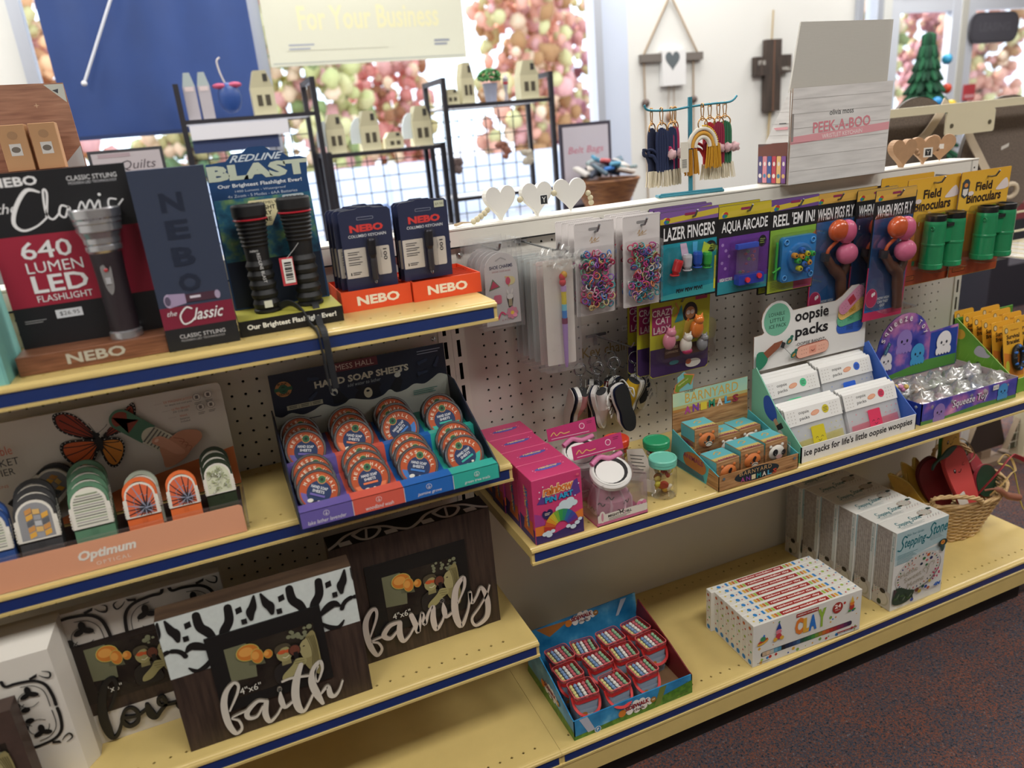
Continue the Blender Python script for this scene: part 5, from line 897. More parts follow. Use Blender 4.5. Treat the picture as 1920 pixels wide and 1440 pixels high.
for nm, pts in (('handle', [(-5.6, -2.8, 5.3), (-6.2, -3.0, 6.6), (-4.4, -4.2, 6.9), (-2.0, -4.9, 6.3), (-.9, -4.6, 5.2)]), ('handle', [(2.6, 3.9, 5.3), (2.9, 4.2, 7.3), (4.8, 3.6, 8.2), (6.0, 2.2, 7.0), (6.1, 1.9, 5.3)])):
    b = MB(); P = smooth(pts, 8)
    for q in range(3): b.tube([(x+.16*math.cos(i*.8+2.1*q), y+.16*math.sin(i*.8+2.1*q), z+.1*math.cos(i*.8+2.1*q)) for i, (x, y, z) in enumerate(P)], .13, wick, 5)
    b.build(nm, t, (0, 0, 0))
def purse(label, out, c, edge, loc, rz, tx, ty=0, face=None, thick=.5, nm='fruit_purse'):
    t = thing(nm, label, 'purse', loc, rz, None, (tx, ty)); b = MB(); o = smooth(out, 5, True); b.slab([(x*1.05, y*1.03) for x, y in o], (0, .08, 0), X_, Z_, thick-.16, edge); b.slab(o, (0, 0, 0), X_, Z_, thick, c)
    d = b.draw((0, 0, 0), X_, Z_); 
    if face: face(d)
    b.build('body', t, (0, 0, 0)); return t
def smile(cx, cy, s_=1.0, wink=True):
    def f(d):
        d.disc(cx-.62*s_, cy+.35*s_, .18*s_, .26*s_, '1a1010'); d.disc(cx-.6*s_, cy+.42*s_, .07*s_, .09*s_, 'f0e8e8')
        if wink: d.stroke([(cx+.85*s_, cy+.55*s_), (cx+.55*s_, cy+.38*s_), (cx+.85*s_, cy+.22*s_)], .06, '1a1010', sm=False)
        else: d.stroke([(cx+.3, cy+.3), (cx+.6, cy+.55), (cx+.9, cy+.3)], .06, '1a1010')
        d.stroke([(cx-.22*s_, cy), (cx, cy-.15*s_), (cx+.28*s_, cy+.05*s_)], .08, '1a1010')
    return f
t = purse('pink watermelon purse with winking face leaning in the basket', [(-.9, 0), (-1.35, 2.0), (-1.5, 5.5), (-1.0, 6.9), (.3, 7.2), (1.5, 6.6), (1.7, 5), (1.4, 2), (1.1, .3)], M('cf4f4c', .45), 'b03a3c', (50.6, -9.3, TD+4.0), 4, -12, -20, smile(.1, 4.6))
b = MB(); b.slab(smooth([(-3.2, 6.9), (-2.2, 7.3), (-.6, 7.0), (.9, 7.3), (-.2, 7.7), (-1.4, 7.5), (-2.8, 7.4)], 4, True), (0, -.1, 0), X_, Z_, .2, '2f4f44'); b.build('leaf', t, (0, 0, 0))
b = MB(); b.slab(rr(-2.1, .8, -.9, 2.8, .1), (0, -.6, 0), X_, Z_, .05, 'd9d3c8'); b.build('care_tag', t, (0, 0, 0))
purse('green rimmed avocado purse with smiling face at the back of the basket', [(-1.7, 0), (-2.0, 2.5), (-1.5, 5), (-1.5, 7.2), (-.3, 8.2), (1.2, 7.6), (1.5, 5.6), (2.2, 3), (2.0, 0)], M('c9a545', .5), M('2f6b34', .5), (51.6, -5.4, TD+4.2), 6, 4, -8, smile(0, 6.0, 1.0, False))
purse('dark red purse tucked behind the watermelon purse', [(-.8, 0), (-1.6, 2), (-1.8, 5), (-.8, 6.3), (.8, 6), (1.4, 3), (1, 0)], M('6a1a20', .5), '55141a', (48.9, -7.4, TD+3.6), -6, -4, -22)
purse('round dark green purse at the right side of the basket', [(-1.9, 0), (-1.8, 1.8), (0, 2.7), (1.8, 1.9), (2.0, 0), (0, -.8)], M('183a26', .5), 'a8283c', (55.0, -8.0, TD+4.3), 10, -20)
purse('crimson pouch lying at the right rim of the basket', [(-1.6, 0), (-1.4, 1.4), (.6, 1.9), (1.5, 1.1), (1.4, -.2)], M('9c1f2c', .45), '7a1822', (56.2, -5.8, TD+5.4), 25, -30)
YS = M('b98f2c', .5, noise_=.15, scale=60)
for k, (x, y, z, rz, ty, s_) in enumerate(((44.9, -6.6, 4.6, -30, -48, 'lowest, hanging over the left rim'), (45.9, -6.2, 5.2, -15, -30, 'middle one of three, with a snap button'), (47.1, -5.8, 5.0, 10, -10, 'upright beside the dark red purse'))):
    t = purse('open yellow banana peel pouch, '+s_, [(-.6, -2.0), (-1.2, 0), (-1.5, 2.2), (-.9, 3.6), (-.1, 2.4), (.7, 3.9), (1.4, 2.0), (1.0, 0), (.6, -2.0)], YS, 'd9c06a', (x, y, TD+z), rz, -14, ty, None, .45)
    b = MB(); b.lathe([(.18, 0), (.16, .08), (.05, .12)], (0, 0, .8), 10, CHR, (0, -1, 0)); b.build('snap_button', t, (0, 0, 0))
def strapobj(nm, pts, c, w_, label): b = MB(); b.tube(smooth(pts, 8), 0, M(c, .5), flat=(w_, .08, (0, 0, 1))); tag(b.build(nm, loc=(0, 0, 0)), label, 'strap')
zb = TD
strapobj('purse_strap', [(52.6, -8.4, zb+4.5), (53.6, -9.6, zb+7.4), (55.6, -9.4, zb+8.6), (58.2, -8.4, zb+7.6), (60.6, -8.6, zb+6.2), (62, -9.2, zb+5.2)], 'b0303c', .5, 'red purse strap looping out over the right rim of the basket')
strapobj('purse_strap', [(52.8, -9.6, zb+4.8), (53.6, -10.2, zb+6.2), (55.2, -10, zb+7.0), (57.4, -9.0, zb+6.4), (58.0, -8.0, zb+7.2), (56.4, -8.2, zb+8.2), (54.6, -8.8, zb+8.0)], 'd0b070', .22, 'tan purse strap looped across the red one')
strapobj('purse_strap', [(56.6, -7.6, zb+6.8), (57.8, -8.4, zb+6.2), (58.0, -9.2, zb+4.0), (58.2, -9.8, zb+2.0), (59.2, -10.4, zb+.6), (60.4, -11, zb-.4)], 'b8a850', .4, 'yellow purse strap hanging down outside the basket')
strapobj('purse_strap', [(52.0, -4.6, zb+6.6), (52.8, -4.4, zb+9.0), (54.6, -4.6, zb+9.2), (55.6, -5.4, zb+7.4), (54.4, -5.6, zb+6.6)], 'a88a58', .25, 'thin brown strap coiled at the back of the basket')
b = MB(); b.tube(smooth([(50.9, -10.2, zb+6.2), (51.8, -10.9, zb+6.4), (53.0, -11.3, zb+5.5), (54.6, -11.5, zb+4.9)], 6), [.12]*6+[.3]*6+[.42]*6+[.4], M('8f5a44', .5), 7); tag(b.build('purse_tab', loc=(0, 0, 0)), 'brown leather tab draped over the front rim of the basket', 'strap')
# ================================================================ right bay, middle shelf
# rainbow pin art boxes
PK = M('cc3f72', .38, coat=.2)
def pin_box(loc, label):
    b = MB(); w, h, dp = 4.05, 5.3, 2.78; b.bbox(0, 0, 0, w, dp, h, PK, .03); d = b.draw((0, 0, 0), X_, Z_)
    d.poly([(.03, .03), (w-.03, .03), (w-.03, 1.3), (2.9, .9), (1.6, .6), (.03, .75)], '3a2c63'); d.poly([(.03, .75), (1.2, .62), (1.5, 1.4), (.03, 1.5)], 'd9782f'); d.poly([(2.9, .95), (w-.03, 1.3), (w-.03, 2.0), (3.2, 1.8)], 'd9782f'); d.poly([(.3, 3.3), (1.1, 4.4), (1.4, 4.0), (.9, 3.2)], '5c3a86'); d.poly([(2.9, 4.3), (3.7, 4.6), (3.9, 3.4), (3.3, 3.2)], '5c3a86'); d.poly([(.03, 1.5), (.9, 1.5), (.7, 2.3), (.03, 2.6)], '9c3c86')
    for q in range(2): d.text('rainbow', .85-.06*(1-q), 3.82-.06*(1-q), 2.5+.12*(1-q), .72+.12*(1-q), ('f0d9a8', 'd9702a')[q], bold=(.1, .03)[q], shear=.25, rot=.04)
    for q in range(2): d.text('PIN ART', 1.0-.04*(1-q), 3.25-.05*(1-q), 2.3, .45, ('1f2f6a', '2fa0cc')[q], bold=(.08, .04)[q], rot=.04)
    for x, y, r_ in ((2.5, 2.75, .45), (3.0, 2.95, .35), (3.3, 2.7, .3), (2.1, 2.5, .35), (2.8, 2.6, .4)): d.disc(x, y, r_, r_*.8, 'cfe0e6')
    d.stroke([(.75, 2.4), (.85, 2.55), (1.05, 2.4), (1.25, 2.6), (1.4, 2.4), (1.05, 2.05), (.78, 2.3)], .25, '2a2456'); d.disc(1.06, 2.36, .3, .2, '2a2456'); d.lines(.85, 2.4, .45, 2, .12, 'd9c8b0', .05)
    n = 18; arc = []
    for k, c in enumerate(['b8382c', 'd0602c', 'd99a2c', 'c9b83a', '7fae3a', '3a9a4c', '2f8a6a', '2f6a9a', '3f4f9c', '5a3a8c', '8c2f5c']):
        a0, a1 = math.pi*(1-k/11), math.pi*(1-(k+1)/11); R0, R1 = .55, 1.45
        d.poly([(2.15+R1*math.cos(a0), .95+R1*math.sin(a0)*1.05), (2.15+R1*math.cos(a1), .95+R1*math.sin(a1)*1.05), (2.15+R0*math.cos(a1), .95+R0*math.sin(a1)), (2.15+R0*math.cos(a0), .95+R0*math.sin(a0))], M(c, .4)); d.h -= .0034
    d.h += .01
    for k in range(22):
        for q in range(8): a = math.pi*(k+.5)/22; r_ = .62+q*.112; d.disc(2.15+r_*math.cos(a), .95+r_*math.sin(a)*1.04, .02, None, '2c2a22', n=4); d.h = .07
    for x, y, r_ in ((.75, .75, .22), (1.1, .6, .25), (1.4, .85, .2), (1.0, .8, .25), (2.7, .9, .2), (3.1, .75, .25), (3.45, 1.0, .22), (3.7, 1.25, .18)): d.disc(x, y, r_, r_*.75, 'cfdde6')
    for x, y in ((.55, 4.3), (.85, 4.65), (.5, 3.8), (3.75, 4.2), (3.4, 3.3)): d.disc(x, y, .06, None, 'e6e0ee', n=6)
    d.disc(3.7, 4.95, .12, .1, 'e0607a'); d.text('Toysmith', 2.9, .25, .8, .14, '7a3a86')
    d = b.draw((0, 0, h), X_, Y_); d.disc(2.1, 1.5, 1.15, .3, '5c5aa6', rot=.05); d.text('rainbow', 1.3, 1.5, 1.6, .28, 'e6c07a', bold=.04, shear=.2); d.text('PIN ART', 1.45, 1.2, 1.3, .22, '6a6ac0', bold=.03)
    for x, y in ((.8, 1.45), (.9, 1.2), (3.4, 1.6), (3.3, 1.85)): d.disc(x, y, .05, None, 'e6c8dc', n=6)
    d = b.draw((0, dp, 0), -Y_, Z_); d.poly([(.03, .03), (dp-.03, .03), (dp-.03, 1.2), (.03, 1.6)], '3a2c63'); d.poly([(.7, .6), (dp-.3, .5), (dp-.3, 1.8), (1.0, 1.7)], 'c0602c')
    for q in range(2): d.text('rainbow PIN ART', 1.9-.1*(1-q), 1.0, 3.4, (.6, .45)[q], ('d9b06a', '2f6a9c')[q], bold=.05, rot=1.5708)
    return tag(b.build('toy_box', loc=loc), label, 'box', 'pink rainbow toy boxes')
p0 = pin_box((-1.85, -12.42, TR), 'front pink rainbow pin toy box, its picture showing')
for k, s_ in enumerate(('second', 'third', 'rearmost')): dup(p0, (-1.85-(.0, .12, .0)[k], -12.42+2.84*(k+1), TR), None, s_+' pink rainbow pin toy box from the front')
# clear tubs with pink chill bags
CLP = clear_mat('clear carton', gloss=.09, rough=.06, haze=.05); PINKC = M('d78fa6', .5, noise_=.15, scale=90); MAG = M('b8356c', .4)
def chill(loc, rz, label):
    t = thing('ice_bag_pack', label, 'packaged ice bag', loc, rz, 'pink ice bag packs'); w, dp, h = 4.5, 3.4, 3.4
    b = MB(); b.box(0, 0, 0, w, dp, .06, MAG); b.box(0, 0, 0, w, .04, .35, M('c4688a', .4)); b.box(0, 0, .35, w, .03, h, CLP); b.box(0, .04, .0, .03, dp, h, CLP); b.box(w-.03, .04, 0, w, dp, h, CLP); b.box(0, dp-.03, 0, w, dp, h+.4, CLP)
    d = b.draw((0, 0, 0), X_, Z_); d.poly(rr(.05, .3, w-.05, .95, .1), 'dcd4c8'); d.disc(.45, .75, .28, .5, 'dcd4c8'); d.disc(3.95, .95, .45, .42, 'dcd4c8'); d.text('MIGHTY CHILL', .95, .6, 2.1, .22, '2c2420', bold=.03); d.lines(1.0, .48, 1.9, 2, .12, '8a8078', .05); d.disc(.45, .75, .1, .36, 'c98a98'); d.disc(3.95, 1.05, .16, .12, 'c4688a'); d.disc(3.7, 1.1, .2, .15, 'd97fa0', rot=.5); d.disc(4.2, 1.1, .2, .15, 'd97fa0', rot=-.5)
    b.build('clear_box', t, (0, 0, 0))
    b = MB(); b.lathe([(1.5, .1), (1.75, .5), (1.65, 1.5), (1.1, 2.5), (.85, 3.0), (1.0, 3.2)], (2.1, 1.75, .06), 16, PINKC)
    random.seed(9)
    for k in range(9): a = k*.7; b.tube([(2.1+1.7*math.cos(a), 1.75+1.7*math.sin(a), .5), (2.1+1.68*math.cos(a+.1), 1.75+1.68*math.sin(a+.1), 1.3), (2.1+1.15*math.cos(a), 1.75+1.15*math.sin(a), 2.4), (2.1+.9*math.cos(a), 1.75+.9*math.sin(a), 3.0)], .13, 'e0b0bf', 5)
    for k in range(7): a = 3.4+k*.42; z = .8+.55*(k % 3); r_ = 1.74-.2*max(0, z-1); d2 = b.draw((2.1+r_*math.cos(a), 1.75+r_*math.sin(a), z), (-math.sin(a), math.cos(a), 0), (0, 0, 1), .03); d2.stroke([(-.3, 0), (-.1, .2), (.1, -.05), (.3, .15)], .09, '3a2a2e')
    b.build('pink_bag', t, (0, 0, 0))
    b = MB(); b.lathe([(1.55, 0), (1.62, .1), (1.62, .42), (1.5, .55), (.2, .6)], (1.9, 1.1, 3.5), 28, M('e0deda', .4), (-.1, -.45, .9)); b.build('bag_cap', t, (0, 0, 0))
    b = MB(); n = Vector((-.1, -.45, .9)).normalized(); ex = Y_.cross(n).normalized(); ey = n.cross(ex); d = b.draw(Vector((1.9, 1.1, 3.5))+n*.6, ex, ey, .02); d.disc(0, 0, 1.45, 1.45, 'd9d7d2'); d.disc(0, 0, 1.3, 1.3, '1d1b1c'); d.disc(-.15, -.1, 1.12, 1.08, 'e2e0dc')
    b.tube(smooth([(.6, 1.6, 4.5), (1.5, 1.9, 4.8), (2.3, 1.7, 4.6), (3.4, 1.9, 4.7)], 5), .22, M('c9719a', .5), 6); b.build('bow', t, (0, 0, 0))
    b = MB(); b.slab([(0, 0), (w, 0), (w, 1.3), (0, 1.1)], (0, dp, h+.9), X_, (0, .25, 1), .04, MAG); d = b.draw((0, dp, h+.9), X_, (0, .25, 1)); d.disc(3.2, .75, .26, .26, 'e8c8d4'); d.disc(3.2, .75, .2, .2, 'b8356c'); d.stroke([(.3, .45), (.6, .7), (.8, .4), (1.2, .6), (1.5, .45), (2.0, .5)], .08, 'd9b06a'); d.lines(3.7, 1.0, .5, 2, .14, '7a1f4c', .05); d.lines(.3, .15, 3.5, 1, .1, 'e0b0c4', .06)
    b.slab([(0, 0), (w, 0), (w, .9), (0, .9)], (0, dp, h), X_, (0, .0, 1), .03, CLP); b.build('header_card', t, (0, 0, 0)); return t
t0 = chill((3.3, -12.5, TR), 0, 'front pink ice bag in a clear carton beside the pink rainbow boxes'); dup(t0, (3.0, -8.1, TR), -3, 'rear pink ice bag pack behind the front one')
# jars of erasers
def jar(loc, lidc, label, seed):
    t = thing('treat_jar', label, 'jar', loc, 0, 'small jars of toy treats'); R = 1.13
    b = MB(); b.lathe([(.85, 0), (1.08, .12), (R, .4), (R, 2.2), (1.05, 2.6), (.92, 2.8), (.92, 2.95)], (0, 0, 0), 26, BLIS, caps=False); b.lathe([(.1, .03), (.95, .05)], (0, 0, 0), 20, CLP, caps=False); b.build('jar_body', t, (0, 0, 0))
    b = MB(); m = M(lidc, .38, coat=.2); b.lathe([(1.1, 2.75), (1.12, 2.8), (1.12, 3.02), (1.15, 3.05), (1.15, 3.35), (1.08, 3.44), (.95, 3.44), (.92, 3.41), (.05, 3.41)], (0, 0, 0), 30, m); b.build('lid', t, (0, 0, 0))
    b = MB(); random.seed(seed); cs = ['c9a23c', 'd9c46a', 'b8602c', 'c2b53c', 'd9d0b8', 'a8442c', '8a5a2c']
    for k in range(16):
        a, r_ = random.uniform(0, 6.28), random.uniform(.2, .68); c = (r_*math.cos(a), r_*math.sin(a), .35+.15*k*.95)
        if k % 2: b.lathe([(.28, 0), (.34, .05), (.34, .2), (.26, .25)], c, 12, random.choice(cs), (random.uniform(-1, 1), -1, random.uniform(-.5, .5)))
        else: b.ball(c, (.32, .24, .26), random.choice(cs), 8, 6)
    b.build('treats', t, (0, 0, 0))
    b = MB(); b.box(-1.9, -.35, 0.02, -1.3, -.33, 1.6, '3f8a7a') if 0 else b.slab(rr(-.5, .5, .5, 1.6, .1), (-1.2, .2, 0), (.6, -.8, 0), Z_, .02, 'd9d4c8'); b.build('label', t, (0, 0, 0))
jar((10.45, -10.7, TR), '72c6b0', 'small treat jar with pale aqua lid, nearest the shelf front', 1); jar((11.95, -7.5, TR), '2c9a68', 'small treat jar with green lid behind the aqua one', 2); jar((9.3, -5.3, TR), 'd9492a', 'small treat jar with orange red lid by the pegboard', 3)
b = MB(); b.slab([(0, 0), (2.6, 0), (1.6, 2.9), (.2, 2.7)], (9.2, -7.6, TR+.35), (.7, -.7, 0), (0, .3, 1), .04, M('cfc8bd', .5), '1f5a3c'); d = b.draw((9.2, -7.6, TR+.35), (.7, -.7, 0), (0, .3, 1)); d.lines(.4, 2.2, 1.2, 6, .3, '4a4a44', .07); tag(b.build('info_card', loc=(0, 0, 0)), 'printed card leaning between the small jars', 'card')
# barnyard animals tray
WOODP = ramp_mat('wood plank print', [(.3, '7a5232'), (.5, 'a87c50'), (.75, 'c49a6c')], scale=(2, 2, 26), nscale=7, r=.45); TEALC = M('4fb0b8', .5)
t = thing('squeeze_animal_tray', 'open cardboard tray of boxed squeeze animals with barn wood print', 'display box', (14.45, -12.65, TR))
b = MB(); w = 8.3; sd = [(0, 0), (6.8, 0), (6.4, 3.3), (.0, 1.35)]; b.slab(sd, (0, 0, 0), Y_, Z_, -.08, TEALC, TEALC); b.slab(sd, (w, 0, 0), Y_, Z_, .08, TEALC, TEALC); b.add([(-.01, y, z) for y, z in ((0, .02), (1.6, .02), (1.2, 1.68), (0, 1.35))], [(3, 2, 1, 0)], WOODP)
d = b.draw((-.01, 6.4, 0), -Y_, Z_); d.disc(3.2, 1.3, 1.6, .9, 'b0703c'); d.poly([(.3, .1), (4.6, .1), (4.4, .6), (.3, .8)], '3a6a7a'); d.text('ANIMALS', 1.6, 1.4, 2.8, .45, '8c3a5c', bold=.03)
b.box(0, 0, 0, w, .08, 1.35, WOODP); b.box(.08, .08, .02, w-.08, 6.6, .1, 'a88a62'); d = b.draw((0, 0, 0), X_, Z_); d.disc(3.9, .72, 2.3, .6, '1f2a30', n=24)
for k, ch in enumerate('BARNYARD'): d.text(ch, 2.1+.42*k, .82, .34, .36, 'c9a06a')
for k, ch in enumerate('ANIMALS'): d.text(ch, 2.2+.55*k, .25, .42, .42, ['a8447a', '7a3a8c', 'd9c8a0', '2a8a8c', 'd8d0c0', '4fa0c0', 'c0442c'][k], bold=.03)
for x in (.5, 7.8): d.disc(x, 1.05, .13, .13, '5a6a74')
d.text('toysmith', 6.9, .25, .9, .14, '3a2a1c'); b.build('tray', t, (0, 0, 0))
b = MB(); sky2 = ramp_mat('pale sky print', [(.4, '9cc7b4'), (.7, 'c8d6a8')], nscale=10); b.slab([(0, 2.8), (8.15, 2.8), (8.1, 6.55), (.05, 6.6)], (.05, 6.45, 0), X_, Z_, .1, WOODP, '7a5a3a'); d = b.draw((.05, 6.45, 0), X_, Z_); d.rect(.06, 5.3, 8.08, 6.54, sky2); d.rect(.06, 5.0, 8.08, 5.3, 'b9b070'); d.rect(.06, 4.75, 8.1, 5.02, 'b07a3c')
d.text('BARNYARD', 1.35, 5.45, 5.7, .88, 'd2a84c', bold=.0); d.text('CHUBBY', 1.3, 6.6-.22, 1.1, .2, '3a4a44')
for k, ch in enumerate('ANIMALS'): d.text(ch, 1.25+.86*k, 4.42+.05*(k % 2), .66, .72, ['b0448a', '7a3a9c', 'd9c23a', '2a8a6a', 'd8d4c8', '4fa8c8', '8c2a3c'][k], bold=.04)
b.build('back_card', t, (0, 0, 0))
b = MB(); b.slab([(.45, 6.4), (2.0, 6.4), (2.1, 7.5), (1.2, 8.3), (.5, 7.9)], (.2, 6.5, 0), X_, Z_, .08, '74b0b0'); d = b.draw((.2, 6.48, 0), X_, Z_); ar = [(.15, 6.75), (.3, 7.3), (1.2, 7.75), (1.1, 8.1), (2.1, 7.85), (1.75, 7.05), (1.55, 7.3), (.65, 6.85), (.6, 6.5)]; d.poly([(1.1+(x-1.1)*1.12, 7.3+(y-7.3)*1.12) for x, y in ar], 'd07a4a'); d.poly(ar, '6f8a2c'); d.text('Squeeze me!', .55, 7.08, 1.15, .22, 'e0dca0', rot=.42); b.build('arrow_topper', t, (0, 0, 0))
def animal_box(loc, rz, kind, label, tx=0):
    t = thing('squeeze_animal_box', label, 'toy box', loc, rz, 'boxed squeeze animals', (tx, 0)); b = MB(); w, h, dp = 2.35, 2.15, 2.2; b.bbox(0, 0, 0, w, dp, h, WOODP, .03); d = b.draw((0, 0, h), X_, Y_); d.rect(.03, .03, w-.03, dp-.03, '62b4bc'); d.rect(.03, .03, w-.03, .75, 'c9b46a'); d.rect(.03, .03, w-.03, .3, '8a6238'); d.text('ANIMALS', .3, .12, 1.8, .3, '8c2a5c', bold=.03); d.stroke([(.8, 1.4), (1.2, 1.7), (1.5, 1.4), (1.1, 1.2)], .1, 'd9a84c')
    d = b.draw((0, dp, 0), -Y_, Z_); d.rect(.05, 1.0, dp-.05, h-.05, '62b4bc'); d.text('ANIMALS', .3, .55, 1.6, .3, '8c2a5c', bold=.03); b.build('box', t, (0, 0, 0))
    b = MB(); c = {'tiger': 'cf7434', 'cow': 'dedad0'}[kind]; b.ball((w/2, .12, 1.0), (.88, .42, .72), c, 16, 10)
    for s_ in (-1, 1): b.ball((w/2+s_*.62, .1, 1.62), .2, c, 8, 6)
    d = b.draw((w/2, -.32, 1.0), X_, Z_, .0)
    if kind == 'tiger': d.disc(0, -.22, .34, .22, 'e6ddd0'); d.stroke([(0, .4), (-.1, .2), (0, .05)], [.3, .3, .1], '2a1a14'); d.stroke([(-.3, -.25), (0, -.1), (.3, -.25)], .06, '2a1a14')
    else: d.disc(-.4, .2, .28, .3, '1a1a1c'); d.disc(.5, .05, .2, .26, '1a1a1c'); d.disc(0, -.25, .34, .18, 'd9b0a8')
    for s_ in (-1, 1): d.disc(s_*.4, .0, .09, .1, '100c0c'); d.disc(s_*.38, .04, .03, .03, 'ffffff')
    b.build('animal', t, (0, 0, 0)); b = MB(); b.box(.12, -.5, .12, w-.12, -.02, 1.85, BLIS); b.build('window_film', t, (0, 0, 0)); return t
TT = TR+.12
animal_box((14.9, -8.9, TT+1.75), -3, 'tiger', 'tiger squeeze box stacked highest at the back left of the barn tray')
animal_box((14.8, -8.9, TT), 0, 'tiger', 'squeeze box under the raised tiger box at the back left of the tray')
animal_box((17.5, -8.6, TT+.35), -2, 'cow', 'cow squeeze box in the back row of the barn tray, middle'); animal_box((19.95, -8.5, TT+.4), 2, 'cow', 'cow squeeze box at the back right of the barn tray')
animal_box((14.75, -12.05, TT), 2, 'tiger', 'tiger squeeze box at the front left of the barn tray'); animal_box((17.3, -11.9, TT+.35), -1, 'tiger', 'tiger squeeze box in the front middle of the barn tray'); animal_box((19.9, -11.85, TT+.42), 1, 'cow', 'cow squeeze box at the front right of the barn tray')
# ice pack display
MINT = M('7fc0a4', .5); WHT = M('e2e1dd', .5)
t = thing('ice_pack_display', 'white and mint counter display holding little ice packs', 'display box', (23.45, -12.2, TR)); w = 13.55
b = MB(); sd = [(0, 0), (6.4, 0), (6.4, 6.9), (5.9, 7.2), (3.4, 4.3), (0, 1.5)]; b.slab(sd, (0, 0, 0), Y_, Z_, -.09, MINT, MINT); b.slab(sd, (w, 0, 0), Y_, Z_, .09, M('3a62b8', .5), '3a62b8'); b.add([(.1, y, z) for y, z in sd], [tuple(range(6))], '3a62b8')
b.box(0, 0, 0, w, .09, 1.5, WHT); b.box(.1, .1, .05, w-.1, 6.3, .15, WHT); b.box(.1, 3.0, .15, w-.1, 3.1, 3.0, WHT); b.box(.1, 3.1, 1.5, w-.1, 6.3, 1.6, WHT)
d = b.draw((0, 0, 0), X_, Z_); d.text("ice packs for life's little oopsie woopsies", .35, .42, 12.7, .85, '1f1f22', bold=.02)
d = b.draw((0, 6.4, 0), -Y_, Z_); d.poly(smooth([(1.6, 4.6), (1.8, 3.4), (2.6, 2.8), (3.3, 3.0), (3.2, 3.9), (2.3, 5.0)], 4, True), '2f55b0'); d.poly([(3.2, 3.2), (3.9, 2.4), (3.6, 2.0), (2.9, 2.9)], 'c99a78'); d.poly([(3.3, 2.5), (3.9, 3.0), (4.2, 2.6), (3.6, 2.1)], '2a2a2c'); d.disc(3.9, 1.9, .4, .3, 'd6d2cc', rot=-.8)
b.build('tray', t, (0, 0, 0))
b = MB(); circ = [(2.55+1.75*math.cos(math.radians(q)), 11.15+1.75*math.sin(math.radians(q))) for q in range(215, -5, -20)]
out = [(0, 6.6), (13.4, 6.6), (13.35, 9.4), (13.35, 10.6), (12.9, 11.9), (12.2, 12.9), (11.3, 12.9), (10.2, 12.1), (9.4, 11.75)]+[(6.5, 11.75), (4.35, 11.7)]+circ[::-1][1:]+[(.9, 10.0), (0, 9.95)]
b.slab(out, (.05, 6.3, 0), X_, Z_, .1, WHT, '7a5a44'); d = b.draw((.05, 6.3, 0), X_, Z_)
d.disc(2.55, 11.15, 1.5, 1.5, '6fb295', n=32); 
for s_, y, x, w_ in (('LOVABLE', 11.5, 1.6, 1.8), ('LITTLE', 10.95, 1.75, 1.6), ('ICE PACK', 10.4, 1.65, 1.95)): d.text(s_, x, y, w_, .33, '28453c', rot=.0)
d.text('oopsie', 4.6, 10.2, 4.0, 1.35, '17171a', bold=.025); d.text('packs', 4.7, 8.75, 3.9, 1.35, '17171a', bold=.025); d.text('-OOPSIE BANDZ-', 4.8, 8.2, 3.6, .3, '4a4a4c')
def bandaid(cx, cy, c, pc, a, L_=3.3, H_=1.1, fc='7a3038'):
    rot = lambda x, y: (cx+x*math.cos(a)-y*math.sin(a), cy+x*math.sin(a)+y*math.cos(a)); d.poly([rot(*p) for p in rr(-L_/2, -H_/2, L_/2, H_/2, H_*.48)], M(c, .5)); d.poly([rot(*p) for p in rr(-.42, -.36, .42, .36, .05)], M(pc, .5))
    for s_ in (-1, 1):
        for i in range(3):
            for j in range(2): d.disc(*rot(s_*(.75+.28*i), -.18+.36*j), .035, None, fc, n=6)
    d.stroke([rot(-.2, 0), rot(0, -.12), rot(.2, 0)], .05, fc)
bandaid(11.3, 9.0, '2f5cb8', '2a4f9c', -.05, 3.3, 1.3, '1f3a7a'); bandaid(11.3, 9.9, '62ae8a', '4f9c78', .12, 3.4, 1.3, '2c5a44'); bandaid(11.35, 10.75, 'e6c070', 'd9a83c', .3, 3.5, 1.2, '8a5a1c'); bandaid(11.2, 11.6, 'e096b4', 'c23a4c', .62, 3.5, 1.2, '8a3050'); bandaid(6.6, 7.65, 'a0503c', 'a0503c', .04, 4.0, 1.25); bandaid(6.6, 7.65, 'eab29c', 'e29a84', .04, 3.85, 1.12, '6a2c24')
d.poly(smooth([(.05, 7.0), (.05, 8.4), (.8, 8.5), (1.3, 8.0), (1.2, 7.4), (.6, 6.9)], 3, True), '2c8060'); d.poly([(.8, 8.4), (2.0, 9.1), (3.0, 9.2), (2.6, 8.6), (1.3, 7.8)], '8a5038'); d.poly([(2.9, 9.1), (3.3, 8.9), (3.1, 8.4), (2.7, 8.6)], '2a2a2c'); d.stroke([(3.1, 8.7), (3.9, 9.0)], .04, '4a4a4a', sm=False); d.stroke([(3.1, 8.5), (4.0, 7.6)], .04, '4a4a4a', sm=False)
for x, y in ((3.75, 9.0), (4.3, 7.6)): d.disc(x, y, .4, .28, '2c6a5a', rot=.6); d.disc(x+.25, y+.35, .2, .16, '2c6a5a'); d.disc(x, y-.05, .22, .12, 'b8843c', rot=.6)
b.build('back_card', t, (0, 0, 0))
ICEF = clear_mat('ice pack pouch', gloss=.1, rough=.15, haze=.32, hazec=(.82, .84, .86))
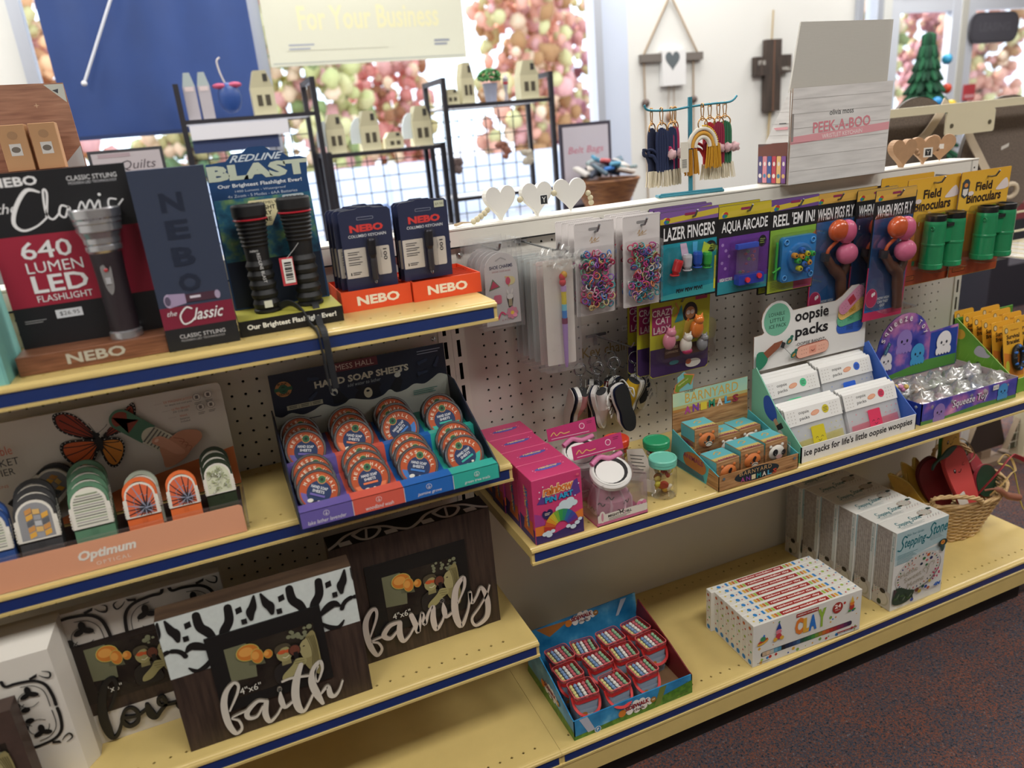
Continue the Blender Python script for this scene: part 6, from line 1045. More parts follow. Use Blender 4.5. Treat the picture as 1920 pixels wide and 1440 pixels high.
def ice_pack(loc, c, label, shine='7fa0c0', tx=-20):
    t = thing('ice_pack_pouch', label, 'ice pack', loc, 0, 'little ice packs in the white display', (tx, 0)); w = 6.35; b = MB(); z0 = 0; prof = [(0, 0), (.1, 0), (.16, 1.0), (.14, 2.9), (.06, 3.9), (0, 3.9), (-.05, 2.9), (-.08, 1.0)]
    b.ext([(y, z) for y, z in prof[::-1]], .05, w-.05, ICEF); d = b.draw((0, -.09, 0), X_, Z_); cm = M(c, .35, alpha=.75); d.poly([(.3, .2), (w-.3, .2), (w-.35, 1.25), (.35, 1.05)], M(c, .35, alpha=.45)); d.rrect(2.5, .2, 4.0, 2.1, .12, M(c, .35)); d.stroke([(2.85, 1.0), (3.0, 1.12), (3.12, 1.0)], .045, '22222a'); d.stroke([(3.45, 1.0), (3.58, 1.12), (3.7, 1.0)], .045, '22222a'); d.stroke([(3.1, .82), (3.27, .7), (3.45, .82)], .045, '22222a')
    for q in range(10): d.disc(.5+.62*q if q < 4 else 4.3+.2*(q-3)*1.4 if 4.3+.28*(q-3) < w else 5, 1.5+.5*(q % 2), .05, None, M(c, .5), n=6)
    b.build('pouch', t, (0, 0, 0))
    b = MB(); b.ext([(-.12, 2.5), (-.12, 3.95), (.0, 4.15), (.2, 4.1), (.24, 2.7), (.2, 2.7), (.15, 3.9), (-.02, 3.95), (-.07, 3.8), (-.07, 2.5)], 0, w, WHT); d = b.draw((0, -.12, 2.5), X_, Z_); d.text('oopsie', 1.5, .82, 1.15, .36, '222226'); d.text('packs', 1.5, .3, 1.1, .36, '222226'); d.disc(3.3, .75, .5, .22, 'd98a6a', rot=.15); d.disc(3.3, .75, .44, .17, 'e0a888', rot=.15); d.disc(4.5, .85, .38, .38, M(c, .5), n=16); d.lines(4.25, .95, .5, 3, .14, '3a3a3a', .05)
    for q in range(12): d.disc(.3+.35*(q % 3), .3+.3*(q//3), .05, None, 'b5b0a8', n=6); d.disc(5.1+.35*(q % 3), .3+.3*(q//3), .05, None, 'b5b0a8', n=6); d.h = .03
    b.build('header', t, (0, 0, 0)); return t
X0_, Yf = 23.6, -12.2
fL = ice_pack((X0_, Yf+1.15, TR+.2), 'c9b92a', 'yellow ice pack at the front left of the ice pack display')
for k, s_ in enumerate(('second', 'third', 'fourth')): dup(fL, (X0_-.0*k, Yf+1.15+.33*(k+1), TR+.24+.1*k), None, 'yellow ice pack, %s from the front in the left front stack' % s_)
fR = ice_pack((X0_+6.75, Yf+1.2, TR+.2), 'd23a5c', 'pink ice pack at the front right of the ice pack display')
for k, s_ in enumerate(('second', 'third')): dup(fR, (X0_+6.75, Yf+1.2+.4*(k+1), TR+.26+.1*k), None, 'pink ice pack, %s from the front in the right front stack' % s_)
gL = ice_pack((X0_+.05, Yf+4.0, TR+1.9), '4fc48c', 'green ice pack foremost in the rear left stack of the display')
for k, s_ in enumerate(('second', 'third', 'fourth')): dup(gL, (X0_+.05, Yf+4.0+.36*(k+1), TR+1.96+.16*k), None, 'green ice pack, %s in the rear left stack' % s_)
bR = ice_pack((X0_+6.65, Yf+4.1, TR+2.1), '2f62cc', 'blue ice pack foremost in the rear right stack of the display')
for k, s_ in enumerate(('second', 'third', 'fourth')): dup(bR, (X0_+6.6, Yf+4.1+.36*(k+1), TR+2.15+.16*k), None, 'blue ice pack, %s in the rear right stack' % s_)
# squeeze toy tray
NEB = ramp_mat('purple blue nebula print', [(.32, '1c2f86'), (.5, '4a4aa6'), (.62, 'a86aa8'), (.78, 'd99ab8')], nscale=16, r=.35)
t = thing('squeeze_toy_tray', 'low galaxy print tray of squeeze toys with octopus back card', 'display box', (37.95, -11.95, TR)); w = 13.0
b = MB(); b.slab([(0, 0), (6.6, 0), (6.6, 2.1), (0, 2.1)], (0, 0, 0), Y_, Z_, -.08, '1f3590'); b.slab([(0, 0), (6.6, 0), (6.6, 2.3), (0, 2.2)], (w, 0, 0), Y_, Z_, .08, 'b8a8a8'); b.box(0, 0, 0, w, .08, 2.1, NEB); b.box(.1, .1, .03, w-.1, 6.5, .1, 'b8a8a8'); b.box(.1, 6.5, 0, w-.1, 6.6, 2.1, 'b8a8a8')
d = b.draw((0, 0, 0), X_, Z_); d.poly([(0, 0), (w, 0), (w, .35), (8, .5), (3, .25), (0, .4)], '4a7a3c')
for q in range(2): d.text('Squeeze Toy', 4.0+.04*q, .65+.03*q, 4.8, .95, ('14142c', 'e6e2ee')[q], bold=(.05, .01)[q], shear=.12)
def octo(d, x, y, r_, c, fc='14142c'):
    d.disc(x, y, r_, r_*1.05, c); 
    for k in range(5): d.disc(x-r_*.8+k*r_*.4, y-r_*.95, r_*.24, r_*.4, c, n=10)
    for s_ in (-1, 1): d.disc(x+s_*r_*.35, y-.1*r_, r_*.12, r_*.16, fc, n=10)
    d.stroke([(x-.12*r_, y-.35*r_), (x, y-.43*r_), (x+.12*r_, y-.35*r_)], .05*r_+.01, fc)
octo(d, 2.3, .95, .75, '8a72b0'); octo(d, 10.9, 1.2, .7, '3f8ac4'); d.rect(9.4, 1.5, 10.2, 2.0, 'd9d8d4'); d.text('$5.95', 9.5, 1.62, .6, .2, '4a4a4a'); b.build('tray', t, (0, 0, 0))
b = MB(); dome = [(4.6+3.6*math.cos(math.radians(q)), 5.2+3.6*math.sin(math.radians(q))) for q in range(190, 15, -15)]; b.slab([(0.2, 2.0), (.2, 4.6)]+dome[1:]+[(8.2, 6.2), (12.2, 6.4), (12.3, 6.1), (12.4, 2.0)][0:], (.2, 6.45, 0), X_, Z_, .08, NEB, '1c2f86'); d = b.draw((.2, 6.45, 0), X_, Z_); d.rect(8.3, 2.1, 12.2, 6.1, '22419c'); d.poly([(.3, 2.05), (12.3, 2.05), (12.3, 3.2), (8, 3.3), (3, 2.6), (.3, 2.9)], '4f8a3c')
octo(d, 4.6, 6.0, 1.05, '8f78bc'); octo(d, 6.6, 4.3, .95, '3f95c8'); octo(d, 2.2, 4.3, .8, 'd8d4d8'); octo(d, 10.2, 4.9, 1.05, 'e6e2e4')
for k, ch in enumerate('Squeeze Toy'):
    a = math.radians(160-k*13.2)
    for q in range(2): d.text(ch, 4.6+2.85*math.cos(a)-.18, 5.35+2.75*math.sin(a)-.1, .38, .52, ('14142c', 'e6d8e0')[q], bold=(.09, .02)[q], rot=a-math.pi/2)
d.poly([(1.6, 5.2), (2.2, 6.3), (2.6, 6.0), (2.0, 4.9)], '18466a'); d.text('LIGHT UP', 1.95, 5.1, 1.1, .2, '9ad0e0', rot=1.05); b.build('back_card', t, (0, 0, 0))
random.seed(21); FO = clear_mat('crinkled foil film', gloss=.32, rough=.22, haze=.22, hazec=(.85, .85, .8))
cols = ['d98a5a', 'c97f9a', '9ab06a', '7f9ac0', 'b8a87a', '8aa89a', 'd0a070', 'a0b48a', 'c0b0a0', '9c8ab4']
for k in range(10):
    i, j = k % 5, k//5; x = 39.4+2.45*i+(.4 if j else 0); y = -10.6+2.9*j; 
    t = thing('squeeze_toy', ['orange squeeze toy with foil glitter', 'pink squeeze toy', 'green squeeze toy', 'blue squeeze toy', 'tan squeeze toy'][i]+', bagged, %s row of the galaxy tray' % ('front' if j == 0 else 'back'), 'squeeze toy', (x, y, TR+.15), random.uniform(-30, 30), 'bagged squeeze toys')
    b = MB(); b.ball((0, 0, 1.0), (.95, .85, .8), M(cols[k], .35, coat=.4, noise_=.3, scale=300), 12, 8, .25); b.build('toy', t, (0, 0, 0))
    b = MB(); b.ball((0, .1, 1.25), (1.3, 1.2, 1.15), FO, 14, 9, .75)
    for q in range(26): a = random.uniform(0, 6.28); p = (random.uniform(-1.2, 1.2), random.uniform(-1.1, 1.1), 1.4+random.uniform(0, .8)); b.add([p, (p[0]+.35*math.cos(a), p[1]+.35*math.sin(a), p[2]+.25), (p[0]+.3*math.cos(a+.8), p[1]+.3*math.sin(a+.8), p[2]-.05)], [(0, 1, 2)], FO)
    b.build('clear_bag', t, (0, 0, 0))
t = thing('squeeze_toy', 'clear bubble squeeze toy with pastel beads at the left of the galaxy tray', 'squeeze toy', (38.9, -8.6, TR+1.9)); b = MB(); b.ball((0, 0, .9), (1.25, 1.0, .9), BLIS, 18, 12); b.build('bubble', t, (0, 0, 0)); b = MB()
for k in range(8): b.ball((random.uniform(-.7, .7), random.uniform(-.5, .4), .5+random.uniform(0, .5)), .26, ['d98ab0', '8aa0d9', 'e0c06a', 'd9a0c0'][k % 4], 8, 6)
b.build('beads', t, (0, 0, 0))
# survival bracelet display
GRN = ramp_mat('green meadow print', [(.35, '4f8a2a'), (.65, '74ac3c')], nscale=9, r=.45)
t = thing('bracelet_display', 'green counter display of paracord bracelets at the right end of the shelf', 'display box', (51.55, -11.3, TR)); b = MB(); w = 11
sd = [(0, 0), (7.2, 0), (7.2, 6.4), (6.9, 6.5), (0, 1.5)]; b.slab(sd, (0, 0, 0), Y_, Z_, -.09, GRN, 'a8c86a'); b.add([(.1, y, z) for y, z in sd], [tuple(range(5))], '7fae4a'); b.box(.0, 0, 0, 5.4, .09, 1.5, GRN); b.box(0, 7.1, 1, 9, 7.2, 6.45, '4f8a2a')
d = b.draw((0, 7.2, 0), -Y_, Z_); d.poly(smooth([(2.6, 3.4), (3.0, 4.1), (3.6, 4.0), (4.0, 3.5), (4.4, 3.3), (4.0, 3.0), (3.0, 3.0)], 3, True), 'b9b4bc'); d.disc(.9, 4.9, .55, .55, 'd9a83c'); d.text('Survival', 2.2, .7, 3.4, .75, '1f2a14', bold=.03); d.disc(3.2, 2.2, .22, .22, '3a4a2c'); d.disc(5.5, 1.3, .35, .2, 'b9b4bc')
for q in range(6): d.stroke([(.3+q, 1.2+.3*(q % 2)), (1.2+q*.9, 3.0)], .03, '8fc05a', sm=False)
b.build('tray', t, (0, 0, 0))
YC = M('dba22f', .45)
def brace(loc, label):
    t = thing('bracelet_card', label, 'carded bracelet', loc, 0, 'carded paracord bracelets', (-10, 0)); b = MB(); b.slab(rr(0, 0, 2.9, 5.8, .25), (0, 0, 0), X_, Z_, .06, YC); d = b.draw((0, 0, 0), X_, Z_); d.poly([(.05, .3), (2.85, .3), (2.85, 2.2), (.05, 3.0)], 'c9782c'); d.text('Survival', .5, 4.3, 1.9, .45, '2a1c10', bold=.03); d.text('Bracelet', .5, 3.75, 1.9, .45, '2a1c10', bold=.03); d.disc(.5, 5.2, .26, .3, '3a3a34'); d.disc(.5, 5.2, .2, .24, 'c9b88a'); d.text('Outdoors', 1.1, 5.1, 1.2, .16, '7a3a1c'); d.disc(.5, 1.5, .3, .6, 'b8b83a'); b.build('card', t, (0, 0, 0))
    b = MB(); P = [(1.7+.62*math.cos(a), -.35, 2.3+1.15*math.sin(a)) for a in (2*math.pi*i/24 for i in range(24))]; b.tube(P, .27, '14181c', 7, True)
    for i in range(0, 24, 2): x, y, z = P[i]; b.ball((x, y-.12, z), (.26, .2, .2), '2a62b0' if i % 4 else '151a20', 7, 5)
    b.build('bracelet', t, (0, 0, 0)); return t
s0 = brace((52.2, -9.9, TR+.75), 'carded paracord bracelet in front of the left column')
for k, s_ in enumerate(('second', 'third', 'fourth', 'fifth', 'rearmost')): dup(s0, (52.0-.03*k, -9.9+1.02*(k+1), TR+.85+.13*k), None, 'carded paracord bracelet, %s of the left column' % s_)
s1 = dup(s0, (55.2, -9.0, TR+1.0), None, 'carded paracord bracelet in front of the right column')
for k, s_ in enumerate(('second', 'third', 'rearmost')): dup(s0, (55.1, -9.0+1.2*(k+1), TR+1.05+.13*k), None, 'carded paracord bracelet, %s of the right column' % s_)
# ================================================================ hanging on the right bay's pegboard
HOOK = M('8d8f92', .25, metal=.9)
def hook(x, z, L, label, up=.55):
    b = MB(); b.box(x-.55, -.32, z-.12, x+.55, -.14, z+.12, HOOK); b.tube([(x, -.2, z), (x, -L+.3, z-.05), (x, -L-.1, z+.05), (x, -L-.45, z+up)], .09, HOOK, 6)
    b.tube([(x-.5, .3, z), (x-.5, -.2, z)], .07, HOOK, 5); b.tube([(x+.5, .3, z), (x+.5, -.2, z)], .07, HOOK, 5)
    tag(b.build('peg_hook', loc=(0, 0, 0)), label, 'hook', 'wire peg hooks')
for x, z, L, s_ in ((.2, 7.6, 4.9, 'holding the shoe charm packs'), (4.0, 7.3, 7.1, 'holding the pen packs'), (7.3, 8.25, 7.3, 'holding the left packs of coloured rings'), (11.4, 8.25, 7.4, 'holding the right packs of coloured rings'), (16.2, 8.3, 7.2, 'holding the glowing finger light cards'), (21.6, 8.1, 7.2, 'holding the water arcade cards'), (27, 7.9, 7.1, 'holding the fishing game cards'), (33.4, 7.6, 5.2, 'holding the single slingshot card'), (38.3, 7.5, 7.3, 'holding the front slingshot cards'), (44.3, 8.0, 6.6, 'holding the left binocular cards'), (51.2, 7.9, 6.9, 'holding the right binocular cards'), (16.3, 1.0, 5.2, 'holding the cat lady cards')): hook(x, z, L, 'steel peg hook '+s_)
b = MB(); b.box(9.6, -.3, -2.1, 11.6, -.12, -1.85, HOOK); b.tube([(10.5, -.2, -2), (12.2, -3.6, -2.6), (12.3, -3.9, -2.2)], .09, HOOK); b.box(10.35, -.3, -2.9, 10.65, -.2, -2, HOOK); tag(b.build('peg_hook', loc=(0, 0, 0)), 'empty steel peg hook above the shoe key rings', 'hook', 'wire peg hooks')
def hanging(name, label, cat, x, y, ztop, group, tilt=0, rz=0): return thing(name, label, cat, (x, y, ztop), rz, group, (tilt, 0))
# shoe charm packs
FLM = clear_mat('clear bag', gloss=.05, rough=.1, haze=.04)
def charm(x, y, z, label):
    t = hanging('charm_pack', label, 'charm pack', x, y, z, 'bagged shoe charms', 4); b = MB(); o = [(-1.45, -5.9), (1.45, -5.9), (1.35, -1.6)]+[(1.35*math.cos(math.radians(q)), -1.6+1.35*math.sin(math.radians(q))) for q in range(15, 180, 15)]+[(-1.35, -1.6)]; b.slab(o, (0, 0, 0), X_, Z_, .04, M('d6d2d2', .5)); d = b.draw((0, 0, 0), X_, Z_)
    d.stroke([(-.4, -.85), (-.15, -.72), (0, -.66), (.15, -.72), (.4, -.85)], .1, 'b3b0b0'); d.text('SHOE CHARMS', -.95, -1.5, 1.9, .27, '33355a', bold=.02, rot=.03); d.text('DECOR YOUR SHOES', -.75, -1.75, 1.5, .13, 'c08a90')
    d.poly([(-1.1, -3.1), (-.75, -2.2), (-.15, -2.9)], '5a7a5a'); d.poly([(-1.0, -3.0), (-.72, -2.35), (-.25, -2.85)], 'c22f58'); d.poly([(.25, -2.1), (.9, -2.2), (.55, -3.0)], 'd9b884'); d.disc(.75, -2.5, .35, .33, 'e6d9a0'); d.disc(.5, -2.5, .2, .3, 'd94a6a')
    d.rrect(-.75, -4.2, -.1, -3.5, .15, 'e0708f'); d.poly([(.3, -3.7), (.9, -3.7), (.75, -4.6), (.45, -4.6)], '2a2a2a'); d.disc(.6, -3.75, .28, .22, 'e8e4e0'); d.disc(.42, -3.35, .08, .2, 'e8e4e0', rot=.3); d.disc(.78, -3.35, .08, .2, 'e8e4e0', rot=-.3); d.rect(.46, -4.5, .74, -3.95, 'a89a78')
    for k in range(8): a = k*.785; d.disc(.7+.28*math.cos(a), -5.05+.28*math.sin(a), .24, .17, 'e590a8', rot=a, n=8)
    d.disc(.7, -5.05, .15, .15, 'e0b84a'); d.stroke([(-.5, -5.4), (-.2, -4.9), (.1, -5.1)], .12, 'c8436a'); d.text('6 PCS', -.2, -5.6, .7, .14, '9a6a78'); b.build('card', t, (0, 0, 0))
    b = MB(); b.slab([(-1.75, -6.2), (1.75, -6.2), (1.75, .7), (-1.75, .7)], (0, -.08, 0), X_, Z_, .16, FLM); b.build('clear_bag', t, (0, 0, 0)); return t
c0 = charm(.25, -5.0, 7.65, 'front shoe charm pack with watermelon, rabbit and flower charms')
for k in range(4): dup(c0, (.2-.05*k, -4.1+.85*k, 7.6), None, 'shoe charm pack hanging behind the front one, %s' % ('second', 'third', 'fourth', 'rearmost')[k])
# pen packs
def pen(x, y, z, label, front):
    t = hanging('pen_pack', label, 'pen pack', x, y, z, 'bagged novelty pens', 3, -4 if front else 0); b = MB(); b.slab(rr(-1.2, -9.0, 1.2, -.7, .12), (0, 0, 0), X_, Z_, .05, M('ddd5cc' if front else random.choice(['d8cfc4', 'd9d4bd', 'c9cfcd', 'dcc9c4']), .5)); d = b.draw((0, 0, 0), X_, Z_)
    random.seed(4)
    for k in range(10): d.disc(random.uniform(-1.1, 1.1), random.uniform(-8.5, -1.5), .03, None, 'b0a8a4', n=6); d.h = .013
    d.text('star', -.9, -1.1, .5, .14, 'b5a08c'); b.build('card', t, (0, 0, 0))
    b = MB(); ax = (.0, 0, 1)
    b.lathe([(.1, 0), (.16, .5), (.22, 3.2), (.22, 3.6)], (.25, -.3, -9.2), 10, M('a884c4', .35)); b.lathe([(.23, 0), (.23, .45)], (.25, -.3, -5.6), 10, '7a2050'); b.lathe([(.2, 0), (.2, .6)], (.25, -.3, -5.15), 10, '2f7fd0'); b.lathe([(.2, 0), (.2, .5)], (.25, -.3, -4.55), 10, '6fc0d8'); b.lathe([(.2, 0), (.2, 1.0)], (.25, -.3, -4.05), 10, 'd9c430'); b.lathe([(.22, 0), (.22, .4)], (.25, -.3, -3.05), 10, 'c09ad0')
    for q, c in enumerate(('c92f38', 'd03038', 'd8a02c')): b.ball((.2+.12*(q == 2), -.3, -2.35+.42*q-.3*(q == 2)), (.28, .22, .3), c, 10, 7)
    b.build('pen', t, (0, 0, 0))
    b = MB(); b.slab([(-1.5, -9.4), (1.5, -9.4), (1.5, -.3), (-1.5, -.3)], (0, -.55, 0), X_, Z_, .6, FLM)
    if front:
        random.seed(8)
        for q in range(60): a = random.uniform(0, 3.14); p = (random.uniform(-1.9, 1.6), random.uniform(-1.1, .4), random.uniform(-1.1, .3)); b.add([p, (p[0]+.55*math.cos(a), p[1]-.1, p[2]+.2*math.sin(a)), (p[0]+.4*math.cos(a+.6), p[1]-.15, p[2]-.25)], [(0, 1, 2)], FO)
    b.build('clear_bag', t, (0, 0, 0)); return t
pen(4.05, -7.0, 7.2, 'front pen pack with rainbow beaded purple pen', True); random.seed(12)
for k in range(5): pen(3.9-.05*k, -6.0+1.05*k, 7.1, 'pen pack behind the front one, %s' % ('second', 'third', 'fourth', 'fifth', 'rearmost')[k], False)
# packs of coloured rings
def rings(x, y, z, label, seed):
    t = hanging('ring_pack', label, 'ring pack', x, y, z, 'blister packs of coloured rings', 3); w = 3.4; b = MB(); b.slab(rr(-w/2, -6.7, w/2, .55, .12), (0, 0, 0), X_, Z_, .05, M('d4cfcd', .5)); d = b.draw((0, 0, 0), X_, Z_); d.rrect(-.5, -.12, .5, .1, .1, '8d8a8a'); d.stroke([(-.4, -.9), (-.2, -.6), (-.25, -1.0), (.1, -.7), (.0, -.95), (.4, -.7)], .045, 'b9955c'); d.stroke([(-.35, -1.05), (.4, -.98)], .03, 'b9955c')
    for q in range(20): d.rect(-w/2+.1+.165*q, .44, -w/2+.18+.165*q, .47, 'a8a4a4'); d.rect(-w/2+.1+.165*q, -6.62, -w/2+.18+.165*q, -6.59, 'a8a4a4'); d.h = .012
    b.build('card', t, (0, 0, 0))
    b = MB(); random.seed(seed); cs = ['d9508a', '3fa0a8', '8a5ab8', 'e08a5a', 'd9c48a', '4a7fc8', 'c03a5a', '7fc0a0', 'e0a0c0', '2f8a9a', 'e6e0e0', 'b83a8a']
    for q in range(150):
        cx, cz, cy = random.uniform(-1.25, 1.25), random.uniform(-6.05, -1.65), random.uniform(-.62, -.2); b.ring((cx, cy, cz), random.uniform(.19, .27), .06, M(random.choice(cs), .45), (random.uniform(-.8, .8), 1, random.uniform(-.8, .8)), 9, 3)
    o = tag(b.build('coloured_rings', t, (0, 0, 0)), kind='stuff')
    b = MB(); b.slab(rr(-1.5, -6.35, 1.5, -1.35, .15), (0, -.75, 0), X_, Z_, .7, BLIS); b.build('blister', t, (0, 0, 0)); return t
for x, s_ in ((7.25, 'left'), (11.45, 'right')):
    r0 = rings(x, -7.0, 8.45, 'front blister pack of coloured rings on the %s hook' % s_, int(x*3))
    for k in range(3): dup(r0, (x+.05*k*(1 if x > 9 else -1), -6.0+1.0*k, 8.4), None, 'blister pack of coloured rings on the %s hook, %s' % (s_, ('second', 'third', 'rearmost')[k]))
# toy cards with black title band
CB = '141416'
def toy_card(x, y, z, w, h, top, title, body, label, kind, rz=0, tw=None):
    t = hanging('toy_card', label, 'carded toy', x, y, z, None, 3, rz); b = MB(); hw = w/2
    b.slab(rr(-hw, -h, hw, .55, .1), (0, 0, 0), X_, Z_, .06, CB); d = b.draw((0, 0, 0), X_, Z_); d.rect(-hw+.03, -.42, hw-.03, .53, M(top, .45)); d.poly([(-hw+.03, -.42), (-hw+.03, 0), (hw-.03, .35), (hw-.03, -.1)], 'c9b43c' if kind != 'pig' else 'd2a64c')
    for q, c in enumerate(('d9c43a', 'b8352c', '2a6ab0', '2f8a4c')): d.disc(-hw+.55+.16*(q % 2), -.1-.14*(q//2), .28-.04*q, .22-.03*q, c, n=10)
    d.rrect(-.5, .08, .55, .28, .08, '8c2a50'); d.text(title, -hw+.35, -1.75 if h < 9 else -1.85, tw or (w-.7), 1.05, 'e8e8e8', bold=.02, rot=.0)
    b_ = M(body, .42, noise_=.2, scale=60); d.rect(-hw+.12, -h+.12, hw-.12, -2.0, b_)
    P = MB(); BL = MB()
    if kind == 'fingers':
        d.poly([(-hw+.12, -h+.12), (hw-.12, -h+.12), (hw-.12, -h+.9), (-hw+.12, -h+.5)], '3aa0a4'); d.text('PEW PEW PEW!', -1.2, -h+.55, 2.6, .35, '14141a', bold=.05); d.disc(hw-.7, -2.7, .55, .5, CB); d.lines(hw-1.05, -2.6, .65, 3, .18, '9ab04a', .06); d.rect(hw-.3, -h+.4, hw-.12, -3.5, 'c9c430'); d.poly([(-.9, -2.1), (-.3, -2.1), (.1, -3.6), (-.6, -3.7)], 'c9b0c8'); d.poly([(.3, -2.1), (.8, -2.1), (.7, -3.7), (.4, -3.7)], '4fa8d0'); d.poly([(1.4, -2.2), (2.1, -2.6), (1.4, -3.7), (1.1, -3.5)], 'b8c83a')
        for q, (c, px, pz) in enumerate((('c8282c', -1.65, -4.1), ('c9ccd2', -.45, -3.85), ('2456c0', .55, -3.75), ('3ab04a', 1.5, -3.9))): P.lathe([(.12, 0), (.36, .35), (.4, 1.1), (.34, 1.3)], (px, -.45, pz-.4), 12, M(c, .2, coat=.6), (.35 if q == 0 else 0, 0, 1)); P.ring((px, -.45, pz-.35), .34, .07, M(c, .3), (0, 0, 1), 12)
        BL.slab(rr(-hw+.4, -5.2, hw-.7, -2.3, .3), (0, -.95, 0), X_, Z_, .9, BLIS)
    elif kind == 'aqua':
        for q in range(5): d.disc(-hw+.5+.35*(q % 3), -2.6-.5*q, .14, None, '9a7ab8', n=12); d.h -= .002
        d.rect(-hw+.12, -h+.12, hw-.12, -h+1.2, '2f8f9c'); d.disc(hw-.8, -2.75, .42, .5, CB); d.lines(hw-1.05, -2.6, .5, 3, .16, '9ab04a', .06); d.text('HIGH SCORE!', -hw+.3, -h+1.2, 1.3, .3, 'e0e0e0', bold=.04)
        P.box(-1.2, -.8, -3.0, .9, -.4, -2.6, '3a55c0'); P.box(-1.05, -.75, -5.2, .95, -.45, -3.0, clear_shared('tank')); P.box(-1.1, -.95, -6.0, 1.5, -.3, -5.2, M('2f45b8', .3, coat=.4)); P.lathe([(.22, 0), (.22, .2)], (-.3, -.95, -5.6), 12, 'd03040', (0, -1, 0)); P.lathe([(.22, 0), (.22, .2)], (.9, -.95, -5.4), 12, 'd03040', (0, -1, 0))
        for q in range(9): P.ring((random.uniform(-.8, .7), -.6, random.uniform(-5, -3.3)), .1, .03, M(['d03a44', 'd96a5a', '4fb04a'][q % 3], .4), (random.random(), 1, random.random()), 8, 3)
        BL.slab(rr(-1.5, -6.2, 1.8, -2.4, .3), (0, -1.1, 0), X_, Z_, 1.05, BLIS)
    elif kind == 'reel':
        d.rect(-hw+.12, -3.2, hw-.12, -2.0, '7fa83a'); d.poly([(hw-1, -3.2), (hw-.12, -2.5), (hw-.12, -3.2)], 'c06a3c')
        P.slab(rr(-1.5, -6.6, 2.2, -2.7, .35), (0, -.5, 0), X_, Z_, .5, M('2f80c4', .3, coat=.4)); P.lathe([(1.35, 0), (1.3, .25), (1.1, .35)], (.4, -.5, -4.6), 24, M('2a6fae', .3, coat=.4), (0, -1, 0))
        for q in range(11): a = q*2.4; r_ = .25+.09*q; c = ['3aa84a', 'd9962c', '2f6ac0', 'c9c430'][q % 4]; P.lathe([(.24, 0), (.26, .3), (.2, .42)], (.4+r_*math.cos(a), -.85, -4.6+r_*math.sin(a)), 10, M(c, .3, coat=.3), (0, -1, 0)); P.ball((.4+r_*math.cos(a), -1.28, -4.6+r_*math.sin(a)), .09, '2a2a2c', 6, 4)
        for cx, cz in ((-1.1, -3.1), (1.8, -3.2), (-1.1, -6.2), (1.8, -6.2)): P.ring((cx, -.55, cz), .22, .06, M('5aa0d8', .3), (0, 1, 0), 12)
        P.tube([(-2.0, -.4, -6.2), (-2.0, -.4, -3.0)], .12, '3aa83c'); P.tube([(-2.3, -.4, -5.6), (-1.6, -.5, -5.2)], .1, '3aa83c')
        d.rect(-hw+.12, -h+.12, hw-.12, -h+1.2, 'a8b83a'); d.lines(-hw+.4, -h+1.0, 2.0, 6, .14, '5a7a2c', .04); d.rect(.4, -h+.15, hw-.15, -h+1.1, 'b8305c'); BL.slab(rr(-2.3, -6.9, 2.4, -2.4, .3), (0, -1.45, 0), X_, Z_, 1.4, BLIS)
    elif kind == 'pig':
        d.rect(-hw+.0, -h+.02, -hw+.14, -6.4, 'c0305a'); d.rect(hw-.14, -h+.02, hw, -6.4, 'c0305a'); d.rect(-hw+.02, -h+.02, hw-.02, -h+.85, 'c0305a'); d.disc(-hw+.85, -h+2.2, .75, .95, 'd06a8a', rot=.2); d.disc(-hw+.85, -h+2.2, .68, .88, 'b02a58', rot=.2); d.disc(-hw+.95, -h+2.5, .14, .2, 'f0e8e8'); d.disc(-hw+1.15, -h+2.6, .12, .18, 'f0e8e8'); d.disc(hw-.95, -3.5, .7, 1.0, '14141a', rot=.5); d.disc(hw-.9, -4.4, .55, .9, 'c9d4dc')
        d.text('HOW HIGH', -.9, -h+1.9, 1.5, .28, 'c9d4dc', bold=.03); d.text('CAN THEY', -.85, -h+1.55, 1.4, .28, 'c9d4dc', bold=.03); d.text('GO?', -.5, -h+1.2, .6, .28, 'c9d4dc', bold=.03)
        BR = M('5c3c2c', .4, coat=.2)
        P.tube(smooth([(1.4, -.4, -h+1.0), (1.0, -.5, -h+3.0), (.7, -.55, -h+4.4), (-.4, -.55, -6.2), (-1.2, -.5, -5.2)], 5), [.45]*5+[.5]*5+[.55]*5+[.42]*5+[.4], BR, 9); P.tube(smooth([(.8, -.5, -h+4.2), (1.3, -.5, -6.4), (1.5, -.4, -5.4)], 5), .4, BR, 8); P.lathe([(.42, 0), (.42, .7)], (-1.25, -.5, -5.5), 12, '26262a'); P.tube(smooth([(-1.2, -.6, -5.0), (-1.1, -.7, -4.4), (-.2, -.8, -3.7)], 4), .17, M('c85a2c', .4), 6)
        P.ball((-.45, -1.0, -2.75), (1.05, .75, 1.0), M('cf5a2c', .25, coat=.5), 18, 12); P.ball((.45, -1.05, -2.95), (.95, .8, 1.1), M('d9668c', .35, coat=.3), 18, 12); P.ball((.75, -1.05, -5.0), (1.05, .85, 1.0), M('dc6f94', .5, coat=.2, bump=.4, scale=260), 18, 12)
        d2 = P.draw((1.15, -1.75, -2.6), (.8, .5, 0), Z_, .02); d2.disc(0, 0, .18, .2, 'f0e8ec'); d2.disc(.03, 0, .1, .12, '201418')
        BL.slab(rr(-hw+.2, -h+1.2, hw-.15, -1.5, .4), (0, -1.95, 0), X_, Z_, 1.9, BLIS)
    if P.v: P.build('toy', t, (0, 0, 0))
    b.build('card', t, (0, 0, 0))
    if BL.v: BL.build('blister', t, (0, 0, 0))
    return t
def clear_shared(n): return ACRY
random.seed(2)
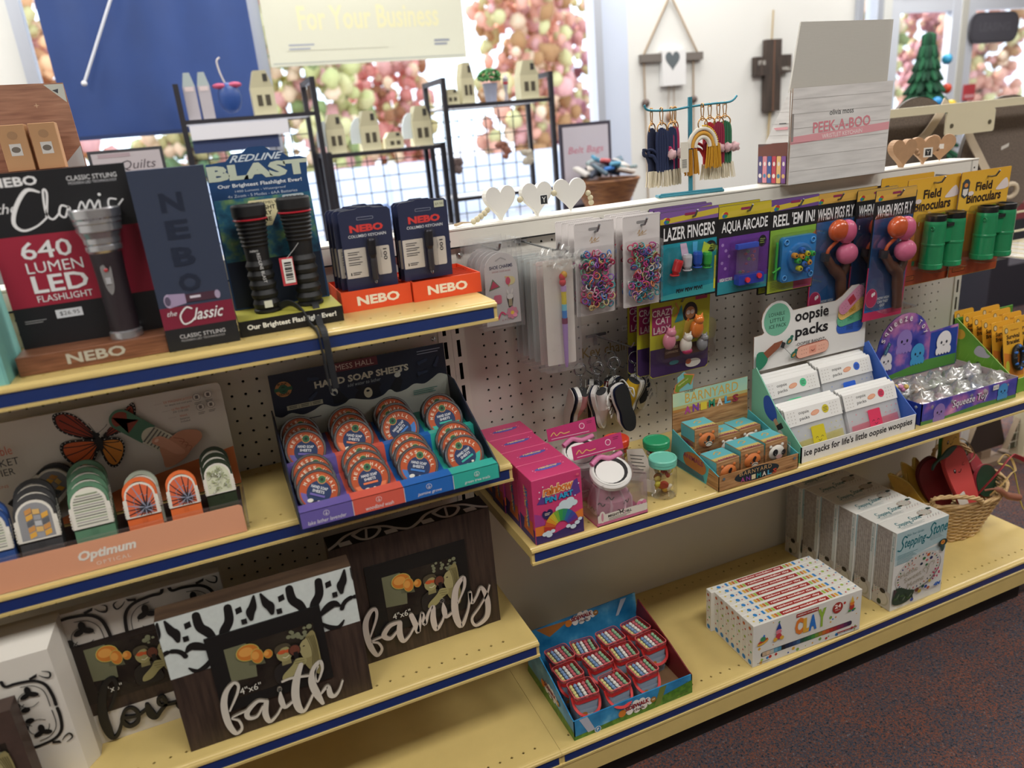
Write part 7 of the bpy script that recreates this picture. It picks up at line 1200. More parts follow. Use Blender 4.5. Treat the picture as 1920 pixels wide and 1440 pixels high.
a = toy_card(15.9, -7.0, 8.35, 5.6, 6.7, '7d5a9c', 'LAZER FINGERS', '1f8fa0', 'front carded finger lights, four colours on a teal card', 'fingers'); dup(a, (16.0, -6.0, 8.5), None, 'carded finger lights hanging behind the front card'); dup(a, (16.2, -5.0, 8.5), None, 'rearmost carded finger lights on their hook')
a = toy_card(21.4, -7.0, 8.15, 5.4, 6.9, 'c4b22e', 'AQUA ARCADE', '6a3a94', 'front carded water arcade toy on a purple card', 'aqua'); dup(a, (21.1, -5.9, 8.2), None, 'carded water arcade toy behind the front one'); 
a = toy_card(26.6, -7.0, 8.1, 5.2, 7.6, '6a4a8c', "REEL 'EM IN!", '8ab03c', 'front carded fishing game with blue pond', 'reel'); dup(a, (26.7, -5.8, 7.9), None, 'carded fishing game hanging behind the front one')
a = toy_card(38.15, -7.1, 7.6, 5.0, 11.6, 'c9a04c', 'WHEN PIGS FLY', '2466a8', 'front carded pink pig slingshot toy', 'pig')
dup(a, (38.0, -5.2, 7.55), None, 'carded pig slingshot toy second on the same hook'); dup(a, (37.3, -3.5, 7.55), None, 'carded pig slingshot toy deepest on the right hook'); dup(a, (33.3, -5.0, 7.75), None, 'single carded pig slingshot toy beside the fishing game')
# binocular cards
ORC = ramp_mat('orange card print', [(.3, 'd9a02c'), (.7, 'e0b23c')], nscale=6, r=.45); GP = M('1f9a62', .28, coat=.5)
def bino(x, y, z, label, rz=0):
    t = hanging('binocular_card', label, 'carded binoculars', x, y, z, 'carded green binoculars', 2, rz); w, h = 6.9, 9.6; b = MB(); b.slab(rr(-w/2, -h, w/2, .6, .15), (0, 0, 0), X_, Z_, .06, ORC, '5a2a1c'); d = b.draw((0, 0, 0), X_, Z_); d.poly([(-w/2+.04, -h+.05), (w/2-.04, -h+.05), (w/2-.04, -4.2), (-w/2+.04, -3.2)], 'd9822c'); d.poly([(-w/2+.04, -h+.05), (w/2-.04, -h+.05), (w/2-.04, -7.5), (-w/2+.04, -7.0)], 'b8522a')
    d.text('Field', -1.3, -1.35, 2.3, .85, '2c1a10', bold=.03); d.text('Binoculars', -2.35, -2.45, 4.8, .95, '2c1a10', bold=.03)
    d.poly(smooth([(1.6, -1.5), (2.0, -1.0), (2.5, -.6), (3.0, -.5), (3.3, -1.4)], 3, True), 'ddd0cc'); d.disc(-1.9, -1.5, .4, .22, 'ddd0cc'); d.poly([(-3.2, -.4), (-2.9, -.1), (-2.5, -.1), (-2.2, -.4), (-2.25, -1.6), (-2.7, -1.9), (-3.2, -1.6)], '3a4248'); d.poly([(-3.05, -1.0), (-2.35, -1.0), (-2.4, -1.5), (-2.7, -1.7), (-3.05, -1.5)], 'd9d2c8'); d.disc(-2.7, -.65, .25, .2, 'd98a3c')
    d.poly([(1.1, -2.95), (2.8, -2.8), (2.8, -3.15), (1.1, -3.3)], '6fae2c'); d.disc(-2.7, -3.2, .25, .28, 'a8b4bc'); d.disc(-2.6, -5.6, .35, .5, 'a8b82c'); d.stroke([(-2.6, -6.1), (-2.5, -7)], .08, '5a3a1c'); d.rect(-3.0, -h+.5, -1.3, -h+1.0, '3a2410'); d.rect(-2.95, -h+.55, -1.35, -h+.95, 'c0622c'); d.lines(-2.85, -h+.8, 1.3, 2, .14, '3a2410', .05); d.text('TOYSMITH', 2.0, -h+.8, 1.1, .14, '7a2a18'); b.build('card', t, (0, 0, 0))
    b = MB()
    for s_ in (-1, 1):
        cx = .65+s_*1.28
        b.lathe([(.98, 0), (1.05, .1), (1.05, .5), (1.0, .55), (.98, 2.2), (1.02, 2.3), (1.02, 2.42), (.98, 2.5), (.95, 4.3), (.9, 4.55)], (cx, -1.1, -7.85), 20, GP); b.lathe([(.9, 0), (.9, .55), (.7, .6)], (cx, -1.1, -3.3), 18, M('16181a', .35))
    b.box(-.5, -1.6, -5.4, 1.8, -.7, -3.6, GP); b.box(.2, -1.75, -3.9, 1.1, -.9, -3.6, M('2a2a2c', .3)); b.ring((-1.55, -1.6, -3.9), .18, .06, GP, (1, 0, 0), 10); b.build('binoculars', t, (0, 0, 0))
    b = MB(); b.slab(rr(-1.9, -8.1, 3.25, -2.7, .4), (0, -2.1, 0), X_, Z_, 2.05, BLIS); b.build('blister', t, (0, 0, 0)); return t
g0 = bino(51.0, -6.2, 7.95, 'rightmost carded green binoculars, past the end of the rail'); dup(g0, (44.4, -5.9, 7.9), None, 'carded green binoculars beside the pig slingshots'); dup(g0, (43.4, -3.8, 8.1), None, 'carded green binoculars mostly hidden behind the left ones')
# cat lady cards
def cat(x, y, z, label):
    t = hanging('cat_toy_card', label, 'carded toy', x, y, z, 'carded little cat figures', 3, 0); w, h = 6.1, 6.6; b = MB(); b.slab(rr(-w/2, -h, w/2, .4, .35), (0, 0, 0), X_, Z_, .06, 'b8b52c', '3a2450'); d = b.draw((0, 0, 0), X_, Z_); d.poly([(-w/2+.03, -h+.3), (-w/2+.3, -h+.05), (w/2-.3, -h+.05), (w/2-.03, -h+.3), (w/2-.03, -4.0), (-w/2+.03, -4.0)], '3c2452'); d.rect(-w/2+.2, -2.7, -.9, -.3, 'a02a60')
    for s_, zz, x_, w_ in (('CRAZY', -1.1, -2.85, 2.2), ('CAT', -1.8, -2.5, 1.4), ('LADY', -2.6, -2.7, 1.7)): d.text(s_, x_, zz, w_, .6, 'ead9d8', bold=.02)
    d.disc(1.0, -1.2, .75, .9, '241a1c'); d.disc(1.0, -1.25, .5, .55, 'b07a54'); d.disc(.8, -1.2, .2, .2, 'e6dcd4'); d.disc(1.22, -1.2, .2, .2, 'e6dcd4'); d.poly([(.2, -3.4), (.5, -1.9), (1.6, -1.9), (2.0, -3.4)], 'd9b84a'); d.poly([(-.6, -1.9), (.1, -.4), (.3, -1.8)], '2a8a9a'); d.stroke([(-.5, -.2), (-.2, -.9), (-.6, -1.3)], .15, 'c0803c'); d.rect(1.5, -.2, 2.7, .1, 'b03a5a'); d.rect(-1.6, -5.0, .0, -3.6, '4a2a1c'); d.text('4 ADORABLE', -1.5, -4.2, 1.3, .25, 'd9c0a0'); d.text('COMPANIONS', -1.5, -4.6, 1.3, .22, 'd9c0a0'); d.disc(-.6, -5.5, .5, .2, '3f8f9a'); d.disc(1.4, -5.9, .8, .4, 'dcd6cc'); d.disc(.9, -5.7, .3, .25, 'b05a34'); d.rect(1.2, -5.0, 2.6, -4.0, '5a3a2a'); b.build('card', t, (0, 0, 0))
    b = MB()
    for (x_, z_, c, r_) in ((-1.5, -3.2, 'd9869c', .8), (.2, -3.9, 'e2dcd0', .75), (1.3, -2.6, 'dd7a2c', .85), (1.9, -4.1, '8a8c90', .65)):
        b.ball((x_, -.6, z_), (r_*.75, .5, r_), M(c, .25, coat=.5), 14, 9); b.ball((x_+.1, -.75, z_+r_*.95), (r_*.55, .42, r_*.5), M(c, .25, coat=.5), 12, 8)
        for s_ in (-1, 1): b.cyl((x_+.1+s_*r_*.3, -.75, z_+r_*1.3), (x_+.1+s_*r_*.42, -.75, z_+r_*1.65), r_*.18, .02, 6, c)
    b.ball((.25, -.75, -4.4), (.5, .4, .3), M('b02a5a', .3), 10, 6); b.build('cat_figures', t, (0, 0, 0)); b = MB(); b.slab(rr(-2.5, -5.2, 2.8, -1.6, .6), (0, -1.3, 0), X_, Z_, 1.25, BLIS); b.build('blister', t, (0, 0, 0)); return t
k0 = cat(16.2, -5.2, 1.15, 'front carded set of four little cat figures'); dup(k0, (15.6, -4.1, 1.1), None, 'carded cat figures second on the hook'); dup(k0, (15.4, -2.9, 1.1), None, 'rearmost carded cat figures on the hook')
# clear key ring board and shoe key rings
t = thing('key_ring_board', 'clear acrylic board lettered Key chains hanging on the pegboard', 'sign', (8.2, -.55, -8.4)); b = MB(); b.slab(rr(0, 0, 7.0, 7.6, .2), (0, 0, 0), X_, Z_, .12, ACRY); d = b.draw((0, 0, 0), X_, Z_); d.text('Key chains', .75, 4.3, 5.2, 1.25, '8a7038'); d.rect(4.9, 6.4, 5.8, 6.9, 'd9d9d4'); d.text('$5.95', 5.0, 6.52, .65, .2, '4a4a4a'); b.build('board', t, (0, 0, 0))
t_ = MB(); 
for k in range(6): t_.tube([(1.0+1.05*k, -.05, 3.5-.05*k), (1.0+1.05*k, -1.3, 3.4), (1.0+1.05*k, -1.5, 3.7)], .05, HOOK, 5)
t_.build('hook_row', t, (0, 0, 0))
def sneaker(loc, c, lace, label, rz, tilt, sole_out=False, pom=False):
    """a doll sized high-top hanging heel up from a split ring and chain; local z up, toe towards -z"""
    t = thing('shoe_key_ring', label, 'key ring', loc, rz, 'tiny sneaker key rings')
    b = MB(); b.ring((0, 0, 0), .55, .05, HOOK, (.3, 1, 0), 20); b.ring((.08, .12, -.04), .52, .04, HOOK, (1, .5, 0), 20); b.ring((0, 0, -.62), .13, .035, HOOK, (1, 0, 0), 10)
    for k in range(6): b.ring((0, 0, -.8-.22*k), .11, .03, HOOK, (1, .2, 0) if k % 2 else (0, 1, .2), 8, 4)
    b.build('ring_chain', t, (0, 0, 0))
    sh = bpy.data.objects.new('shoe', None); C.objects.link(sh); sh.parent = t; sh.location = Vector((0, 0, -2.1))*S; sh.rotation_euler = tuple(math.radians(a) for a in tilt); sh.empty_display_size = .01; sh.scale = (1.3,)*3
    cm = M(c, .75, bump=.2, scale=900); b = MB()
    # canvas upper: loop of cross sections from ankle (z=0) down to the toe
    secs = [(.0, .45, .35, 0), (-.6, .5, .42, .0), (-1.3, .55, .55, .1), (-1.9, .52, .45, .25), (-2.6, .5, .32, .38), (-3.1, .42, .22, .46)]
    R = []
    for z, hw, hd, off in secs: R.append([(hw*math.cos(a), -off*0+hd*math.sin(a)*1.0-.15+off, z) for a in (2*math.pi*i/14 for i in range(14))])
    for k in range(len(R)-1): b.add(R[k]+R[k+1], [(i, 14+i, 14+(i+1) % 14, (i+1) % 14) for i in range(14)], cm if k < 4 else M('e6e4e0', .5), True)
    b.add(R[-1], [tuple(range(14))], 'e6e4e0'); b.add(R[0], [tuple(range(14))[::-1]], M('2a2a2c', .8)); b.build('upper', sh, (0, 0, 0))
    b = MB(); o = smooth([(-.45, .1), (-.6, -.8), (-.5, -1.7), (-.58, -2.5), (-.3, -3.25), (.3, -3.25), (.58, -2.5), (.5, -1.7), (.6, -.8), (.45, .1)], 4, True); b.slab(o, (0, .42, 0), X_, Z_, -.28, M('e9e7e3', .5)); b.slab([(x*.93, z) for x, z in o], (0, .71, 0), X_, Z_, -.04, M('18181a', .7) if sole_out else M('d9d4cc', .6)); b.slab([(x*1.012, z*1.004) for x, z in o], (0, .52, 0), X_, Z_, -.045, '1c2440'); b.build('sole', sh, (0, 0, 0))
    b = MB()
    for k in range(5): z = -.5-.38*k; y = -.52-.02*k; b.tube([(-.28, y, z), (.28, y+.02, z-.18)], .05, lace, 5); b.tube([(.28, y, z), (-.28, y+.02, z-.18)], .05, lace, 5)
    b.tube(smooth([(0, -.55, -.4), (-.5, -.75, -.1), (-.7, -.7, -.6), (-.1, -.6, -.5), (.5, -.8, -.1), (.75, -.7, -.7), (.1, -.6, -.5)], 5), .055, lace, 5); b.tube(smooth([(0, -.6, -.5), (.4, -.9, -1.4), (.3, -.85, -2.4)], 5), .05, lace, 5); b.build('laces', sh, (0, 0, 0))
    return t
W_ = M('dedbd6', .8)
sneaker((7.6, -2.6, -4.0), 'd99aa4', W_, 'pale pink sneaker key ring at the left', 10, (0, -32, 75)); sneaker((9.0, -3.2, -4.0), 'dcdad6', W_, 'white sneaker key ring with looped laces beside the pink one', 0, (0, -22, 40)); sneaker((9.6, -1.6, -3.9), 'd9b02c', W_, 'yellow sneaker key ring half hidden behind the white one', 0, (0, -14, 60))
sneaker((10.5, -3.4, -3.8), '1b1b1e', W_, 'black sneaker key ring showing its black sole', 0, (0, 14, 185), True); sneaker((11.2, -1.6, -3.8), '8a1c28', W_, 'dark red sneaker key ring behind the black one', 0, (0, 10, 200), True)
sneaker((12.8, -3.1, -3.8), 'e0b428', W_, 'bright yellow sneaker key ring at the right', 0, (0, 26, -70)); sneaker((14.3, -1.3, -3.7), '1f2742', W_, 'navy sneaker key ring at the far right with white bow', 0, (0, -16, 30))
# ================================================================ on top of the rail
RT = 9.03
HW = M('dedcd6', .55)
def heart(w, h):
    pts = []
    for i in range(40):
        a = 2*math.pi*i/40; x = 16*math.sin(a)**3; y = 13*math.cos(a)-5*math.cos(2*a)-2*math.cos(3*a)-math.cos(4*a); pts.append((x/32*w, (y+17)/29*h))
    return pts
t = thing('heart_garland', 'white wooden heart garland with beads and letter tile on the rail', 'garland', (2.7, .9, RT))
for k, (x, y, rz) in enumerate(((.35, 0, 6), (3.5, -.3, 0), (6.4, -.6, -20))):
    b = MB(); b.slab(heart(2.75, 2.75), (0, 0, 0), X_, Z_, .7, HW)
    if k == 1: d = b.draw((0, 0, 0), X_, Z_); d.rect(.2, .85, .95, 1.7, 'e6e6e2'); d.rect(.27, .92, .88, 1.63, '1f2228'); d.text('Y', .4, 1.05, .36, .45, 'e6e6e2')
    b.build('heart', t, (x, y, 0), (0, 0, rz))
b = MB()
for x, y, z, r_ in ((1.95, -.2, 1.5, .26), (5.0, -.4, 1.7, .26), (-1.0, -.2, 1.0, .24), (-1.3, -.25, .78, .26), (-1.65, -.3, .58, .26), (-2.0, -.35, .4, .26), (-2.35, -.4, .26, .24), (8.0, -.8, 1.4, .24), (8.2, -.8, 1.0, .24), (8.25, -.8, .6, .24)): b.ball((x, y, z), r_, M('c9bfa0', .6), 10, 7)
b.build('beads', t, (0, 0, 0)); b = MB()
for k in range(9): b.tube([(-2.5, -.4, .22), (-3.3, -.45+.05*k, .25+.03*(k % 3)), (-4.0, -.5+.1*(k-4)*.6, .12+.04*(k % 4))], .045, M('b09a7c', .9), 4)
b.build('tassel', t, (0, 0, 0))
# teal stand of tassel key rings
TEALM = M('3f8ca0', .35, metal=.3)
t = thing('key_ring_stand', 'teal metal counter stand with two arms on the rail', 'display stand', (21.9, 1.2, RT)); b = MB()
b.tube([(-3.1, .3, .12), (3.0, -.9, .12), (3.1, -.4, .12), (-2.9, 1.3, .12), (-3.1, .3, .12)], .13, TEALM, 6); b.tube([(-3, .3, .28), (3, -.7, .28)], .1, TEALM); b.build('base', t, (0, 0, 0)); b = MB(); b.box(-.17, -.1, .1, .17, .1, 8.4, TEALM); b.build('post', t, (0, 0, 0))
b = MB(); b.tube(smooth([(-4.7, 0, 8.05), (-4.3, 0, 7.6), (-2, 0, 7.45), (0, 0, 7.6), (2.5, 0, 7.7), (4.4, 0, 7.75), (5.1, 0, 8.2)], 5), .1, TEALM); b.build('arm', t, (0, 0, 0))
GOLD = M('c99a5c', .25, metal=.85)
def clasp(b, z0=-.1, L_=1.7):
    for s_ in (-1, 1): b.tube([(s_*.13, 0, z0+.15), (s_*.16, 0, z0-.3), (s_*.1, 0, z0-.9)], .05, GOLD, 5)
    b.ring((0, 0, z0+.05), .16, .05, GOLD, (1, 0, 0), 12); b.ring((0, 0, z0-1.05), .17, .05, GOLD, (0, 1, 0), 12); b.ring((0, -.05, z0-1.55), .5, .06, GOLD, (0, 1, 0), 22, 6)
def fringe(b, x0, x1, zt, L_, c, n=26, y=0, spread=.25):
    m = M(c, .9)
    for k in range(n):
        x = x0+(x1-x0)*(k+.5)/n; yy = y+random.uniform(-.2, .2); dx = (x-(x0+x1)/2)*spread+random.uniform(-.06, .06); b.tube([(x, yy, zt), (x+dx*.5, yy-.04, zt-L_*.5), (x+dx, yy, zt-L_*random.uniform(.88, 1.0))], .05, m, 4)
def cactus(loc, rz, c, label):
    t = thing('tassel_key_ring', label, 'key ring', loc, rz, 'tassel key rings on the teal stand'); b = MB(); clasp(b); b.build('gold_clasp', t, (0, 0, 0)); m = M(c, .85, bump=.3, scale=700); b = MB()
    for k in range(5): x = -.5+.25*k; b.tube(smooth([(x, 0, -5.3), (x, 0, -2.5), (x*.6, 0, -1.75+.1*(2-abs(k-2)))], 4), .16, m, 7)
    b.tube(smooth([(-.55, 0, -4.5), (-.9, 0, -3.9), (-1.35, 0, -3.75), (-1.4, 0, -3.4)], 4), .15, m); b.tube(smooth([(-.55, 0, -3.7), (-1.0, 0, -3.35), (-1.45, 0, -3.3)], 4), .13, m); b.build('cord_cactus', t, (0, 0, 0))
    b = MB(); b.ball((.9, -.2, -3.9), .42, M('d6b0b4', .9, bump=.5, scale=400), 10, 8, .5); b.build('pompom', t, (0, 0, 0)); b = MB(); fringe(b, -.8, .8, -5.2, 1.45, 'd9cfb8', 34); b.build('fringe', t, (0, 0, 0)); return t
random.seed(31); px = 21.9
cactus((18.9, 1.2, RT+7.62), 0, '1f2a4c', 'navy cord cactus key ring, leftmost in front on the stand'); cactus((20.2, 1.6, RT+7.62), 12, '202c50', 'navy cord cactus key ring next to the post'); cactus((18.2, 1.7, RT+7.65), 25, '1b2440', 'dark cord cactus key ring hanging at the far left of the arm'); cactus((20.8, 1.9, RT+7.62), 30, 'b0285a', 'crimson cord cactus key ring behind the navy ones')
t = thing('tassel_key_ring', 'rainbow key ring with mustard tassels and white price tag', 'key ring', (23.0, .9, RT+7.68), 0, 'tassel key rings on the teal stand'); b = MB(); clasp(b); b.build('gold_clasp', t, (0, 0, 0)); b = MB()
for r_, c in ((1.45, 'dcd6c8'), (1.1, 'd09a3c'), (.78, 'e0dacc')): b.tube([(r_*math.cos(a)*1.02, 0, -3.6+r_*1.1*math.sin(a)) for a in (math.pi*i/14 for i in range(15))], .19, M(c, .85, bump=.3, scale=700), 8)
for i in range(15): a = math.pi*i/14*.5; b.ball((1.68*math.cos(a), -.05, -3.6+1.82*math.sin(a)), .09, 'd9b02c', 6, 4)
b.build('cord_rainbow', t, (0, 0, 0)); b = MB(); fringe(b, -1.75, -.6, -3.7, 2.3, 'c48a24', 30, 0, .4); fringe(b, .6, 1.75, -3.4, 2.2, 'd09a28', 30, 0, .4); b.build('fringe', t, (0, 0, 0)); b = MB(); b.box(-2.6, -.35, -5.6, -1.75, -.32, -3.0, 'dcd6c8')
for q in range(7): b.box(-2.45, -.36, -5.2+.11*q, -1.95, -.35, -5.15+.11*q, '4a4a4a')
b.build('price_tag', t, (0, 0, 0))
cactus((24.4, 1.7, RT+7.7), -15, 'a8242c', 'red cord cactus key ring behind the rainbow'); cactus((25.2, 1.5, RT+7.7), -5, '8c2440', 'wine red cord cactus key ring right of the rainbow'); cactus((25.9, 1.5, RT+7.73), -25, '2f6a4a', 'green cord cactus key ring at the right end of the arm')
# keepsake display box
PLK = ramp_mat('white plank print', [(.3, 'c6c3c0'), (.6, 'd9d6d3')], scale=(1.5, 1, 14), nscale=6, r=.45)
t = thing('keychain_display_box', 'tall white plank print box with pink band on the rail', 'display box', (30.65, -1.65, RT)); b = MB(); w = 12.0
sd = [(0, 0), (4.0, 0), (4.0, 2.5), (.2, 8.3), (0, 8.3)]
b.slab([(0, 0), (w, -.0), (w+.3, 8.35), (.25, 8.35)], (0, 0, 0), X_, Z_, .12, PLK, '9a8472'); d = b.draw((0, 0, 0), X_, Z_)
for q in range(6): d.rect(.1, 1.15+1.25*q, w, 1.18+1.25*q, 'a5a19e'); d.h = .013
d.poly([(.08, 3.55), (w+.1, 4.0), (w+.13, 4.7), (.1, 4.2)], 'd99aa0'); d.text('olivia moss', 4.6, 5.8, 2.9, .5, '3a3a3c', rot=.01); d.text('PEEK-A-BOO', 2.7, 4.35, 7.0, .95, 'd0808a', bold=.02, rot=.03); d.text('WRISTLET KEYCHAIN', 3.8, 3.8, 4.9, .38, 'f0e6e4', rot=.035); d.rect(.15, 3.8, .4, 6.2, '8d8783'); b.build('front_panel', t, (0, 0, 0))
b = MB(); b.slab([(0, 0), (4.05, 0), (4.05, 2.3), (.05, 8.2), (0, 8.2)], (0, .12, 0), Y_, Z_, -.1, PLK, '9a8472'); d = b.draw((0, 4.17, 0), -Y_, Z_); 
for q in range(4): d.rect(.6+.6*q, 3.4+1.0*q, 4.0, 3.43+1.0*q, 'a5a19e')
d.rect(.05, .05, 4.0, 3.7, '5a4440'); d.poly([(.05, 3.4), (2.0, 3.75), (4.0, 3.8), (4.0, 2.6), (.05, 2.4)], '6a3c30')
for q, c in enumerate(('4a4470', 'c9808c', '3a5088', 'b0384a', 'd9b070', '7a4a8c')): d.rrect(.12+.64*q, .15, .68+.64*q, 2.6, .1, c); d.disc(.4+.64*q, 1.9, .15, .2, 'd9cfc8'); d.disc(.4+.64*q, .8, .2, .2, ['d9cfc8', '3f7a9c', 'd9b070'][q % 3])
d.poly([(2.4, 4.9), (4.0, 4.9), (4.0, 5.15), (2.2, 5.1)], 'd99aa0'); d.lines(2.9, 5.4, .9, 1, .1, '3a3a3c', .08); b.build('side_panel', t, (0, 0, 0))
b = MB(); b.box(w-.02, .12, 0, w+.08, 4.1, 6, PLK); b.box(.1, 3.9, 0, w, 4.0, 2.2, 'b09a86'); b.build('carcass', t, (0, 0, 0))
b = MB(); b.slab([(.35, 8.0), (w+.15, 8.0), (w+.4, 13.7), (1.4, 13.8)], (0, .6, 0), X_, Z_, .18, M('c2bfb7', .6)); d = b.draw((0, .6, 0), X_, Z_)
for q in range(40): d.b.add([d.P(.5+.02*q, 8.4+.135*q), d.P(w+.1, 8.4+.135*q), d.P(w+.1, 8.425+.135*q), d.P(.5+.02*q, 8.425+.135*q)], [(0, 1, 2, 3)], M('b5b2a9', .6))
b.build('header_panel', t, (0, 0, 0))
# brown heart garland
KRW = M('b08a66', .6, noise_=.12, scale=60); t = thing('heart_garland', 'natural brown wooden heart garland with letter tile, right of the tall white box', 'garland', (46.9, -.1, RT))
for k, (x, y, rz) in enumerate(((.1, 0, -12), (3.4, .4, -34), (6.3, .9, -52))):
    b = MB(); b.slab(heart(2.75, 2.75), (0, 0, 0), X_, Z_, .85, KRW); d = b.draw((0, 0, 0), X_, Z_)
    if k == 1: d.rect(-.1, .7, .75, 1.65, 'dcd8d0'); d.rect(.05, .85, .6, 1.5, '1c1c20'); d.text('Y', .18, .98, .3, .38, 'dcd8d0')
    if k == 2: d.rect(-.3, 1.3, .3, 1.8, 'dcd8d0')
    b.build('heart', t, (x, y, 0), (0, 0, rz))
b = MB()
for x, y, z in ((1.6, .15, 1.5), (1.75, .1, 1.2), (4.9, .6, 1.7), (5.0, .5, 1.4)): b.ball((x, y-.25, z), .24, KRW, 8, 6)
b.build('beads', t, (0, 0, 0))
# ================================================================ beyond the gondola
IRON = M('2c2a30', .45, metal=.3); SHW = M('d9d9dc', .5)
def rack(name, label, x0, x1, y0, y1, zs, ztop, group='black wire racks by the window', grid=True):
    t = thing(name, label, 'rack', (x0, y0, FZ), 0, group); w, dp = x1-x0, y1-y0
    for x in (0, w):
        for y in (0, dp): b = MB(); b.box(x-.45, y-.45, 0, x+.45, y+.45, ztop-FZ, IRON); b.build('post', t, (0, 0, 0))
        b = MB(); b.box(x-.4, .45, ztop-FZ-.9, x+.4, dp-.45, ztop-FZ, IRON); b.build('top_bar', t, (0, 0, 0))
    for z in zs: b = MB(); b.box(.45, -.3, z-FZ-.7, w-.45, .3, z-FZ, IRON); b.box(.45, dp-.3, z-FZ-.7, w-.45, dp+.3, z-FZ, IRON); b.box(.45, .3, z-FZ-.5, w-.45, dp-.3, z-FZ-.1, SHW); b.build('shelf', t, (0, 0, 0))
    if grid:
        b = MB()
        for k in range(1, int(w/3.2)): b.box(k*3.2-.09, dp+.35, 6, k*3.2+.09, dp+.5, zs[0]-FZ-1, IRON)
        for k in range(1, int((zs[0]-FZ)/3.2)): b.box(.4, dp+.35, k*3.2+4-.09, w-.4, dp+.5, k*3.2+4+.09, IRON)
        b.build('wire_grid', t, (0, 0, 0))
    return t
rack('wire_rack', 'black wire rack holding the paper bags, in front of the navy shade', -19.4, 3.6, 90, 102, (22.6, -4), 28.5); rack('wire_rack', 'black wire rack in the middle with a row of cream house shapes', 4.6, 27.0, 90, 102, (14.8, -6), 15.2); rack('wire_rack', 'taller black wire rack holding the potted plant', 27.8, 50.6, 88, 100, (21.9, 4.3), 26.8)
b = MB(); b.box(-18.6, 88.6, 19.2, -2, 89.2, 21.6, 'e3e3ea'); b.box(-18.6, 89.2, 17, -4, 89.6, 19.2, '2f3f6a'); tag(b.build('shelf_sign', loc=(0, 0, 0)), 'long white and navy strip hung under the top shelf of the left rack', 'sign')
CRM = M('c9c3a2', .6)
def house(x, y, z, w, h, label, arc=True):
    t = thing('house_ornament', label, 'ornament', (x, y, z), 0, 'cream house shapes on the racks'); b = MB(); b.box(-w/2, 0, 0, w/2, 3, h*.62, CRM); b.slab([(-w/2, h*.62), (w/2, h*.62), (w/2*.55, h), (-w/2*.55, h)], (0, 0, 0), X_, Z_, 3, 'b8b293'); b.build('house_body', t, (0, 0, 0))
    b = MB(); b.box(-w*.28, -.08, h*.2, -w*.06, .0, h*.45, '4a4436'); b.box(w*.08, -.08, h*.2, w*.3, .0, h*.45, '4a4436'); b.box(w*.1, -.08, h*.75, w*.3, 0, h*.92, '33312c'); b.build('window', t, (0, 0, 0))
    if arc: b = MB(); b.slab([(-w*.5-w*.5*math.cos(math.radians(q)), h*.35+h*.5*math.sin(math.radians(q))) for q in range(0, 100, 12)]+[(-w*.5, h*.2), (-w, h*.2)], (0, 1.0, 0), X_, Z_, .8, 'cfd8dc'); b.build('white_arch', t, (0, 0, 0))
for x, z, w, h, s_, a in ((-5.2, 22.7, 3.9, 7.4, 'tall cream house on the left rack beside the bow ornament', False), (6.6, 14.9, 3.4, 7.0, 'tall cream house at the left end of the middle rack', True), (13.2, 14.9, 3.6, 7.2, 'cream house with arch in the middle of the middle rack', True), (17.8, 14.9, 3.4, 3.0, 'low cream block between two houses on the middle rack', False), (23.6, 14.9, 3.8, 7.4, 'cream house with arch at the right end of the middle rack', True), (33.2, 22.0, 2.6, 7.4, 'narrow cream house left of the potted plant', False), (29.8, 22.0, 2.8, 2.8, 'low green topped block at the left of the right rack', False), (46.4, 22.0, 4.0, 7.2, 'cream house at the right end of the right rack', False)): house(x, 91 if x < 28 else 89, z, w, h, s_, a)
for k, x in enumerate((-17.3, -14.9)):
    b = MB(); b.box(-1.0, 0, 0, 1.0, 3.2, 5.4, 'b4aeb4'); b.slab([(-1.0, 5.4), (1.0, 5.4), (.5, 7.6), (-.5, 7.6)], (0, 0, 0), X_, Z_, 3.2, 'a8b4b4'); b.box(-.7, -.05, 4.6, .7, 0, 5.3, 'd9c9c9'); tag(b.build('paper_bag', loc=(x, 91, 22.7)), ('left', 'right')[k]+' grey paper bag on top of the left rack', 'bag', 'grey paper bags')
b = MB(); b.tube(smooth([(.6, 0, 9.6), (0, 0, 9), (.2, 0, 7), (.8, 0, 5)], 4), .16, 'c9c2c0', 5); b.ball((1, 0, 3), (2, .8, 2.6), M('2a4a8c', .3), 12, 8); b.ball((-.4, -.2, 5.0), (1.2, .5, .5), 'b0486a', 8, 6); b.ball((2.2, -.2, 5.1), (1.2, .5, .5), 'b0486a', 8, 6); tag(b.build('hanging_ornament', loc=(-11.9, 91.5, 22.9)), 'blue ornament with red bow standing on the left rack', 'ornament')
t = thing('potted_plant', 'small round green plant in a grey pot on the right rack', 'plant', (38.6, 91, 22.0)); b = MB(); b.lathe([(1.1, 0), (1.5, 3.4), (1.6, 3.5), (1.3, 3.4)], (0, 0, 0), 16, '8c90a4'); b.build('pot', t, (0, 0, 0)); b = MB(); random.seed(3)
for k in range(160): a, p_ = random.uniform(0, 6.28), random.uniform(.2, 2.0); r_ = 2.1; c = Vector((r_*math.cos(a)*math.sin(p_), r_*math.sin(a)*math.sin(p_), 4.6+1.5*math.cos(p_))); b.ball(c, (.4, .4, .22), M(random.choice(['3f7a44', '2c5f34', '5c9a5a']), .8), 5, 4)
b.build('foliage', t, (0, 0, 0))
b = MB(); b.lathe([(.5, 0), (.25, 1.5), (.5, 3.2), (.6, 4.2), (.1, 5)], (0, 0, 0), 10, 'a8a0a8'); b.ball((0, 0, 3.4), .6, 'b03040', 8, 6); tag(b.build('figurine', loc=(42.0, 91, 22.0)), 'slim figurine with red dot beside the potted plant', 'ornament')
random.seed(14)
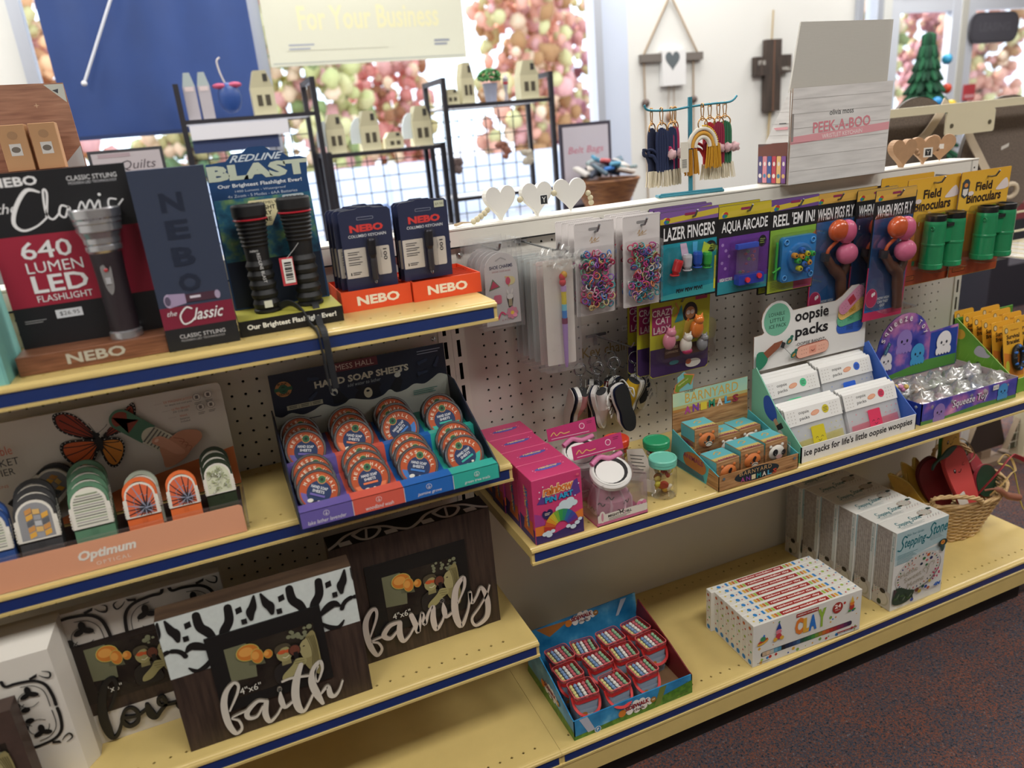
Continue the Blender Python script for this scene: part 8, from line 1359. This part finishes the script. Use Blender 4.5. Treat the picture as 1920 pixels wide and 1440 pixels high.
for k, (x, z, c, s_) in enumerate(((7.5, 4.4, '8ab0e6', 'left translucent blue bag under the middle rack shelf'), (13.5, 4.6, '7fa0e0', 'middle translucent blue bag under the middle rack shelf'), (20, 4.2, '90b8ea', 'right translucent blue bag under the middle rack shelf'))): b = MB(); b.ball((0, 0, 2.2), (3.2, 2, 2.6), M(c, .3, alpha=.6), 12, 8, .5); b.ball((.3, 0, .9), (2, 1.3, 1.0), 'a89a94', 8, 6, .4); b.box(-3, -2, -.3, 3, 2, .0, SHW) if 0 else None; tag(b.build('gift_bag', loc=(x, 92, z-4.9-.0)), s_, 'bag', 'blue bags')
b = MB(); b.box(3.9, 89.5, -.9, 27.2, 97, -.6, SHW); b.box(4.6, 92, -1.6, 26.9, 93, -.9, IRON); tag(b.build('bag_shelf', loc=(0, 0, 0)), 'low shelf carrying the blue bags', 'shelf')
for x, z, c, s_ in ((30.5, 10.5, '6a5a58', 'brown leaf ornament hanging at the left of the right rack'), (39.8, 12.6, '8c5a4a', 'red and brown leaf ornament hanging in the right rack'), (46.0, 11.0, 'b8b0a0', 'pale ornament hanging at the right of the right rack')):
    b = MB()
    for k in range(7): b.ball((random.uniform(-1.3, 1.3), 0, random.uniform(-1.6, 1.6)), (random.uniform(.5, 1), .3, random.uniform(.5, 1)), c, 7, 5, .5)
    b.tube([(0, 0, 1), (0, .6, 21.4-z)], .06, c, 4); tag(b.build('leaf_ornament', loc=(x, 90.5, z)), s_, 'ornament', 'hanging leaf ornaments')
# window dressing
b = MB(); P = []
for i in range(30): x = -39+35.4*i/29; P.append((x, .5*math.sin(i*.75)))
v = [(x, 106.8+y, 21.7) for x, y in P]+[(x, 106.8+y, 62) for x, y in P]; b.add(v, [(k, k+1, 31+k, 30+k) for k in range(29)], M('23407c', .6, noise_=.12, scale=6), True); v2 = [(x, 107.1+y, z) for x, y, z in [(a[0], a[1]-106.8, a[2]) for a in v]]; b.add(v2, [(k+1, k, 30+k, 31+k) for k in range(29)], M('23407c', .6), True); b.box(-39, 106.3, 21.2, -3.6, 107.5, 21.9, '1c2f5c')
tag(b.build('window_shade', loc=(0, 0, 0)), 'long navy blue window shade at the left of the big window', 'window shade')
b = MB(); b.tube([(-26.0, 105.4, 46), (-34.3, 105.2, 31)], .28, 'c8ccd4', 6); b.ball((-34.4, 105.2, 30.8), .5, 'd8d8dc', 8, 6); b.tube([(-26.0, 105.4, 46), (-20, 105.4, 60)], .28, 'c8ccd4', 6); tag(b.build('shade_wand', loc=(0, 0, 0)), 'thin white wand slanting across the navy shade', 'wand')
t = thing('hanging_board', 'large cream board lettered For Your Business hanging in the window', 'sign', (-1.2, 106, 32.0)); b = MB(); b.box(0, 0, 0, 41, .8, 30, M('c4c4b4', .6)); d = b.draw((0, 0, 0), X_, Z_); d.text('For Your Business', 6.5, 6.3, 29, 4.4, 'cfcba6', bold=.02); d.rect(3.5, 2.6, 24, 2.75, 'a8a898'); d.text('Thank You', 10, 14, 20, 5, 'cfcba6'); d.lines(34, 3.4, 3.4, 2, .7, '7a7f90', .4); d.lines(4, 3.6, 5, 2, .7, '8f94a4', .3); d.rect(.5, .4, 40.5, .6, '9aa09c'); b.build('board', t, (0, 0, 0))
# wall pieces
ROPE = M('a08c74', .9); BARN = M('6d6660', .7)
t = thing('wall_hanging', 'rope and dowel wall hanging with white heart plaque', 'wall decor', (94.4, 109.4, 30)); b = MB(); b.tube([(-8.2, 0, .4), (-.5, 0, 13), (.5, 0, 13), (8.2, 0, .0)], .25, ROPE, 5)
b.tube([(-7.9, 0, 0), (-7.6, 0, -34)], .22, ROPE, 5); b.tube([(6.5, 0, 0), (6.5, 0, -34)], .22, ROPE, 5)
for z in (-10.2, -22): b.ball((-7.8, -.2, z), 1.0, '5a4a44', 8, 6); b.ball((6.5, -.2, z), .9, '5a4a44', 8, 6)
b.build('rope', t, (0, 0, 0)); b = MB(); b.box(-9, -.7, -.9, -3.2, .5, .9, BARN); b.build('dowel', t, (0, 0, 0)); b = MB(); b.box(3.6, -.7, -1.0, 9, .5, .8, BARN); b.build('dowel', t, (0, 0, 0)); b = MB(); b.box(-3.2, -1, -6.6, 3.6, .5, 1.6, 'dedede'); b.slab([(x-1.9, z-3.6) for x, z in heart(4.2, 4.4)], (1.6, -1.02, .3), X_, Z_, .3, '5c6468'); b.build('plaque', t, (0, 0, 0))
for q, (z, c) in enumerate(((-14, '8a6a54'), (-27, 'c0606a'))): b = MB(); b.ball((-1.2+q*2, -.3, z), (.9, .5, 1.2), c, 8, 6); b.tube([(-1.2+q*2, 0, z), (-.8+q*1.4, 0, -6)], .1, ROPE, 4); b.build('hanging_charm', t, (0, 0, 0))
wd2 = ramp_mat('weathered dark wood', [(.3, '2b2522'), (.6, '463a33')], scale=(20, 2, 2), nscale=3, r=.6)
t = thing('wall_cross', 'dark wooden cross hanging by a cord on the white wall', 'wall decor', (125.2, 109.2, 15.2)); b = MB(); b.box(-2.5, -.8, 0, 2.7, .5, 17.6, wd2); b.box(-5.9, -.81, 9.0, -2.5, .5, 13.6, wd2); b.box(2.7, -.81, 9.4, 6.1, .5, 13.8, wd2); b.box(.2, -.83, .05, .35, -.79, 17.5, '9a6a4c'); d = b.draw((0, -.85, 0), X_, Z_); d.text('IT IS', -4.9, 11.6, 2.4, 1.0, 'c8c4bc', bold=.03); d.text('WELL', 2.9, 10.0, 2.9, .8, 'c8c4bc', bold=.03); b.build('cross', t, (0, 0, 0)); b = MB(); b.tube([(0, 0, 17.6), (.3, 0, 24.5)], .22, 'b09a6c', 5); b.tube([(0, 0, 0), (-.6, .2, -13)], .3, 'b09a6c', 5); b.build('cord', t, (0, 0, 0))
# basket of pouches on a plinth, with a framed card behind
t = thing('plinth', 'white plinth table under the brown basket', 'table', (60.6, 86, FZ)); b = MB(); b.box(-9, -6, 0, 9, 6, 34, 'c9ccd4'); b.build('body', t, (0, 0, 0)); b = MB(); b.box(-9.6, -6.6, 34, 9.6, 6.6, 35, 'd3d6dc'); b.build('top', t, (0, 0, 0)); ZB = FZ+35.05
bw = ramp_mat('brown wicker', [(.3, '6d4530'), (.6, '96663f')], nscale=18, scale=(1, 1, 5), r=.6); b = MB()
for r_ in range(14): k = 1+.045*r_; b.tube([(4.4*k*math.cos(a)+.12*math.cos(15*a+3.14*r_)*math.cos(a), 4.0*k*math.sin(a), .25+.42*r_) for a in (2*math.pi*i/60 for i in range(60))], .24, bw, 5, True)
b.lathe([(.1, .2), (4, .2)], (0, 0, 0), 20, bw); tag(b.build('wicker_basket', loc=(60.6, 84.5, ZB)), 'round brown wicker basket heaped with small pouches before the window', 'basket'); random.seed(6)
cc = ['3a4456', '8a9a9c', '4a8aa8', '2f6fb8', '6a6a70', 'b8b4b0', '35505a', 'a8484a', '566a78', '2a2a30', 'c9c0b8', '4f7f8c']; nm = ['slate', 'pale grey green', 'teal', 'bright blue', 'grey', 'light grey', 'dark teal', 'red', 'steel blue', 'black', 'cream', 'sea green']
wh = ['upper left', 'top middle', 'right rim', 'left rim', 'front middle', 'upper right', 'lower front', 'back']
for k in range(24):
    a = k*2.4; r_ = 1.2+4.6*((k*7) % 24)/24; b = MB(); b.bbox(-1.9, -1.1, -.4, 1.9, 1.1, .4, M(cc[k % 12], .5), .2); tag(b.build('pouch', loc=(60.6+r_*math.cos(a), 84.5+r_*.8*math.sin(a), ZB+6.6+2.6*(1-r_/6.2)+.5*(k % 3)), rot=(random.uniform(-30, 30), random.uniform(-35, 35), random.uniform(0, 180))), '%s pouch heaped in the brown basket, %s of the pile' % (nm[k % 12], 'lower part' if k >= 12 else 'upper part'), 'pouch', 'pouches in the brown basket')
t = thing('framed_sign', 'dark framed card with pink writing behind the brown basket', 'sign', (59.4, 90.6, ZB)); b = MB(); b.box(-6.2, 0, 0, 6.2, .6, 17.6, '3f3a48'); b.box(-5.5, -.05, .7, 5.5, 0, 16.9, 'c8c2cc'); d = b.draw((0, -.06, 0), X_, Z_); d.text('Belt Bags', -4.4, 11.0, 8.6, 1.8, 'c86a80', shear=.2); b.build('frame', t, (0, 0, 0)); 
# christmas tree by the doors
t = thing('christmas_tree', 'dark green christmas tree with ornaments before the glass doors', 'tree', (156, 88, FZ)); b = MB(); random.seed(15)
for L_ in range(22):
    z = 8+2.7*L_; R = 19*(1-L_/22.8)
    for k in range(int(12+1.3*R)):
        a = 6.283*k/int(12+1.3*R)+L_+random.uniform(-.15, .15); b.tube([(0, 0, z+1.2), (R*.5*math.cos(a), R*.5*math.sin(a), z+.8), (R*math.cos(a), R*math.sin(a), z-1.5)], [.9, 1.1, .3], M(['12452e', '0f3826', '1c5a3a'][k % 3], .9, bump=1, scale=60), 6)
b.build('foliage', t, (0, 0, 0)); b = MB(); b.cyl((0, 0, 0), (0, 0, 66), 1.6, .4, 8, '4a3a2c'); b.build('trunk', t, (0, 0, 0))
for k, (x, z, c) in enumerate(((5.2, 60, '3fa8d8'), (6, 53, 'd94a2c'), (3.5, 49, 'd9b82c'), (7, 44, 'a83a30'), (-2, 50, '2f8ac8'), (4, 44, 'c9b07a'), (-6, 44, 'b03a34'))): b = MB(); b.ball((x, -max(1.5, (max(0, 19*(1-(z-8)/61))**2-x*x))**.5 if 19*(1-(z-8)/61) > abs(x) else -1.5, z), 1.3, M(c, .3), 10, 7); b.build('bauble', t, (0, 0, 0))
b = MB(); b.slab(rr(-10.2, -4.2, 10.2, 4.2, 3.2), (0, 0, 0), X_, Z_, .6, '45444c'); d = b.draw((0, 0, 0), X_, Z_); d.rrect(-9.4, -3.4, 9.4, 3.4, 2.6, '4d4c55'); d.text('LEASING', -6.5, -1, 13, 2.4, '5b5a62', bold=.02); tag(b.build('door_sign', loc=(206.5, 107.6, 32.9)), 'dark rounded sign hung on the second glass door', 'sign')
b = MB(); b.box(-2.4, 0, -2.2, 2.4, .3, 2.2, 'c04048'); b.box(-2.0, -.02, -1.6, 2.0, 0, -.6, 'd9a0a4'); tag(b.build('door_sticker', loc=(199.5, 108.3, 15.5)), 'small red sticker low on the second glass door', 'sticker')
# fixture behind the right end: cream rail with slate coloured discs on ribbons
t = thing('hanging_fixture', 'cream display rail with bracket behind the right end of the gondola', 'display rack', (57.5, 14, FZ)); b = MB(); CRL = M('ddd3b4', .45); b.box(0, -.6, 49.6, 46, .6, 50.6, CRL); b.build('rail', t, (0, 0, 0)); b = MB(); b.slab(rr(12.2, 46.7, 21.2, 49.6, .4), (0, -.65, 0), X_, Z_, .2, CRL)
for x in (13.2, 20.2): b.cyl((x, -.75, 47.9), (x, -.64, 47.9), .28, mat='5a5240', n=10)
b.build('bracket', t, (0, 0, 0))
for x in (.8, 45): b = MB(); b.box(x-.6, .0, 0, x+.6, 1.2, 49.6, CRL); b.build('upright', t, (0, 0, 0))
SLT = ramp_mat('brown burlap', [(.4, '665a52'), (.6, '74675d')], nscale=160, r=.9, bump=.3); RIB = M('cbbba4', .8)
for x, z, r_, s_ in ((69.6, 9.4, 6.2, 'round brown plaque on a cream ribbon behind the brown hearts'), (87.0, 6.2, 8.6, 'large round brown plaque at the right edge below the cream rail')):
    t = thing('round_plaque', s_, 'plaque', (x, 17.4, z), 0, 'round brown plaques'); b = MB(); b.lathe([(r_, 0), (r_, .6)], (0, 0, 0), 48, [SLT], (0, 1, 0)); b.lathe([(r_+.08, .05), (r_+.08, .55)], (0, 0, 0), 48, '4a4038', (0, 1, 0), caps=False); d = b.draw((0, 0, 0), X_, Z_); 
    if r_ > 7: d.poly([(-.6, 1.3), (.9, 1.7), (.95, 2.2), (-.6, 1.8)], 'cfcac2')
    b.build('disc', t, (0, 0, 0)); b = MB(); f = r_/7
    b.tube(smooth([(4.8*f, -.6, 6.2*f), (3.6*f, -.7, 4.6*f), (1.0*f, -.5, 1.5*f), (-2.6*f, -.5, -.6*f)] if r_ < 7 else [(-9.6, -.7, 6.8), (-8.5, -.8, 4), (-6.4, -.8, 1.4), (-3.2, -.9, -2.2), (0.4, -1, -3.6)], 6), 0, RIB, flat=(1.3, .12, (0, 1, 0)))
    if r_ > 7: b.ring((.8, -1.1, -4.4), 1.0, .35, RIB, (.3, 1, .2), 16, 6)
    b.build('ribbon', t, (0, 0, 0))
t = thing('wire_basket_shelf', 'cream wire basket shelf under the round plaques', 'rack', (73.5, 3.5, -4.5)); b = MB()
for z in (0, 1.4, 4.0): b.box(0, -.12, z, 28, .12, z+.25, CRL); b.box(0, 8, z, 28, 8.2, z+.25, CRL)
for k in range(12): b.box(k*2.5, -.1, 0, k*2.5+.2, .1, 4.2, CRL); b.box(k*2.5, 0, 0, k*2.5+.15, 8, .15, CRL)
b.box(0, .2, -.1, 28, 8, .02, 'c9c4bc'); b.build('wires', t, (0, 0, 0)); 
for lx in (10, 27): b = MB(); b.box(lx, 3, -31.6, lx+1, 5, 0, CRL); b.build('leg', t, (0, 0, 0)) 
b = MB(); b.lathe([(8.5, 0), (8.5, .3)], (0, 0, 0), 40, M('b02c48', .8)); tag(b.build('round_mat', loc=(139, 52, FZ+.02)), 'red oval mat on the carpet beyond the gondola end', 'mat')
b = MB(); b.box(-30, -14, 0, 34, 14, .3, M('8c8a98', .8)); b2 = tag(b.build('floor_mat', loc=(176, 84, FZ+.02)), 'grey entrance mat before the glass doors', 'mat')
# low bench of boxes behind, dark with white writing
t = thing('display_cart', 'dark low display cart beyond the carpet aisle', 'cart', (152, 62, FZ)); b = MB(); b.box(0, 0, 0, 40, 16, 22, '2a2a34'); d = b.draw((0, 0, 0), X_, Z_); d.lines(6, 15, 24, 2, 4, '7a7a84', 2.0, .2); b.build('cart_body', t, (0, 0, 0)); b = MB(); b.slab([(0, 22), (20, 31), (40, 22)], (0, .2, 0), X_, Z_, 10, '8c3a44', '5a2a30'); b.slab([(10, 22), (17, 27), (24, 22)], (0, .1, 0), X_, Z_, .3, 'b8b8c4'); b.build('roof_panel', t, (0, 0, 0))
# wooden tree shapes standing by the end of the gondola
DT = M('32241e', .7); plaid = ramp_mat('green plaid cloth', [(.3, '2c4a2c'), (.6, '5a3a30')], nscale=30, r=.9)
def wtree(x, y, w, h, m, label, rz=0):
    t = thing('wooden_tree', label, 'tree ornament', (x, y, FZ), rz, 'flat wooden trees on the floor'); b = MB(); b.slab([(-w/2, 2.0), (w/2, 2.0), (0, h)], (0, 0, 0), X_, Z_, .8, m, 'a8947c')
    if m is plaid: 
        d = b.draw((0, 0, 0), X_, Z_)
        for q in range(7): z = 3+q*h/9; hw = w/2*(1-(z-2)/(h-2)); d.rect(-hw, z, hw, z+.18, 'c9c4b0'); d.rect(-w/2+w*q/7+.3, 2.05, -w/2+w*q/7+.5, 2+ (h-2)*(1-abs(-w/2+w*q/7+.4)/(w/2))*.95, 'c9c4b0'); d.h = .013
    b.build('tree_panel', t, (0, 0, 0)); b = MB(); b.box(-1, -.2, .8, 1, -.1+.8, 2.0, '8a7460'); b.box(-w*.35, -1.5, 0, w*.35, 2.2, .8, '8a7460'); b.build('base', t, (0, 0, 0))
wtree(79, 9, 8.5, 12.5, DT, 'dark wooden tree shape standing on the floor, tallest of the three'); wtree(86, 7.5, 9, 12, plaid, 'green plaid tree shape at the right edge of the floor'); wtree(70.5, 12.5, 10, 12.5, DT, 'dark wooden tree shape nearest the basket', 10)
b = MB(); b.slab([(0, 0), (1.3, 0), (1.5, 7), (.2, 7)], (74.3, 9.5, FZ+.4), X_, Z_, .3, 'd2cec8'); b.box(74.3, 9.0, FZ, 75.8, 10.5, FZ+.4, '8a7460'); b.box(74.4, 9.15, FZ+2.6, 75.7, 9.5-.0, FZ+4.0, '2c2a28'); tag(b.build('snowman_board', loc=(0, 0, 0)), 'narrow white and black board standing between the dark trees', 'ornament')
# left: plank print display with kraft boxes on a pedestal
t = thing('pedestal', 'grey pedestal hidden behind the flashlight cards', 'table', (-36, 27, FZ)); b = MB(); b.box(-9, -6, 0, 9, 6, 52, 'a8a8a8'); b.build('body', t, (0, 0, 0)); ZP = FZ+52.05
pk2 = ramp_mat('reddish plank print', [(.3, '8a5f4c'), (.6, 'a87a62'), (.8, 'b98e74')], scale=(2, 2, 22), nscale=6, r=.5); t = thing('plank_print_display', 'wood plank print counter display with kraft boxes at the upper left', 'display box', (-44, 22.5, ZP)); b = MB()
b.slab([(0, 0), (15.2, 0), (15.0, 7.7), (0, 7.9)], (0, 3.5, 0), X_, Z_, .15, pk2); d = b.draw((0, 3.5, 0), X_, Z_); d.poly([(13.4, 7.6), (14.98, 7.6), (14.95, 6.0)], 'c4c8c0'); d.poly([(12.9, .1), (15.1, .1), (15.1, 2.2)], 'b9c0c4')
for q in range(16): x, y = random.uniform(3, 14), random.uniform(2, 7); d.poly([(x-.25, y), (x, y-.07), (x+.25, y), (x, y+.07)], 'c4a284'); d.poly([(x-.06, y), (x, y-.25), (x+.06, y), (x, y+.25)], 'c4a284'); d.h = .02
d.poly([(14.0, 7.1), (14.5, 7.2), (14.4, 6.8)], '3a4048'); b.box(0, 0, 0, 15.2, 3.5, .3, pk2); b.build('carton', t, (0, 0, 0))
for k, x in enumerate((-33.6, -31.2)): b = MB(); b.bbox(-1.05, 0, 0, 1.05, 1.6, 3.9, M('b58a62', .7), .04); d = b.draw((0, 0, 0), X_, Z_); d.disc(0, 3.0, .4, .35, 'a07a58'); d.rect(-.45, 1.3, .45, 2.3, 'c9c4c0'); d.disc(0, 1.8, .35, .25, '6a6058'); tag(b.build('kraft_box', loc=(x, 22.9, ZP+.35)), ('left', 'right')[k]+' kraft box with small picture in the plank print display', 'box', 'kraft boxes')
t = thing('easel_table', 'small white table carrying the framed sign behind the flashlight cards', 'table', (-27.5, 64, FZ)); b = MB(); b.box(-6, -4, 45.6, 6, 4, 46.4, 'c4c4c8'); b.build('top', t, (0, 0, 0))
for sx in (-5, 5):
    for sy in (-3, 3): b = MB(); b.box(sx-.5, sy-.5, 0, sx+.5, sy+.5, 45.6, 'c4c4c8'); b.build('leg', t, (0, 0, 0))
t = thing('framed_sign', 'black framed sign peeking over the tall navy carton', 'sign', (-27.5, 61.5, FZ+46.45)); b = MB(); b.box(-4.8, 0, 0, 4.6, .5, 7.9, '3a3a3f'); b.box(-4.4, -.05, .4, 4.2, 0, 7.5, 'b8b0b4'); d = b.draw((0, -.06, 0), X_, Z_); d.text('Quilts', -1, 5.0, 4.4, 1.4, '5a5258', shear=.3); d.lines(-3.6, 6.9, 4.0, 1, .5, 'a8969c', .5); b.build('frame', t, (0, 0, 0))
